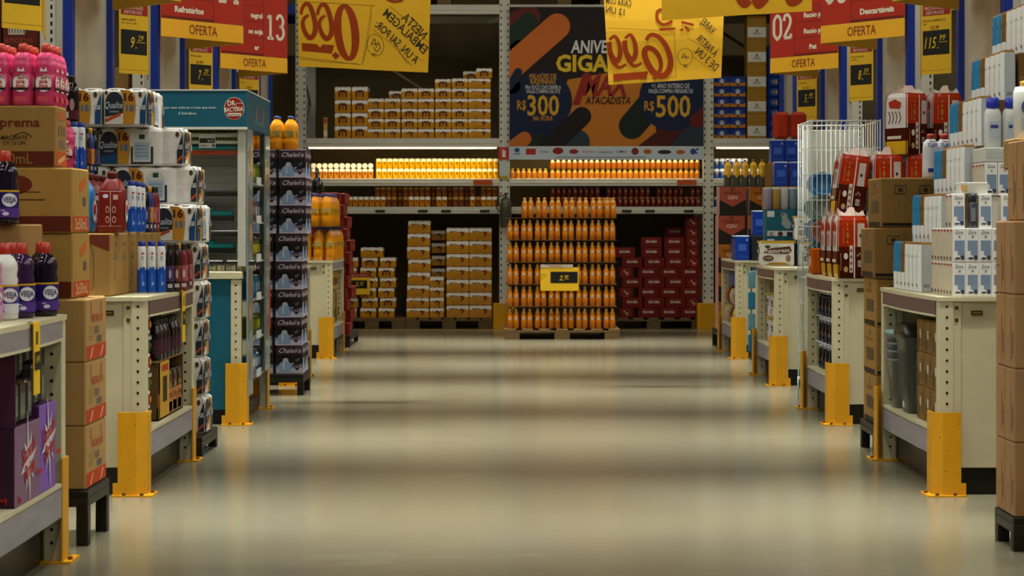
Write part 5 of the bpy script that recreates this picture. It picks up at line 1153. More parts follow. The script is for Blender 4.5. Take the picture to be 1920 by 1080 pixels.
for k in range(2): c2b.put(f'brown carton at the picture edge, {("lower", "upper")[k]} one of the second stack behind the small cartons', 'brown cartons at the picture edge', -2.11, ys+.14, z2+k*.2465)
for k in range(3): c2b.put(f'brown carton, {ORD[k]} up at the base of the stack behind the left front unit', 'brown cartons at the picture edge', -2.11, ys+.14, z2-(k+1)*.2465)
stand('black low metal stand under the second carton stack at the left edge', -1, 1.96, 2.27, ys-.0, ys+.30, z2-3*.2465)
zp = z2+.494+.233
for j in range(3):
    for i in range(5):
        pinkb.put(f'pink softener bottle, {ORD[i]} from the aisle, {("front", "second", "third")[j]} rank on the softener cartons', 'pink softener bottles', -1.762-i*.086, ys+.06+j*.075-(.0), zp)
# purple sponge display on the front unit's lower shelf
t = thing('sponge_display', 'purple cardboard display of scouring sponges on the left front unit', 'display', (-1.60, 5.9, .286))
PU, LI = M('#6d4a72', 'print'), M('#8458b4', 'print')
m = MB(); y0, ym, y1 = -.06, .25, .46; m.box(-.17, .0, y0, ym, 0, .26, {'r': M('#84607e', 'print'), '*': M('#3a1c34', 'print')}, .003); m.box(-.17, -.002, ym, y1, 0, .30, {'r': LI, '*': M('#4a2a52', 'print')}, .003); part('tray', m, t)
m = MB(); m.box(-.17, .0, y0, y0+.008, .26, .56, M('#4a2440', 'print')); m.box(-.17, -.16, y0, y1, .26, .56, M('#4a2440', 'print')); m.box(-.17, -.06, y1-.01, y1, .30, .56, M('#2a1424', 'print')); part('back_card', m, t)
rp = Pl((.001, 0, 0), (0, 1, 0), (0, 0, 1)); m = MB()
def burst(c, z, r):
    pts = []
    for k in range(16):
        a = 2*math.pi*k/16+.2; rr = r*(1 if k % 2 == 0 else .42)*(1.25 if k % 4 == 0 else .85); pts.append((c+rr*math.cos(a)*.7, z+rr*1.2*math.sin(a)))
    m.poly(rp, pts, M('#cfc6cc'), 1)
for c, z in ((.10, .135), (.36, .17)):
    burst(c, z, .12); m.text(rp, 'Scotch', c, z+.012, .05, '#b52a1c', .17, shear=.3, bold=.05, k=3, rot=.25); m.text(rp, 'Brite', c+.01, z-.05, .05, '#b52a1c', .13, shear=.3, bold=.05, k=3, rot=.25); m.rect(rp, c+.1, z-.06, c+.16, z-.045, M('#b52a1c'), 2)
m.text(Pl((0, y0, 0), (1, 0, 0), (0, 0, 1)), '3M', -.05, .012, .022, '#b52a1c', .045, bold=.08); m.text(rp, '3M', -.02, .012, .02, '#b52a1c', .04, bold=.08)
part('display_print', m, t)
def spk(): 
    b = MB(); b.box(-.025, .025, -.04, .04, 0, .14, M('#3a3530', 'film'), .012); b.box(-.026, .026, -.03, .03, .02, .1, M('#6a7468', 'film'), .006); b.box(-.02, .02, -.035, .035, .1, .135, M('#8a6a9a', 'film'), .008); return Proto('sponge_pack', 'sponge pack', [('sponge_pack', b)])
sp = spk()
for k in range(5):
    for r in range(2): sp.put(f'film-wrapped scouring sponge, {ORD[k]} along the {("lower", "upper")[r]} row of the purple display', 'scouring sponges in the purple display', -1.64-(.03 if r else 0), 5.9+.0+k*.085, .286+(.262 if k < 3 else .302)+r*.142, rz=random.uniform(-.15, .15))
m = MB(); m.box(-.03, .03, -.1, .1, 0, .25, M('#1c1612', 'gloss'), .01); bk = Proto('dark_pack', 'pack', [('dark_pack', m)])
for k in range(3): bk.put(f'dark upright pack, {ORD[k]} behind the sponges in the left front unit', 'dark packs behind the sponges', -1.93, 5.95+k*.21, .286+.31+0)
m = MB(); m.box(-.1, .1, -.33, .33, 0, .309, M('#2a1a22', 'card'), .004); solo('carton', m, 'dark carton behind the purple sponge display', 'carton', (-1.99+.1+.0, 6.14, .2855))
def rail_tag(s, xf, d, z, L_, lab, lo=.4):
    t = thing('hanging_strip', lab, 'price strip', (s*(xf-.035), d, z), 0, 'hanging yellow price strips'); w = .075
    m = MB(); g = 1 if s < 0 else -1
    pl = Pl((-s*.0025, 0, 0), (0, g, 0), (0, 0, 1)); x = -s*.0025
    m.box(-.0015, .0015, -w/2, w/2, -L_, 0, YELP); m.box(s*.03, 0, -w/2, w/2, -.001, .002, YELP)
    m.rect(pl, -w*.42, -L_*.66, w*.42, -L_*.4, M('#1c1a14'), 1); m.text(pl, '3,49', 0, -L_*.55, .022, '#e0c020', w*.6, k=2); m.rect(pl, -w*.2, -L_*.3, w*.1, -L_*.12, M('#5a4a12'), 1)
    part('strip_card', m, t)
rail_tag(-1, 1.60, 5.97, .878, .235, 'yellow price strip hanging over the purple sponge display')
rail_tag(-1, 1.625, 8.78, .884, .25, 'yellow price strip hanging over the coffee cartons')
# ---------------------------------------------------------------- left: cream unit with boxes, bottles and toilet paper
def deco_br(b, w, d, h):
    f = front(w, d, h); b.poly(f, [(-w*.25, h-.006), (w/2-.006, h-.006), (w/2-.006, h*.72)], M('#6a2a16', 'card'), 1); b.stroke(f, [(-w*.42, h*.1), (w*.1, h*.1), (w*.2, h*.2), (w*.18, h*.75), (0, h*.86), (-w*.42, h*.88)], .002, M('#3a2a14'), 1, 4)
    b.stroke(f, [(-.07, h*.8), (.0, h*.8), (.02, h*.83), (0, h*.86), (-.07, h*.86), (-.08, h*.83), (-.07, h*.8)], .003, M('#2a1c0c'), 2, 3)
    r = rside(w, d, h); n = max(1, round(d/.185))
    for i in range(n):
        c = -d/2+d*(i+.5)/n; b.ell(r, c, h*.35, .018, .032, M('#b5581c'), 1, 14); b.ell(r, c, h*.35, .012, .024, M('#a98652'), 2, 12); b.stroke(r, [(c-.006, h*.3), (c, h*.37), (c+.006, h*.4)], .005, M('#b5581c'), 3, 2); b.rect(r, c-.03, h*.58, c+.03, h*.63, M('#6a6050'), 1); b.rect(r, c-.025, h*.8, c+.02, h*.84, M('#6a5a3a'), 1); b.ell(r, c, h*.66, .006, .01, M('#4a4a48'), 1, 8)
W_ = .26; boxd = [(8.1, 8.47), (8.475, 8.655), (8.66, 8.845), (8.85, 9.015), (9.02, 9.17), (9.175, 9.25)]
for i, (a, c) in enumerate(boxd):
    carton(W_, c-a, .282, '#96733c', deco_br).put(f'tan carton with oval marks, {ORD[i]} from the camera on the cream left unit', 'tan cartons on the cream left unit', -1.792-W_/2, (a+c)/2, .881)
plain = carton(.3, .36, .282, '#8a6a38'); plain2 = carton(.3, .36, .245, '#8a6a38')
for k in range(3): plain.put(f'plain brown carton, {ORD[k]} one behind the tan carton row', 'plain brown cartons', -2.21, 8.30+k*.37, .881)
gS = 'blue and white spray cans on the cream left unit'; gD = 'dark shampoo bottles on the cream left unit'
for i, (px, d) in enumerate(((266, 8.5), (284, 8.52), (302, 8.54))): slim.put(f'blue and white spray can, {ORD[i]} from the left on the cream unit\'s top board', gS, X(px, d), d, .881, rz=.3)
for i, (px, d) in enumerate(((318, 8.66), (331, 8.72), (344, 8.78), (323, 8.85), (335, 8.91), (347, 8.96), (354, 9.06))):
    (sd2, sd1, sd3, sd2, sd4, sd1, sd3)[i].put(f'dark slim bottle, {ORD[i]} one after the spray cans on the cream unit', gD, X(px, d), d, .881, rz=.3)
zt2 = 1.1645
bjug.put('blue detergent jug at the front of the second tier, beside the tan carton stack', 'detergent jugs', X(150, 8.24), 8.26, zt2, rz=-.1)
mjug.put('large maroon detergent jug at the front corner of the tan carton row', 'detergent jugs', X(211, 8.22), 8.22, zt2, rz=.02)
for i, (px, d) in enumerate(((166, 8.46), (177, 8.66), (190, 8.86))): mjug.put(f'maroon detergent jug, {ORD[i]} one behind the blue jug', 'detergent jugs', X(px, d)+.0, d, zt2, rz=.6)
for i, (px, d) in enumerate(((247, 8.5), (258, 8.7), (265, 8.9))): slim.put(f'blue and white spray can, {ORD[i]} from the front on the tan carton row', gS, X(px, d), d, zt2, rz=.4)
for i, (px, d) in enumerate(((276, 8.95), (284, 9.03), (291, 9.1), (298, 9.17), (303, 9.22))): (sd1, sd2, sd4, sd3, sd3)[i].put(f'dark slim bottle, {ORD[i]} from the front on the tan carton row', gD, X(px, d)-.03, d, zt2, rz=.4)
# third tier behind the jugs
for k in range(3): plain.put(f'plain brown carton, {ORD[k]} one of the second layer behind the jugs', 'plain brown cartons', -2.225, 8.34+k*.365, zt2-.0)
z3 = 1.4555
for i, (px, d) in enumerate(((143, 8.78), (156, 8.82))): slim.put(f'blue and white spray can, {ORD[i]} from the left on the high brown cartons', gS, X(px, d)-.01, d, z3, rz=.3)
for i, (px, d) in enumerate(((166, 8.9), (173, 9.0), (180, 9.08), (187, 9.16))): (sd2, sd1, sd4, sd2)[i].put(f'dark slim bottle, {ORD[i]} from the left on the high brown cartons', gD, X(px, d)-.03, d, z3, rz=.3)
pinkb.put('pink softener bottle standing alone beside the high spray cans', 'pink softener bottles', X(124, 8.5), 8.5, z3, rz=.2)
plain2.put('plain brown carton on the third layer under the tall black bottles', 'plain brown cartons', -2.36, 8.96, z3); 
for i in range(3): blackb.put(f'tall black bottle, {ORD[i]} from the aisle, on the third-layer carton', 'tall black bottles', X(133, 8.85)-.09*i, 8.86, z3+.2455)
# toilet paper stack on a stand behind the cream unit
stand('black low metal stand under the toilet paper stack', -1, 1.60, 2.3, 9.36, 9.86, .105)
right = [-1.605, -1.612, -1.618, -1.61, -1.625, -1.63, -1.645, -1.715, -1.885]
for r in range(9):
    for c in range(1 if r < 4 else 2):
        if r in (8, 5):      # these layers lie end-on
            for q in range(2): tp.put(f'toilet paper pack lying end-on, {ORD[r]} layer up, {ORD[c*2+q]} from the aisle', 'toilet paper packs', right[r]-.115-(c*2+q)*.232, 9.36+.24, .106+r*.2005, rz=math.pi/2)
        else: tp.put(f'white toilet paper pack, {ORD[r]} layer up, {("outer", "inner")[c]} one of the stack by the teal unit', 'toilet paper packs', right[r]-.224-c*.456, 9.36+.23+(.0 if r % 2 else .01), .106+r*.2005)
# coffee, paper towels and dark bottles inside the cream unit
def towel():
    b = MB(); b.lathe([(.05, 0), (.058, .006), (.058, .16), (.05, .168), (.02, .166)], M('#d8d6c8', 'film'), 18); l = MB()
    wrap_label(l, .058, 1, 1, .004, .05, M('#2a6a2a', 'film')); wrap_label(l, .058, 1, 1, .05, .085, M('#1a1a1c', 'film')); wrap_label(l, .058, 1, 1, .10, .15, M('#a8341c', 'film'))
    for f in (Pl((.0595, 0, 0), (0, 1, 0), (0, 0, 1)), Pl((.042, -.042, 0), (.7071, .7071, 0), (0, 0, 1))): l.text(f, 'Toalha', 0, .058, .02, '#e0e0d8', .06, bold=.05, k=2); l.ell(f, 0, .125, .02, .015, M('#d89a2a'), 2, 10); l.ell(f, .01, .03, .012, .012, M('#b8341c'), 2, 8)
    return Proto('paper_towel_roll', 'paper towels', [('roll', b), ('wrap', l)])
tw = towel()
for r in range(3):
    for c in range(2): tw.put(f'wrapped paper towel roll, {ORD[r]} up in the {("front", "rear")[c]} pile just behind the front post', 'paper towel rolls in the cream unit', -1.70-(.125*c), 8.22+.02*c, .286+r*.169)
def coffee():
    b = MB(); b.box(-.035, .035, -.05, .05, 0, .21, M('#17120e', 'film'), .008); b.box(-.036, .036, -.051, .051, .05, .12, M('#b5641a', 'film'), .006); r = Pl((.0365, 0, 0), (0, 1, 0), (0, 0, 1)); b.text(r, 'BRASIL', 0, .13, .018, '#c8882a', .07, bold=.05, k=2); b.text(r, 'EXTRA', 0, .075, .02, '#2a140a', .07, bold=.05, k=2); b.rect(r, -.04, .155, .04, .18, M('#5a3a2a'), 1); return Proto('coffee_pack', 'coffee', [('coffee_pack', b)])
cf = coffee()
t = thing('coffee_carton', 'open brown carton of dark coffee packs with a yellow front in the cream unit', 'carton', (-1.68, 8.72, .286))
m = MB(); m.box(-.14, .03, -.27, .37, 0, .006, M('#7a5c30', 'card')); m.box(-.14, -.134, -.27, .37, 0, .27, M('#7a5c30', 'card')); m.box(-.14, .03, -.27, -.262, 0, .27, M('#6a4e28', 'card')); m.box(-.14, .03, .362, .37, 0, .27, M('#6a4e28', 'card')); m.box(.024, .03, -.27, .37, 0, .06, M('#8a6a3a', 'card')); part('tray', m, t)
m = MB(); m.box(.032, .036, -.24, -.02, .01, .27, M('#c8961c', 'paper'), .001); rp = Pl((.036, 0, 0), (0, 1, 0), (0, 0, 1)); m.rect(rp, -.18, .08, -.08, .2, M('#2a1a10'), 1); m.rect(rp, -.2, .225, -.05, .255, M('#a8341c'), 1); part('show_card', m, t, 'yellow show card')
for k in range(5): cf.put(f'dark coffee pack, {ORD[k]} from the front in the open brown carton', 'coffee packs in the carton', -1.685, 8.72-.20+k*.12, .293)
m = MB(); m.box(-.14, .03, -.29, .39, 0, .008, M('#8a6a3a', 'card')); solo('layer_card', m, 'cardboard sheet lying over the coffee carton', 'sheet', (-1.68, 8.72, .557))
def darkjar():
    b = MB(); b.lathe([(.03, 0), (.036, .005), (.036, .12), (.03, .14), (.02, .16), (.018, .17)], M('#221612', 'liquid'), 14); c = MB(); c.lathe([(.021, .168), (.021, .19), (.018, .194)], M('#14110e', 'plastic'), 12); l = MB(); wrap_label(l, .036, 1, 1, .03, .1, M('#4a2a3a', 'gloss')); return Proto('dark_bottle', 'bottle', [('bottle_body', b), ('cap', c), ('label', l)])
dj = darkjar()
for k in range(6):
    for c in range(2): dj.put(f'dark purple bottle, {ORD[k]} from the front in the {("outer", "inner")[c]} row over the coffee carton', 'dark bottles over the coffee carton', -1.675-c*.08, 8.50+k*.095, .566)

# ---------------------------------------------------------------- kettle boxes
def kettle_box():
    w, h, d = .184, .197, .2; b = MB(); b.box(-w/2, w/2, -d/2, d/2, 0, h, M('#3a2634', 'print'), .002)
    for f, ww in ((front(w, d, h), w), (rside(w, d, h), d)):
        k = ww/.272; b.rect(f, -ww/2+.001, .002, ww/2-.001, h*.22, M('#c4c0d0'), 1); b.poly(f, [(-ww/2+.001, h*.2), (ww/2-.001, h*.2), (ww/2-.001, h*.36), (ww*.1, h*.26), (-ww/2+.001, h*.3)], M('#8f8c9e'), 1); b.rect(f, -ww/2+.001, h*.34, ww/2-.001, h*.68, M('#1c1618'), 1)
        b.text(f, 'Chaleira', .01*k, h*.75, .033, '#e6dce0', ww*.84, shear=.45, bold=.0, k=3)
        P = lambda pts: [((a-.03)*k, c_) for a, c_ in pts]
        b.poly(f, P([(-.07, h*.06), (.05, h*.06), (.062, h*.2), (.05, h*.36), (.02, h*.46), (-.03, h*.46), (-.07, h*.36), (-.082, h*.2)]), M('#8aa2c8'), 3); b.poly(f, P([(.05, h*.26), (.085, h*.38), (.075, h*.4), (.04, h*.34)]), M('#8aa2c8'), 3); b.ell(f, (-.035)*k, h*.48, .03*k, .016, M('#b5b8bc'), 4, 14)
        b.poly(f, P([(-.05, h*.46), (-.06, h*.56), (-.03, h*.68), (.02, h*.68), (.05, h*.56), (.045, h*.5), (.03, h*.58), (.0, h*.62), (-.03, h*.58), (-.035, h*.47)]), M('#0e0b0c'), 4); b.ell(f, (-.055)*k, h*.28, .008*k, .03, M('#c9d4e4'), 4, 10)
        b.poly(f, [(ww*.22, h*.5), (ww*.4, h*.58), (ww*.42, h*.5), (ww*.3, h*.42)], M('#5a565a'), 2); b.ell(f, ww*.31, h*.25, .024*k, .026, M('#2e1c28'), 3, 14); b.text(f, '2.2', ww*.31, h*.22, .016, '#d8ccd0', .03*k, bold=.05, k=4); b.rect(f, ww*.25, h*.9, ww*.42, h*.93, M('#7a6a74'), 2)
    b.rect(topside(w, d, h), -w*.3, -d*.2, w*.3, d*.2, M('#4a3642'), 1)
    b.rect(lside(w, d, h), -d*.4, h*.1, d*.4, h*.9, M('#4a3642'), 1)
    return Proto('kettle_box', 'box', [('kettle_box', b)])
kb = kettle_box(); yk = 12.80
stand('black low metal stand under the kettle boxes', -1, 1.47, 1.95, yk-.02, yk+.42, .15)
offs = [-.022, -.03, -.026, -.028, -.024, .0, .003, -.002]
for r in range(8):
    for c in range(2):
        kb.put(f'kettle box printed with a blue kettle, {ORD[r]} up in the {("aisle-side", "inner")[c]} column', 'kettle boxes', -1.552-c*.205+offs[r], yk+.1, .151+r*.1975)
    kb.put(f'kettle box printed with a blue kettle, {ORD[r]} up in the rear column behind', 'kettle boxes', -1.555+offs[r], yk+.31, .151+r*.1975)
# orange juice bottles
OJ, OJL = M('#d98a12', 'liquid'), M('#d98e1a', 'gloss')
def juice(h=.30, r=.046):
    def art(l):
        for f in (Pl((0, -r-.001, 0), (1, 0, 0), (0, 0, 1)), Pl((r+.001, 0, 0), (0, 1, 0), (0, 0, 1))): l.ell(f, 0, h*.50, r*.6, .022, M('#b59a5a'), 1, 12); l.text(f, 'Aurora', 0, h*.485, .012, '#4a3a6a', r*1.0, shear=.2, bold=.04, k=2); l.ell(f, .01, h*.42, .015, .01, M('#6a7a1a'), 1, 8)
    return bottle('juice_bottle', 'juice', OJ, [(r*.86, 0), (r, .01), (r, h*.32), (r*.95, h*.35), (r, h*.38), (r, h*.60), (r*.95, h*.63), (r*.98, h*.7), (r*.75, h*.82), (r*.38, h*.90), (r*.34, h*.94)], cap=M('#3a4a8a', 'plastic'), capprof=[(r*.4, h*.92), (r*.4, h*.99), (r*.33, h)], bands=[(r, h*.39, h*.59, M('#cf961c', 'gloss'))], art=art, n=18)
ju = juice(); ju2 = juice(.275, .046)
zk = .151+8*.1975+.001
for i in range(4):
    for j in range(2): ju2.put(f'orange juice bottle, {ORD[i]} from the aisle in the {("front", "rear")[j]} rank on the kettle boxes', 'orange juice bottles on the kettle boxes', -1.575-.098*i, yk+.09+.1*j, zk, scale=(1, 1, .88))
# juice on the far cream unit: two layers on the top board
d0 = 16.3
for L_ in range(2):
    for i in range(3):
        for j in range(5):
            if j > 0 and i > 1: continue
            ju.put(f'orange juice bottle, {ORD[i]} from the aisle, {ORD[j]} rank, {("lower", "upper")[L_]} layer, far cream unit', 'orange juice bottles on the far unit', -1.64-.107*i-(0 if L_ == 0 else .035), d0+.07+j*.2, .881+L_*.304)
m = MB(); m.box(-.2, .2, -.5, .5, 0, .004, M('#5a4a2a', 'card')); solo('layer_card', m, 'cardboard sheet between the two layers of juice bottles', 'sheet', (-1.78, d0+.51, .8815+.3005))
m = MB(); m.lathe([(.05, 0), (.055, .01), (.055, .10), (.03, .13), (.018, .15), (.018, .22)], M('#15130f', 'liquid'), 14); m.box(-.06, .06, -.04, .04, 0, .09, M('#15130f', 'plastic'), .02)
solo('black_bottle', m, 'squat black bottle with a tall neck on the juice bottles', 'bottle', (X(594, 16.6), 16.62, .881+.304*2+.005))
for j in range(4): ju.put(f'orange juice bottle, {ORD[j]} one behind the kettle boxes on the hidden unit', 'orange juice bottles behind the kettle boxes', -1.66, 13.62+.11*j, .881); ju.put(f'orange juice bottle, {ORD[j]} one of the upper layer behind the kettle boxes', 'orange juice bottles behind the kettle boxes', -1.66, 13.62+.11*j, 1.1855)
ju.put('orange juice bottle topping the layers behind the kettle boxes', 'orange juice bottles behind the kettle boxes', -1.66, 13.66, 1.4905)
yb = MB(); yb.box(-.05, .05, -.07, .07, 0, .30, M('#c8961c', 'film'), .02); r_ = Pl((.0505, 0, 0), (0, 1, 0), (0, 0, 1)); yb.rect(r_, -.05, .06, .05, .14, M('#4a3a14'), 1); yb.rect(r_, -.04, .2, .04, .25, M('#8a6a1a'), 1)
YB = Proto('yellow_bag', 'bag', [('yellow_bag', yb)]); dkp = Proto('dark_bag', 'bag', [('dark_bag', (lambda b: (b.box(-.05, .05, -.07, .07, 0, .30, M('#3a3a22', 'film'), .02), b)[1])(MB()))])
for k in range(6): (YB if k % 2 else dkp).put(f'upright bag, {ORD[k]} from the front on the lower shelf of the far cream unit', 'bags in the far cream unit', -1.70, 16.45+k*.15, .286); (YB).put(f'yellow bag, {ORD[k]} from the front piled on the lower bags of the far unit', 'yellow bags in the far cream unit', -1.71, 16.45+k*.15, .587, scale=(1, 1, .88))
# red beer carton stack at the end of the left side
stand('black low metal stand under the red carton stack at the left', -1, 1.59, 2.3, 17.78, 18.75, .12)
for r in range(12):
    for c in range(2):
        (re_ if (r+c) % 2 else rb).put(f'bright red beer carton, {ORD[r]} up in the {("aisle-side", "inner")[c]} column behind the juice', 'red beer cartons behind the juice', -1.715-(.012*(r % 3))-c*.25-(.045 if r > 8 else 0), 17.93, .121+r*.1165)
    for q in range(2): (rb if r % 2 else re_).put(f'bright red beer carton, {ORD[r]} up in the {("second", "third")[q]} column back along the aisle', 'red beer cartons behind the juice', -1.715-(.012*(r % 3))-(.045 if r > 8 else 0), 18.2+q*.27, .121+r*.1165)
for q in range(2): m = MB()
# ---------------------------------------------------------------- right: white shampoo unit
zt = .881
for r in range(2):
    for c in range(5): dv.put(f'white shampoo box with a blue-grey panel, {ORD[c]} from the aisle in the {("lower", "upper")[r]} row', 'white shampoo boxes', 1.993+c*.0584, 8.11, zt+r*.153)
    for j in range(1, 7): dv.put(f'white shampoo box, {ORD[j]} one behind the corner box of the {("lower", "upper")[r]} row', 'white shampoo boxes', 1.993, 8.11+j*.0575, zt+r*.153)
z3 = zt+.306
for c in range(4):
    if c == 1: continue
    for j in range(1 if c > 2 else 2): dv.put(f'white shampoo box in the third row, {ORD[c]} from the aisle, {("front", "rear")[j]} rank', 'white shampoo boxes in the third row', 1.995+c*.06+(.04 if c == 3 else 0), 8.13+.06*j, z3)
m = MB(); m.lathe([(.017, 0), (.02, .004), (.02, .11), (.016, .116)], M('#3a3b42', 'gloss'), 14); c_ = MB(); c_.lathe([(.0175, .116), (.0185, .12), (.0185, .146), (.014, .152)], M('#222228', 'plastic'), 14); l_ = MB(); l_.rect(Pl((0, -.0205, 0), (1, 0, 0), (0, 0, 1)), -.011, .03, .011, .09, M('#7a7c84'), 1)
Proto('roll_on_bottle', 'bottle', [('bottle_body', m), ('cap', c_), ('label', l_)]).put('small dark grey bottle standing among the third row of white boxes', None, 2.06, 8.12, z3)
m = MB(); m.box(-.062, .062, -.05, .05, 0, .052, M('#c9c6ba', 'print'), .003); m.rect(front(.124, .1, .052), -.06, .012, -.03, .04, M('#c8a06a'), 1); solo('white_box', m, 'flat white box lying over the third row of shampoo boxes', 'box', (2.075, 8.19, z3+.153))
for c in range(3):
    for j in range(4):
        if c and j: continue
        dv.put(f'white shampoo box, {ORD[j]} from the front, {ORD[c]} from the aisle on the inner high pile', 'white shampoo boxes on the inner pile', 2.215+c*.06, 8.41+j*.0575, 1.3365)
m = MB(); m.box(-.14, .14, -.105, .105, 0, .15, M('#cfccc0', 'print'), .004)
hb = Proto('white_box', 'box', [('white_box', m)])
for k in range(3): hb.put(f'wide white case, {ORD[k]} up under the inner pile of shampoo boxes', 'wide white cases', 2.33, 8.495, zt+.0+k*.1515)
m = MB(); m.box(-.15, .15, -.11, .11, 0, .07, M('#c9c8be', 'print'), .006); m.rect(front(.3, .22, .07), -.14, .02, .1, .05, M('#b9bdbc'), 1); solo('white_box', m, 'flat white case on top of the inner pile', 'box', (2.335, 8.495, 1.49))
BW = bottle('soap_bottle', 'bottle', M('#d5d8d6', 'plastic'), [(.036, 0), (.04, .006), (.04, .15), (.036, .17), (.026, .185)], 1, .8, M('#2334b0', 'plastic'), [(.026, .183), (.03, .19), (.03, .225), (.022, .235)], art=lambda l: (l.rect(Pl((0, -.0325, 0), (1, 0, 0), (0, 0, 1)), -.024, .05, .024, .12, M('#b5c2cc'), 1), l.rect(Pl((0, -.0325, 0), (1, 0, 0), (0, 0, 1)), -.018, .09, .018, .105, M('#3a4a8a'), 2)))
for k in range(3): BW.put(f'white bottle with blue cap, {ORD[k]} from the aisle on the flat white case', 'white bottles with blue caps', 2.245+.085*k, 8.47, 1.561)
LW = bottle('lotion_bottle', 'bottle', M('#d8dad6', 'plastic'), [(.04, 0), (.046, .006), (.046, .19), (.038, .215)], 1, .75, M('#c0963a', 'plastic'), [(.018, .213), (.018, .235), (.014, .24)], art=lambda l: (l.ell(Pl((0, -.0355, 0), (1, 0, 0), (0, 0, 1)), 0, .13, .022, .03, M('#4a5a8a'), 1, 12), l.rect(Pl((0, -.0355, 0), (1, 0, 0), (0, 0, 1)), -.02, .03, .02, .08, M('#a8b0b8'), 1)))
for k in range(2): LW.put(f'tall white lotion bottle, {ORD[k]} from the left at the right edge, beside the plain cartons', 'tall lotion bottles', X(1914, 7.55)+.1*k+.02, 7.57, 1.561)
m = MB(); m.box(-.2, .2, -.09, .09, 0, .3, M('#8f6f40', 'card'), .006)
lc = Proto('carton', 'carton', [('carton', m)])
for k in range(3): lc.put(f'tan carton, {ORD[k]} up in the stack behind the plain cartons at the right edge', 'tan cartons under the lotion bottles', 2.275, 7.57, .055+k*.3008)
m = MB(); m.box(-.2, .2, -.09, .09, 0, .125, M('#8f6f40', 'card'), .006); solo('carton', m, 'flat tan carton under the lotion bottles at the right edge', 'carton', (2.275, 7.57, 1.434))
stand('black low metal stand under the tan cartons at the right edge', 1, 2.08, 2.47, 7.48, 7.66, .054)
WB = bottle('gallon_bottle', 'bottle', M('#d3d8d8', 'plastic'), [(.045, 0), (.055, .01), (.055, .20), (.048, .235), (.03, .25), (.02, .26)], .8, 1, M('#c9ccc8', 'plastic'), [(.022, .255), (.022, .285), (.018, .29)])
for r in range(2):
    for k in range(3):
        WB.put(f'white gallon bottle, {ORD[k]} from the aisle, {("lower", "upper")[r]} layer at the right edge', 'white gallon bottles', 2.123+.125*k+.012*r, 7.57, .958+r*.238, scale=(1, 1, .8))
for r in range(2): m = MB(); m.box(-.2, .2, -.09, .09, 0, .004, M('#b9a070', 'card')); solo('layer_card', m, f'card sheet over the {("lower", "upper")[r]} layer of white gallon bottles', 'sheet', (2.275, 7.57, 1.1905+r*.238))
# stepped display of refill packs
Xk = [1.93, 2.025, 2.135, 2.215, 2.325, 2.43]; zk_ = [zt, zt+.232, zt+.464, zt+.696, zt+.915, zt+1.14]
tray = {}
for k in range(6):
    nm = ('bottom', 'second', 'third', 'fourth', 'fifth', 'top')[k]; x0 = Xk[k]
    for j in range(7):
        p = rblue if j > 4 else (rbrn if j == 4 else rwht)
        kind = 'blue' if j > 4 else ('copper brown' if j == 4 else 'white')
        p.put(f'{kind} refill pack, {ORD[j]} from the camera in the outer row of the {nm} step', 'refill packs on the stepped display', x0+.04, 8.66+j*.087, zk_[k]+.001)
    for j in range(2 if k == 5 else 0): (rwht).put(f'white refill pack, {ORD[j]} from the camera in the inner row of the {nm} step', 'refill packs on the stepped display', x0+.13, 8.66+j*.087, zk_[k]+.001)
    if k:
        w = .70-(x0-2.0); hh = zk_[k]-zk_[k-1]-.002; xi = Xk[k-1]+.085
        m = MB(); m.box(0, max(.2, 2.78-xi), -.315, .315, 0, hh, M('#6f5228', 'card'), .004)
        m.box(.0, .1, -.317, -.314, hh*.3, hh*.5, M('#7f6232'))
        solo('display_carton', m, f'brown display carton supporting the {nm} step of refill packs', 'carton', (xi, 8.93, zk_[k-1]+.001), group='brown display cartons')
# cartons on a stand behind the white unit (blue-white bottles and big boxes)
def deco_big(b, w, d, h):
    f = front(w, d, h)
    for k, c in enumerate((-.1, .03, .13)): b.stroke(f, [(c-.03, h*.68), (c+.03, h*.68), (c+.03, h*.84), (c-.03, h*.84), (c-.03, h*.68)], .005, M('#2a2010'), 1, 1); b.rect(f, c-.012, h*.72, c+.012, h*.8, M('#3a2c16'), 1)
    b.rect(f, -w/2+.006, .01, w/2-.006, h*.1, M('#1c150c'), 1); b.rect(f, .02, h*.18, .16, h*.3, M('#3a2c16'), 1)
    l = lside(w, d, h); b.rect(l, -d*.25, h*.3, d*.3, h*.55, M('#5a4a30'), 1); b.rect(l, -d*.3, h*.7, d*.2, h*.76, M('#8a5a2a'), 1); b.rect(l, -d*.4, h*.02, d*.4, h*.12, M('#2a2014'), 1); b.ell(l, .0, h*.85, .012, .016, M('#5a3a1a'), 1, 8)
bc = carton(.40, .36, .262, '#7a5c2c', deco_big); bcs = carton(.40, .34, .255, '#96733a', deco_big)
yb_ = 9.44
stand('black low metal stand under the big brown cartons beside the white shampoo unit', 1, 1.885, 2.30, yb_, yb_+.38, .155)
for r in range(3): bcs.put(f'brown carton, {ORD[r]} up in the stack between the white unit and the red pouches', 'brown cartons beside the white unit', 1.90+.2, yb_+.19, .156+r*.2555)
bc.put('big brown carton with black base band, lower one beside the blue refill packs', 'big brown cartons with black bands', 1.885+.2, yb_+.18, .156+3*.2555); bc.put('big brown carton with black base band, upper one under the white bottle', 'big brown cartons with black bands', 1.925+.2, yb_+.19, .156+3*.2555+.2625)
zb = .156+3*.2555+.525
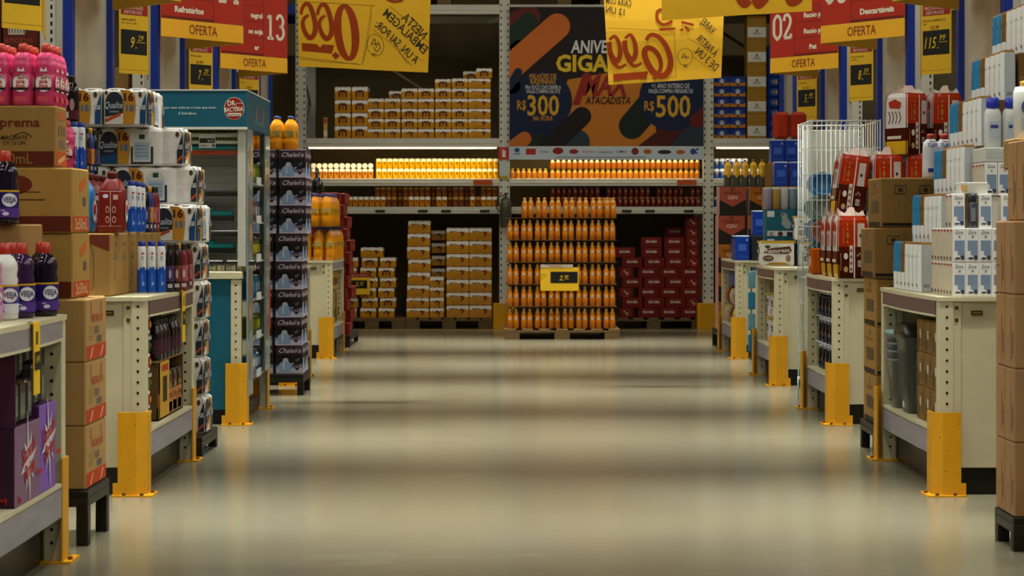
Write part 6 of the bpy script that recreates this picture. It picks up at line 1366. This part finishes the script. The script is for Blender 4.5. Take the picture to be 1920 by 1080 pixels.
TB = bottle('bleach_bottle', 'bottle', M('#d2d6da', 'plastic'), [(.036, 0), (.041, .006), (.041, .055), (.037, .08), (.041, .11), (.041, .16), (.038, .185), (.02, .205), (.017, .21)], 1, .9, M('#b5301c', 'plastic'), [(.02, .205), (.02, .228), (.016, .232)],
            art=lambda l: (l.text(Pl((0, -.0375, 0), (1, 0, 0), (0, 0, 1)), 'TUFF', .002, .162, .02, '#1c2c8a', .056, bold=.06, k=2), l.rect(Pl((0, -.0375, 0), (1, 0, 0), (0, 0, 1)), -.02, .03, .022, .05, M('#2a3a9a'), 1), l.rect(Pl((0, -.0375, 0), (1, 0, 0), (0, 0, 1)), -.014, .188, .02, .193, M('#8a2a2a'), 1)))
TB.put('white bottle with red cap standing on the upper big brown carton', 'white red-capped bottles', X(1743, yb_+.12), yb_+.1, zb); TB.put('white red-capped bottle half hidden behind the refill packs', 'white red-capped bottles', X(1771, yb_+.12)-.004, yb_+.12, zb)
# grey bins and cartons inside the white unit
def binp():
    b = MB(); w0, w1 = .075, .098
    for dz in (0, .055, .105, .155):
        b.lathe([(w0, dz), (w0+.001+.02, dz+.30), (w1+.006, dz+.30), (w1+.006, dz+.315), (w1-.004, dz+.315)], M('#6f7674', 'plastic'), 20, p=5, cap=(dz == 0))
    b.lathe([(w1+.008, .315+.155), (w1+.008, .335+.155), (w1-.03, .345+.155)], M('#8fb4b4', 'plastic'), 20, p=5); return b
m = binp(); sc_ = .78; m.v = [(x*1.0, y*1.0, z*sc_) for x, y, z in m.v]
solo('bin_stack', m, 'nested grey bins topped by a pale teal lid in the white unit', 'bins', (1.99, 9.12, .286))
m = MB()
for k in range(1):
    m.lathe([(.095, 0), (.125, .36), (.132, .36), (.132, .375), (.12, .375)], M('#565b58', 'plastic'), 24, p=6)
for k in range(5): m.box(-.132+.012, -.118, -.07+k*.03, -.062+k*.03, .06, .34, M('#4c514e', 'plastic')); m.box(-.07+k*.03, -.062+k*.03, -.128, -.11, .06, .34, M('#4c514e', 'plastic'))
m2 = MB(); m2.lathe([(.137, .37), (.137, .385), (.12, .43), (.1, .435)], M('#231d16', 'plastic'), 24, p=6)
Proto('storage_bin', 'bin', [('bin_body', m), ('lid', m2)]).put('tall dark grey ribbed bin with black lid in the white unit', None, 2.02, 8.87, .286)
m = MB(); m.box(-.018, .018, -.0015, .0015, 0, .03, M('#c9ccc6', 'paper')); m.v = [(x, y, z) for x, y, z in m.v]; solo('price_sticker', m, 'small white sticker low on the dark grey bin', 'sticker', (1.905, 8.82, .315), rz=math.pi/2)
def deco_s(b, w, d, h):
    l = lside(w, d, h); b.rect(l, -.01, h*.42, .014, h*.68, M('#c9c9bc'), 1); b.rect(l, -d*.4, h*.1, -d*.1, h*.5, M('#5a421e'), 1); b.rect(l, d*.2, h*.2, d*.4, h*.8, M('#6a5026'), 1)
sb_ = carton(.22, .152, .158, '#7f6030', deco_s)
for r in range(3):
    for j in range(3): sb_.put(f'small brown carton, {ORD[r]} up, {ORD[j]} from the camera inside the white unit', 'small brown cartons in the white unit', 2.035, 8.24+j*.154, .286+r*.1585)

# ---------------------------------------------------------------- right: red pouches, wire basket
xs = [2.04, 2.235, 2.43]
def npk(lab, x, d, z, tilt=0, rz=0): nap.put(lab, 'red nappy packs', x, d, z, rot=(0, tilt, rz))
for j in range(3): npk(f'red and brown nappy pack, {ORD[j]} from the camera in the aisle-side column on the unit', 2.045, 10.98+j*.215, .882)
for c in range(1, 4):
    npk(f'red and brown nappy pack, {ORD[c]} column in from the aisle on the bottom layer', 2.045+c*.2, 11.02, .882)
npk('leaning red nappy pack on the second layer nearest the aisle', 2.065, 11.22, 1.258, math.radians(7)); npk('upright red nappy pack on the second layer above the bottom row', 2.305, 11.18, 1.258, 0)
npk('red nappy pack on the second layer behind the big carton', 2.50, 11.18, 1.258); npk('red nappy pack on the second layer farthest from the aisle', 2.71, 11.18, 1.258)
for j in range(2): npk(f'red nappy pack, {("front", "rear")[j]} one of the top layer beside the price tag', 2.43+.03*j, 11.17+.23*j, 1.634, rz=(.55, 0)[j])
npk('red nappy pack at the inner end of the top layer', 2.66, 11.18, 1.634)
npk('red nappy pack standing behind the leaning pack', 2.22, 11.50, 1.258); npk('red nappy pack low behind the aisle-side column', 2.25, 11.5, .882)
OB = Proto('orange_pack', 'pack', [('orange_pack', (lambda b: (b.box(-.04, .04, -.05, .05, 0, .17, M('#c05a1a', 'film'), .012), b.box(-.041, .041, -.04, .04, .05, .12, M('#d8c0a8', 'film'), .006), b)[2])(MB()))])
for k in range(3): OB.put(f'orange film pack, {ORD[k]} from the aisle beyond the nappy packs', 'orange packs at the end of the unit', 1.99+.085*k-.02, 11.75, .882)
def dkb():
    b = MB(); b.lathe([(.033, 0), (.038, .005), (.038, .115), (.03, .135), (.026, .14)], M('#15161c', 'liquid'), 14); c = MB(); c.lathe([(.03, .138), (.031, .142), (.031, .158), (.026, .162)], M('#c9d4dc', 'plastic'), 12)
    l = MB(); f = Pl((-.0385, 0, 0), (0, -1, 0), (0, 0, 1)); g = Pl((0, -.0385, 0), (1, 0, 0), (0, 0, 1))
    for q in (f, g): l.poly(q, [(-.022, .06), (.0, .085), (.022, .07), (.022, .055), (0, .065), (-.022, .045)], M('#8a5a36'), 1); l.ell(q, .004, .03, .012, .012, M('#2a5ab0'), 1, 8)
    return Proto('dark_jar', 'jar', [('jar_body', b), ('lid', c), ('label', l)])
dk = dkb()
for r in range(3):
    for j in range(5):
        for c in range(2): dk.put(f'dark jar, {ORD[r]} layer, {ORD[j]} from the camera, {("outer", "inner")[c]} row, under the red pouches', 'dark jars under the red pouches', 2.01+c*.082, 11.14+j*.13-(.05*c), .286+r*.1685)
for r in range(2): m = MB(); m.box(-.04, .125, -.08, .62, 0, .005, M('#b9c4cc', 'card')); solo('layer_card', m, f'pale sheet under the {ORD[r+1]} layer of dark jars', 'sheet', (2.01, 11.14, .286+(r+1)*.1685-.0055), group='pale sheets between jar layers')
# wire basket with plastic bowls
bx0, bx1, by0, by1, bz1 = 1.99, 2.44, 12.02, 12.6, 1.90
t = thing('wire_basket', 'tall white wire mesh basket of plastic bowls behind the red pouches', 'basket', (bx0, by0, 0)); WH = M('#cdd2cc', 'gloss')
def wire(m, a, b, r=.0028): m.tube((a[0]-bx0, a[1]-by0, a[2]), (b[0]-bx0, b[1]-by0, b[2]), r, WH, 5)
for nm, ax in (('front_mesh', 0), ('rear_mesh', 1), ('aisle_mesh', 2), ('inner_mesh', 3)):
    m = MB(); n = 14 if ax < 2 else 7
    for i in range(n+1):
        u = i/n; p = ((bx0+(bx1-bx0)*u, (by0, by1)[ax]) if ax < 2 else ((bx0, bx1)[ax-2], by0+(by1-by0)*u)); wire(m, (*p, .12), (*p, bz1), .0028 if i not in (0, n) else .005)
    for k in range(11):
        z = .14+(bz1-.15)*k/10; a, b = (((bx0, (by0, by1)[ax], z), (bx1, (by0, by1)[ax], z)) if ax < 2 else (((bx0, bx1)[ax-2], by0, z), ((bx0, bx1)[ax-2], by1, z))); wire(m, a, b, .003 if k not in (0, 10) else .0055)
    part(nm, m, t)
for q in ((bx0, by0), (bx1, by0), (bx0, by1), (bx1, by1)): m = MB(); m.tube((q[0]-bx0, q[1]-by0, 0), (q[0]-bx0, q[1]-by0, .15), .007, WH, 6); part('leg', m, t)
m = MB(); m.box(0, bx1-bx0, 0, by1-by0, .13, .136, M('#aab4b4', 'plastic')); part('base_tray', m, t)
def bowl(c):
    b = MB(); R = .075
    prof = [(.03, 0), (.05, .008), (.068, .03), (R, .06), (R+.006, .062), (R+.004, .066), (R-.004, .062), (.064, .032), (.046, .012), (.001, .008)]
    b.lathe(prof, M(c, 'plastic'), 22, cap=True); return Proto('plastic_bowl', 'bowl', [('plastic_bowl', b)])
cols = [('blue', '#2a78b0'), ('orange', '#c8761c'), ('salmon', '#c08a76'), ('sea green', '#5a8a80'), ('grey-green', '#8a9a8c'), ('coral', '#b8583a')]
bw = [bowl(c) for _, c in cols]; rnd = random.Random(3)
spots = [((i*5+i//3) % 6, 1.985+.152*(i % 3), .85+.153*(4-i//3)) for i in range(15)]
spots_ = [(1, 1.985, 1.46), (0, 2.035, 1.42), (1, 2.12, 1.45), (2, 2.05, 1.30), (0, 2.14, 1.3), (3, 1.985, 1.34), (4, 2.03, 1.16), (5, 2.16, 1.17), (3, 2.08, 1.04), (2, 1.985, 1.06), (5, 2.02, .93), (1, 2.13, .92), (4, 2.2, 1.06), (0, 2.24, .94)]
for i, (c, x, z) in enumerate(spots):
    bw[c].put(f'{cols[c][0]} plastic bowl, {ORD[i]} down in the front of the white wire basket', 'bowls in the wire basket', x+.085, by0+.105+(i % 3)*.012, z-.0, rot=(math.radians(80+rnd.uniform(-8, 8)), 0, rnd.uniform(-.15, .15)))
for i in range(10):
    c = i % 6; bw[c].put(f'{cols[c][0]} plastic bowl, {ORD[i]} down in the rear of the white wire basket', 'bowls in the wire basket', 2.07+(i % 3)*.15, by0+.36, 1.46-(i//3)*.155, rot=(math.radians(75+rnd.uniform(-8, 8)), 0, rnd.uniform(-.15, .15)))
bagm = MB(); bagm.lathe([(.05, 0), (.085, .02), (.10, .1), (.09, .17), (.05, .2), (.02, .21)], M('#9ab8d4', 'film'), 14, ex=.8)
PB = Proto('blue_bag', 'bag', [('blue_bag', bagm)])
for k in range(3):
    for j in range(2): PB.put(f'pale blue film bag, {ORD[k]} up in the {("aisle", "inner")[j]} half of the wire basket', 'pale blue bags in the wire basket', 2.085+.18*j, by0+.12+.02*(k % 2), .137+k*.214)
m = MB()   # the basket sheet behind
m.box(bx0+.04, bx1-.02, by1+.02, by1+.03, 1.25, 1.86, M('#d4d3c8', 'paint'), .002); solo('grey_board', m, 'plain grey board standing behind the wire basket', 'board', (0, 0, 0))

# ---------------------------------------------------------------- right: paper towel unit
def tealbox():
    w, h, d = .235, .22, .2; b = MB(); b.box(-w/2, w/2, -d/2, d/2, 0, h, M('#17566a', 'print'), .002); f = front(w, d, h)
    b.rect(f, -w*.46, .012, w*.46, h*.24, M('#c9cac6'), 1); b.rect(f, -w*.46, h*.74, -w*.22, h*.95, M('#c9d0d0'), 1); b.poly(f, [(-w*.05, h*.86), (w*.1, h*.9), (w*.2, h*.86), (w*.22, h*.72), (w*.36, h*.5), (w*.3, h*.32), (w*.16, h*.32), (w*.02, h*.48), (w*.04, h*.7)], M('#8d9290'), 2); b.poly(f, [(-w*.12, h*.86), (w*.12, h*.84), (w*.1, h*.8), (-w*.12, h*.83)], M('#3a3a38'), 3); b.ell(f, -w*.02, h*.13, w*.09, h*.09, M('#4a2a24'), 2, 12); b.rect(f, w*.2, h*.05, w*.4, h*.2, M('#2a2a2c'), 2); b.rect(f, -w*.4, h*.06, -w*.25, h*.2, M('#8a8f8a'), 2)
    for k in range(3): b.rect(lside(w, d, h), -d*.4+k*.06, h*.1, -d*.4+k*.06+.03, h*.9, M('#2a7a8c'), 1)
    return Proto('appliance_box', 'box', [('appliance_box', b)])
tb = tealbox()
nat.put('white paper towel pack with yellow top at the aisle corner of the right unit', 'paper towel packs', 2.07, 14.2, .881, scale=(1.12, 1, 1.04))
for k in range(2): nat.put(f'white paper towel pack, {ORD[k]} inward from the front one', 'paper towel packs', 2.365+.26*k, 14.2, .881)
for k in range(2): nat.put(f'white paper towel pack on the second layer, {ORD[k]} inward beside the teal box', 'paper towel packs', 2.33+.26*k, 14.2, 1.083)
for c in range(3):
    for r in range(2): tb.put(f'teal appliance box, {("lower", "upper")[r]} layer, {ORD[c]} from the aisle behind the paper towels', 'teal appliance boxes', 2.125+.24*c, 14.43, .881+r*.2205)
m = MB(); m.box(-.12, .12, -.15, .15, 0, .2, M('#3a7f9a', 'film'), .01); solo('blue_pack', m, 'blue film pack supporting the teal appliance box', 'pack', (2.02, 14.0-.02, .8815)) if False else None
cn = []
for nm, c in (('gold', '#9a7c3a'), ('silver', '#a8aca8'), ('mauve', '#8a8098'), ('teal', '#2a6a7a'), ('blue-grey', '#6a7c8a')):
    b = MB(); b.lathe([(.03, 0), (.033, .004), (.033, .155), (.03, .162)], M(c, 'gloss'), 14); b.lathe([(.031, .162), (.031, .172), (.026, .175)], M('#c0c4c4', 'gloss'), 12); cn.append((nm, Proto('tall_can', 'can', [('tall_can', b)])))
for i in range(6):
    nm, p = cn[(2, 0, 1, 4, 1, 3)[i]]; p.put(f'tall {nm} can, {ORD[i]} from the aisle on the teal appliance boxes', 'tall cans on the teal boxes', 2.05+i*.066-.02, 14.40, 1.3235)
for i in range(5):
    nm, p = cn[i]; p.put(f'tall {nm} can, {ORD[i]} from the aisle in the rear row on the teal appliance boxes', 'tall cans on the teal boxes', 2.05+i*.066-.02, 14.48, 1.3235)
m = MB(); m.box(-.07, .07, -.1, .1, 0, .18, M('#1a2224', 'print'), .003); f = front(.14, .2, .18); m.text(f, 'CENT', 0, .1, .025, '#5a6a6c', .1); m.text(f, 'COCO', 0, .05, .025, '#5a6a6c', .1)
solo('dark_box', m, 'dark box with grey lettering at the end of the tall cans', 'box', (2.52, 14.43, 1.3225)); tb.put('teal appliance box inward of the first one', 'teal appliance boxes', 2.265+.0, 13.95, 1.083)if False else None
def bluebox():
    w, h, d = .125, .215, .15; b = MB(); b.box(-w/2, w/2, -d/2, d/2, 0, h, M('#1c3c9a', 'gloss'), .004); f = front(w, d, h); b.box(-w/2+.002, w/2-.002, -d/2+.002, d/2-.002, h-.004, h+.01, M('#c0ccd8', 'film'), .004); b.rect(f, -w*.3, h*.4, w*.3, h*.68, M('#3a62c4'), 1); b.rect(f, -w*.36, h*.15, w*.36, h*.2, M('#2a4cae'), 1); b.ell(f, w*.32, h*.86, .006, .01, M('#c8d4e4'), 1, 8)
    l = lside(w, d, h)
    for k in range(2): b.rect(l, -d*.35+k*.07, h*.06, -d*.35+k*.07+.035, h*.9, M('#6a6a9a'), 1)
    return Proto('blue_pack', 'pack', [('blue_pack', b)])
bb = bluebox()
# farthest right unit: stepped blue packs on brown cartons
st5 = [(2.06, 16.4, .881), (2.17, 16.5, 1.1), (2.17, 16.72, 1.1)]
bb.put('deep blue pack at the front aisle corner of the farthest right unit', 'deep blue packs', 2.075, 16.40, .881); bb.put('deep blue pack just behind the front corner one', 'deep blue packs', 2.075, 16.56, .881)
nb = carton(.34, .36, .225, '#20262a'); tn = carton(.34, .40, .225, '#7a5a24')
nb.put('dark navy carton beside the front blue pack on the farthest unit', 'dark navy cartons', 2.33, 16.48, .881)
bb.put('deep blue pack on the dark navy carton, nearer the aisle', 'deep blue packs', 2.235, 16.43, 1.107); bb.put('deep blue pack on the dark navy carton, second inward', 'deep blue packs', 2.37, 16.43, 1.107)
tn.put('brown carton behind the blue packs, lower one on the farthest unit', 'brown cartons on the farthest unit', 2.57, 16.87, .881); 
for k in range(2): tn.put(f'brown carton, {ORD[k+1]} up behind the tall cans on the farthest unit', 'brown cartons on the farthest unit', 2.57, 16.87, .881+(k+1)*.2255)
for k in range(4): tn.put(f'brown carton, {ORD[k]} up in the rear stack of the farthest right unit', 'brown cartons on the farthest unit', 2.60, 17.26, .881+k*.2255)
bb.put('deep blue pack on the fourth brown carton, beside the yellow-topped bottles', 'deep blue packs', 2.64, 17.2, .881+.903); bb.put('deep blue pack on the brown cartons second inward at the top', 'deep blue packs', 2.51, 17.2, .881+.903)
bb.put('deep blue pack on the third brown carton behind the tall cans', 'deep blue packs', 2.475, 16.75, 1.558); bb.put('deep blue pack on the third brown carton, second from the aisle', 'deep blue packs', 2.62, 16.75, 1.558)
RB = Proto('red_pack', 'pack', [('red_pack', (lambda b: (b.box(-.075, .075, -.08, .08, 0, .26, M('#a5321c', 'film'), .03), b)[1])(MB()))])
for k in range(2): RB.put(f'shiny red film pack, {ORD[k]} from the aisle at the very top of the farthest stack', 'red film packs', 2.55+.16*k, 17.2, .881+.903+.226)
# gin cartons beyond it
def gin(c1):
    w, h, d = .262, .278, .24; b = MB(); b.box(-w/2, w/2, -d/2, d/2, 0, h, {'f': M('#26241c', 'print'), 'l': M('#b88a84', 'print'), '*': M('#3a2c22', 'print')}, .003); f = front(w, d, h)
    b.poly(f, [(-w/2+.003, h-.004), (-w/2+.003, h*.55), (0, h*.3), (w/2-.003, h*.55), (w/2-.003, h-.004)], M(c1), 1); b.ell(f, 0, h*.9, .018, .02, M('#3a1c14'), 2, 14); b.ell(f, 0, h*.9, .011, .012, M(c1), 3, 12)
    b.text(f, 'ETERNITY', 0, h*.72, .026, '#4a1e16', w*.62, bold=.04); b.text(f, 'GIN', 0, h*.56, .036, '#d8bcae', w*.36, bold=.05); b.rect(f, -w*.2, h*.5, w*.2, h*.51, M('#6a2a1e'), 2)
    return Proto('gin_carton', 'carton', [('gin_carton', b)])
g1, g2 = gin('#a8503c'), gin('#b0681c')
gs = 17.62
stand('black low metal stand under the gin cartons', 1, 2.0, 2.66, gs, gs+.5, .18)
for r in range(5):
    x = 2.145+(-.01 if r == 3 else 0)
    if r < 3: g2.put(f'dark carton with an orange flash, {ORD[r]} up at the base of the gin cartons', 'gin cartons', x-.01, gs+.13, .181+r*.2785)
    else: g1.put(f'dark carton with a salmon flash, {("second", "topmost")[r-3]} one of the gin stack', 'gin cartons', x, gs+.13, .181+r*.2785)
    g2.put(f'dark carton with an orange flash, {ORD[r]} up in the inner gin stack', 'gin cartons', x+.29, gs+.13, .181+r*.2785)
yt = []
for nm, c in (('yellow', '#d2a012'), ('pink', '#a8524a')):
    yt.append(bottle('topped_bottle', 'bottle', M(c, 'gloss'), [(.034, 0), (.038, .005), (.038, .13), (.037, .132), (.037, .2), (.028, .225), (.012, .24), (.011, .25)], cap=M('#8a6a3a', 'plastic'), capprof=[(.013, .248), (.013, .262), (.01, .265)], bands=[(.0385, .004, .115, M('#4f4b3e', 'gloss'))], art=(lambda cc: lambda l: l.poly(Pl((0, -.0392, 0), (1, 0, 0), (0, 0, 1)), [(-.03, .116), (0, .085), (.03, .116)], M(cc), 1))(c)))
for i in range(7):
    (yt[0] if i < 5 else yt[1]).put(f'grey bottle with a {"yellow" if i < 5 else "pink"} top, {ORD[i]} from the left on the gin cartons', 'topped bottles on the gin cartons', X(1365+i*16, gs+.06), gs+.07, .181+5*.2785+.001)
# lower shelves of the two far right units
for k in range(3):
    for r in range(3 if k else 0): nat.put(f'paper towel pack, {ORD[r]} up, {ORD[k]} from the camera inside the towel unit', 'paper towel packs inside the unit', 2.125, 13.72+k*.24, .286+r*.1925) if r < 2 else None
WBg = Proto('white_bag', 'bag', [('white_bag', (lambda b: (b.lathe([(.06, 0), (.11, .03), (.13, .12), (.11, .2), (.05, .235), (.02, .24)], M('#c9c9c0', 'film'), 14), b)[1])(MB()))])
WBg.put('plump white film bag low at the front of the towel unit', 'white film bags', 2.12, 13.76, .286); nat.put('paper towel pack standing over the plump white bag', 'paper towel packs inside the unit', 2.125, 13.74, .5275)
BLP = Proto('blue_strip_pack', 'pack', [('blue_strip_pack', (lambda b: (b.box(-.02, .02, -.04, .04, 0, .2, M('#3a86b0', 'film'), .01), b)[1])(MB()))])
t = thing('hanging_strip', 'blue hanging strip of small packs at the far post of the towel unit', 'hanging strip', (1.93, 14.62, .86))
m = MB(); m.box(-.004, .004, -.012, .012, -.75, 0, M('#2a6a8a', 'plastic')); m.box(-.004, .05, -.012, .012, -.02, 0, M('#2a6a8a', 'plastic')); part('strip', m, t)
for k in range(4): m = MB(); m.box(-.03, .03, -.03, -.013, -.68+k*.17, -.54+k*.17, M(('#3a8ab8', '#7ab0c8')[k % 2], 'film'), .008); part('pack', m, t)
BG = [Proto('toy_ball_bag', 'bag', [('toy_ball_bag', (lambda b: (b.lathe([(.036, 0), (.068, .03), (.076, .1), (.055, .15), (.02, .166)], M(c, 'film'), 12), b)[1])(MB()))]) for c in ('#8a9ab0', '#c8a02a', '#2a2c3a', '#b05a2a')]
nmz = ('pale blue', 'yellow', 'dark', 'orange')
for k in range(6):
    BG[k % 4].put(f'{nmz[k % 4]} film bag, {ORD[k]} from the camera on the farthest unit\'s lower shelf', 'bags in the farthest right unit', 2.09, 16.44+k*.155, .286); BG[(k+2) % 4].put(f'{nmz[(k+2) % 4]} film bag, {ORD[k]} from the camera piled high in the farthest unit', 'bags in the farthest right unit', 2.10, 16.44+k*.155, .455)
    if k < 5: bb.put(f'deep blue pack, {ORD[k]} from the camera under the top board of the farthest right unit', 'deep blue packs inside the unit', 2.12, 16.47+k*.165, .627-.0)
# ---------------------------------------------------------------- right edge: plain cartons on a stand
def deco_pl(b, w, d, h):
    l = lside(w, d, h); b.stroke(l, [(-d*.3, h*.4), (-d*.05, h*.38)], .004, M('#6a4a24'), 1, 2); b.rect(l, d*.15, h*.1, d*.22, h*.7, M('#7a5a30'), 1); b.rect(l, d*.3, h*.2, d*.4, h*.5, M('#7a5a30'), 1)
pk = carton(.32, .125, .272, '#9c7850', deco_pl); pk2 = carton(.32, .125, .30, '#9c7850', deco_pl)
stand('black metal stand under the plain cartons at the right edge', 1, 1.842, 2.2, 6.66, 6.92, .125)
for r in range(4):
    for j in range(2): pk.put(f'plain tan carton, {ORD[r]} up, {("near", "far")[j]} one of the stack at the right picture edge', 'plain tan cartons at the right edge', 1.845+.16, 6.725+j*.128, .126+r*.2725)
for r in range(4, 5):
    for j in range(2): pk2.put(f'plain tan carton, {ORD[r]} up, {("near", "far")[j]} one of the set-back upper stack', 'plain tan cartons at the right edge', 1.845+.16+.045, 6.725+j*.128, .126+r*.2725)
WB.put('white plastic bottle beside the white shampoo boxes, half hidden by plain cartons', 'white plastic bottles', X(1886, 7.98), 7.9, .86) if False else None
for i, (px, z) in enumerate(((1884, zt), (1893, zt+.30))):
    pass
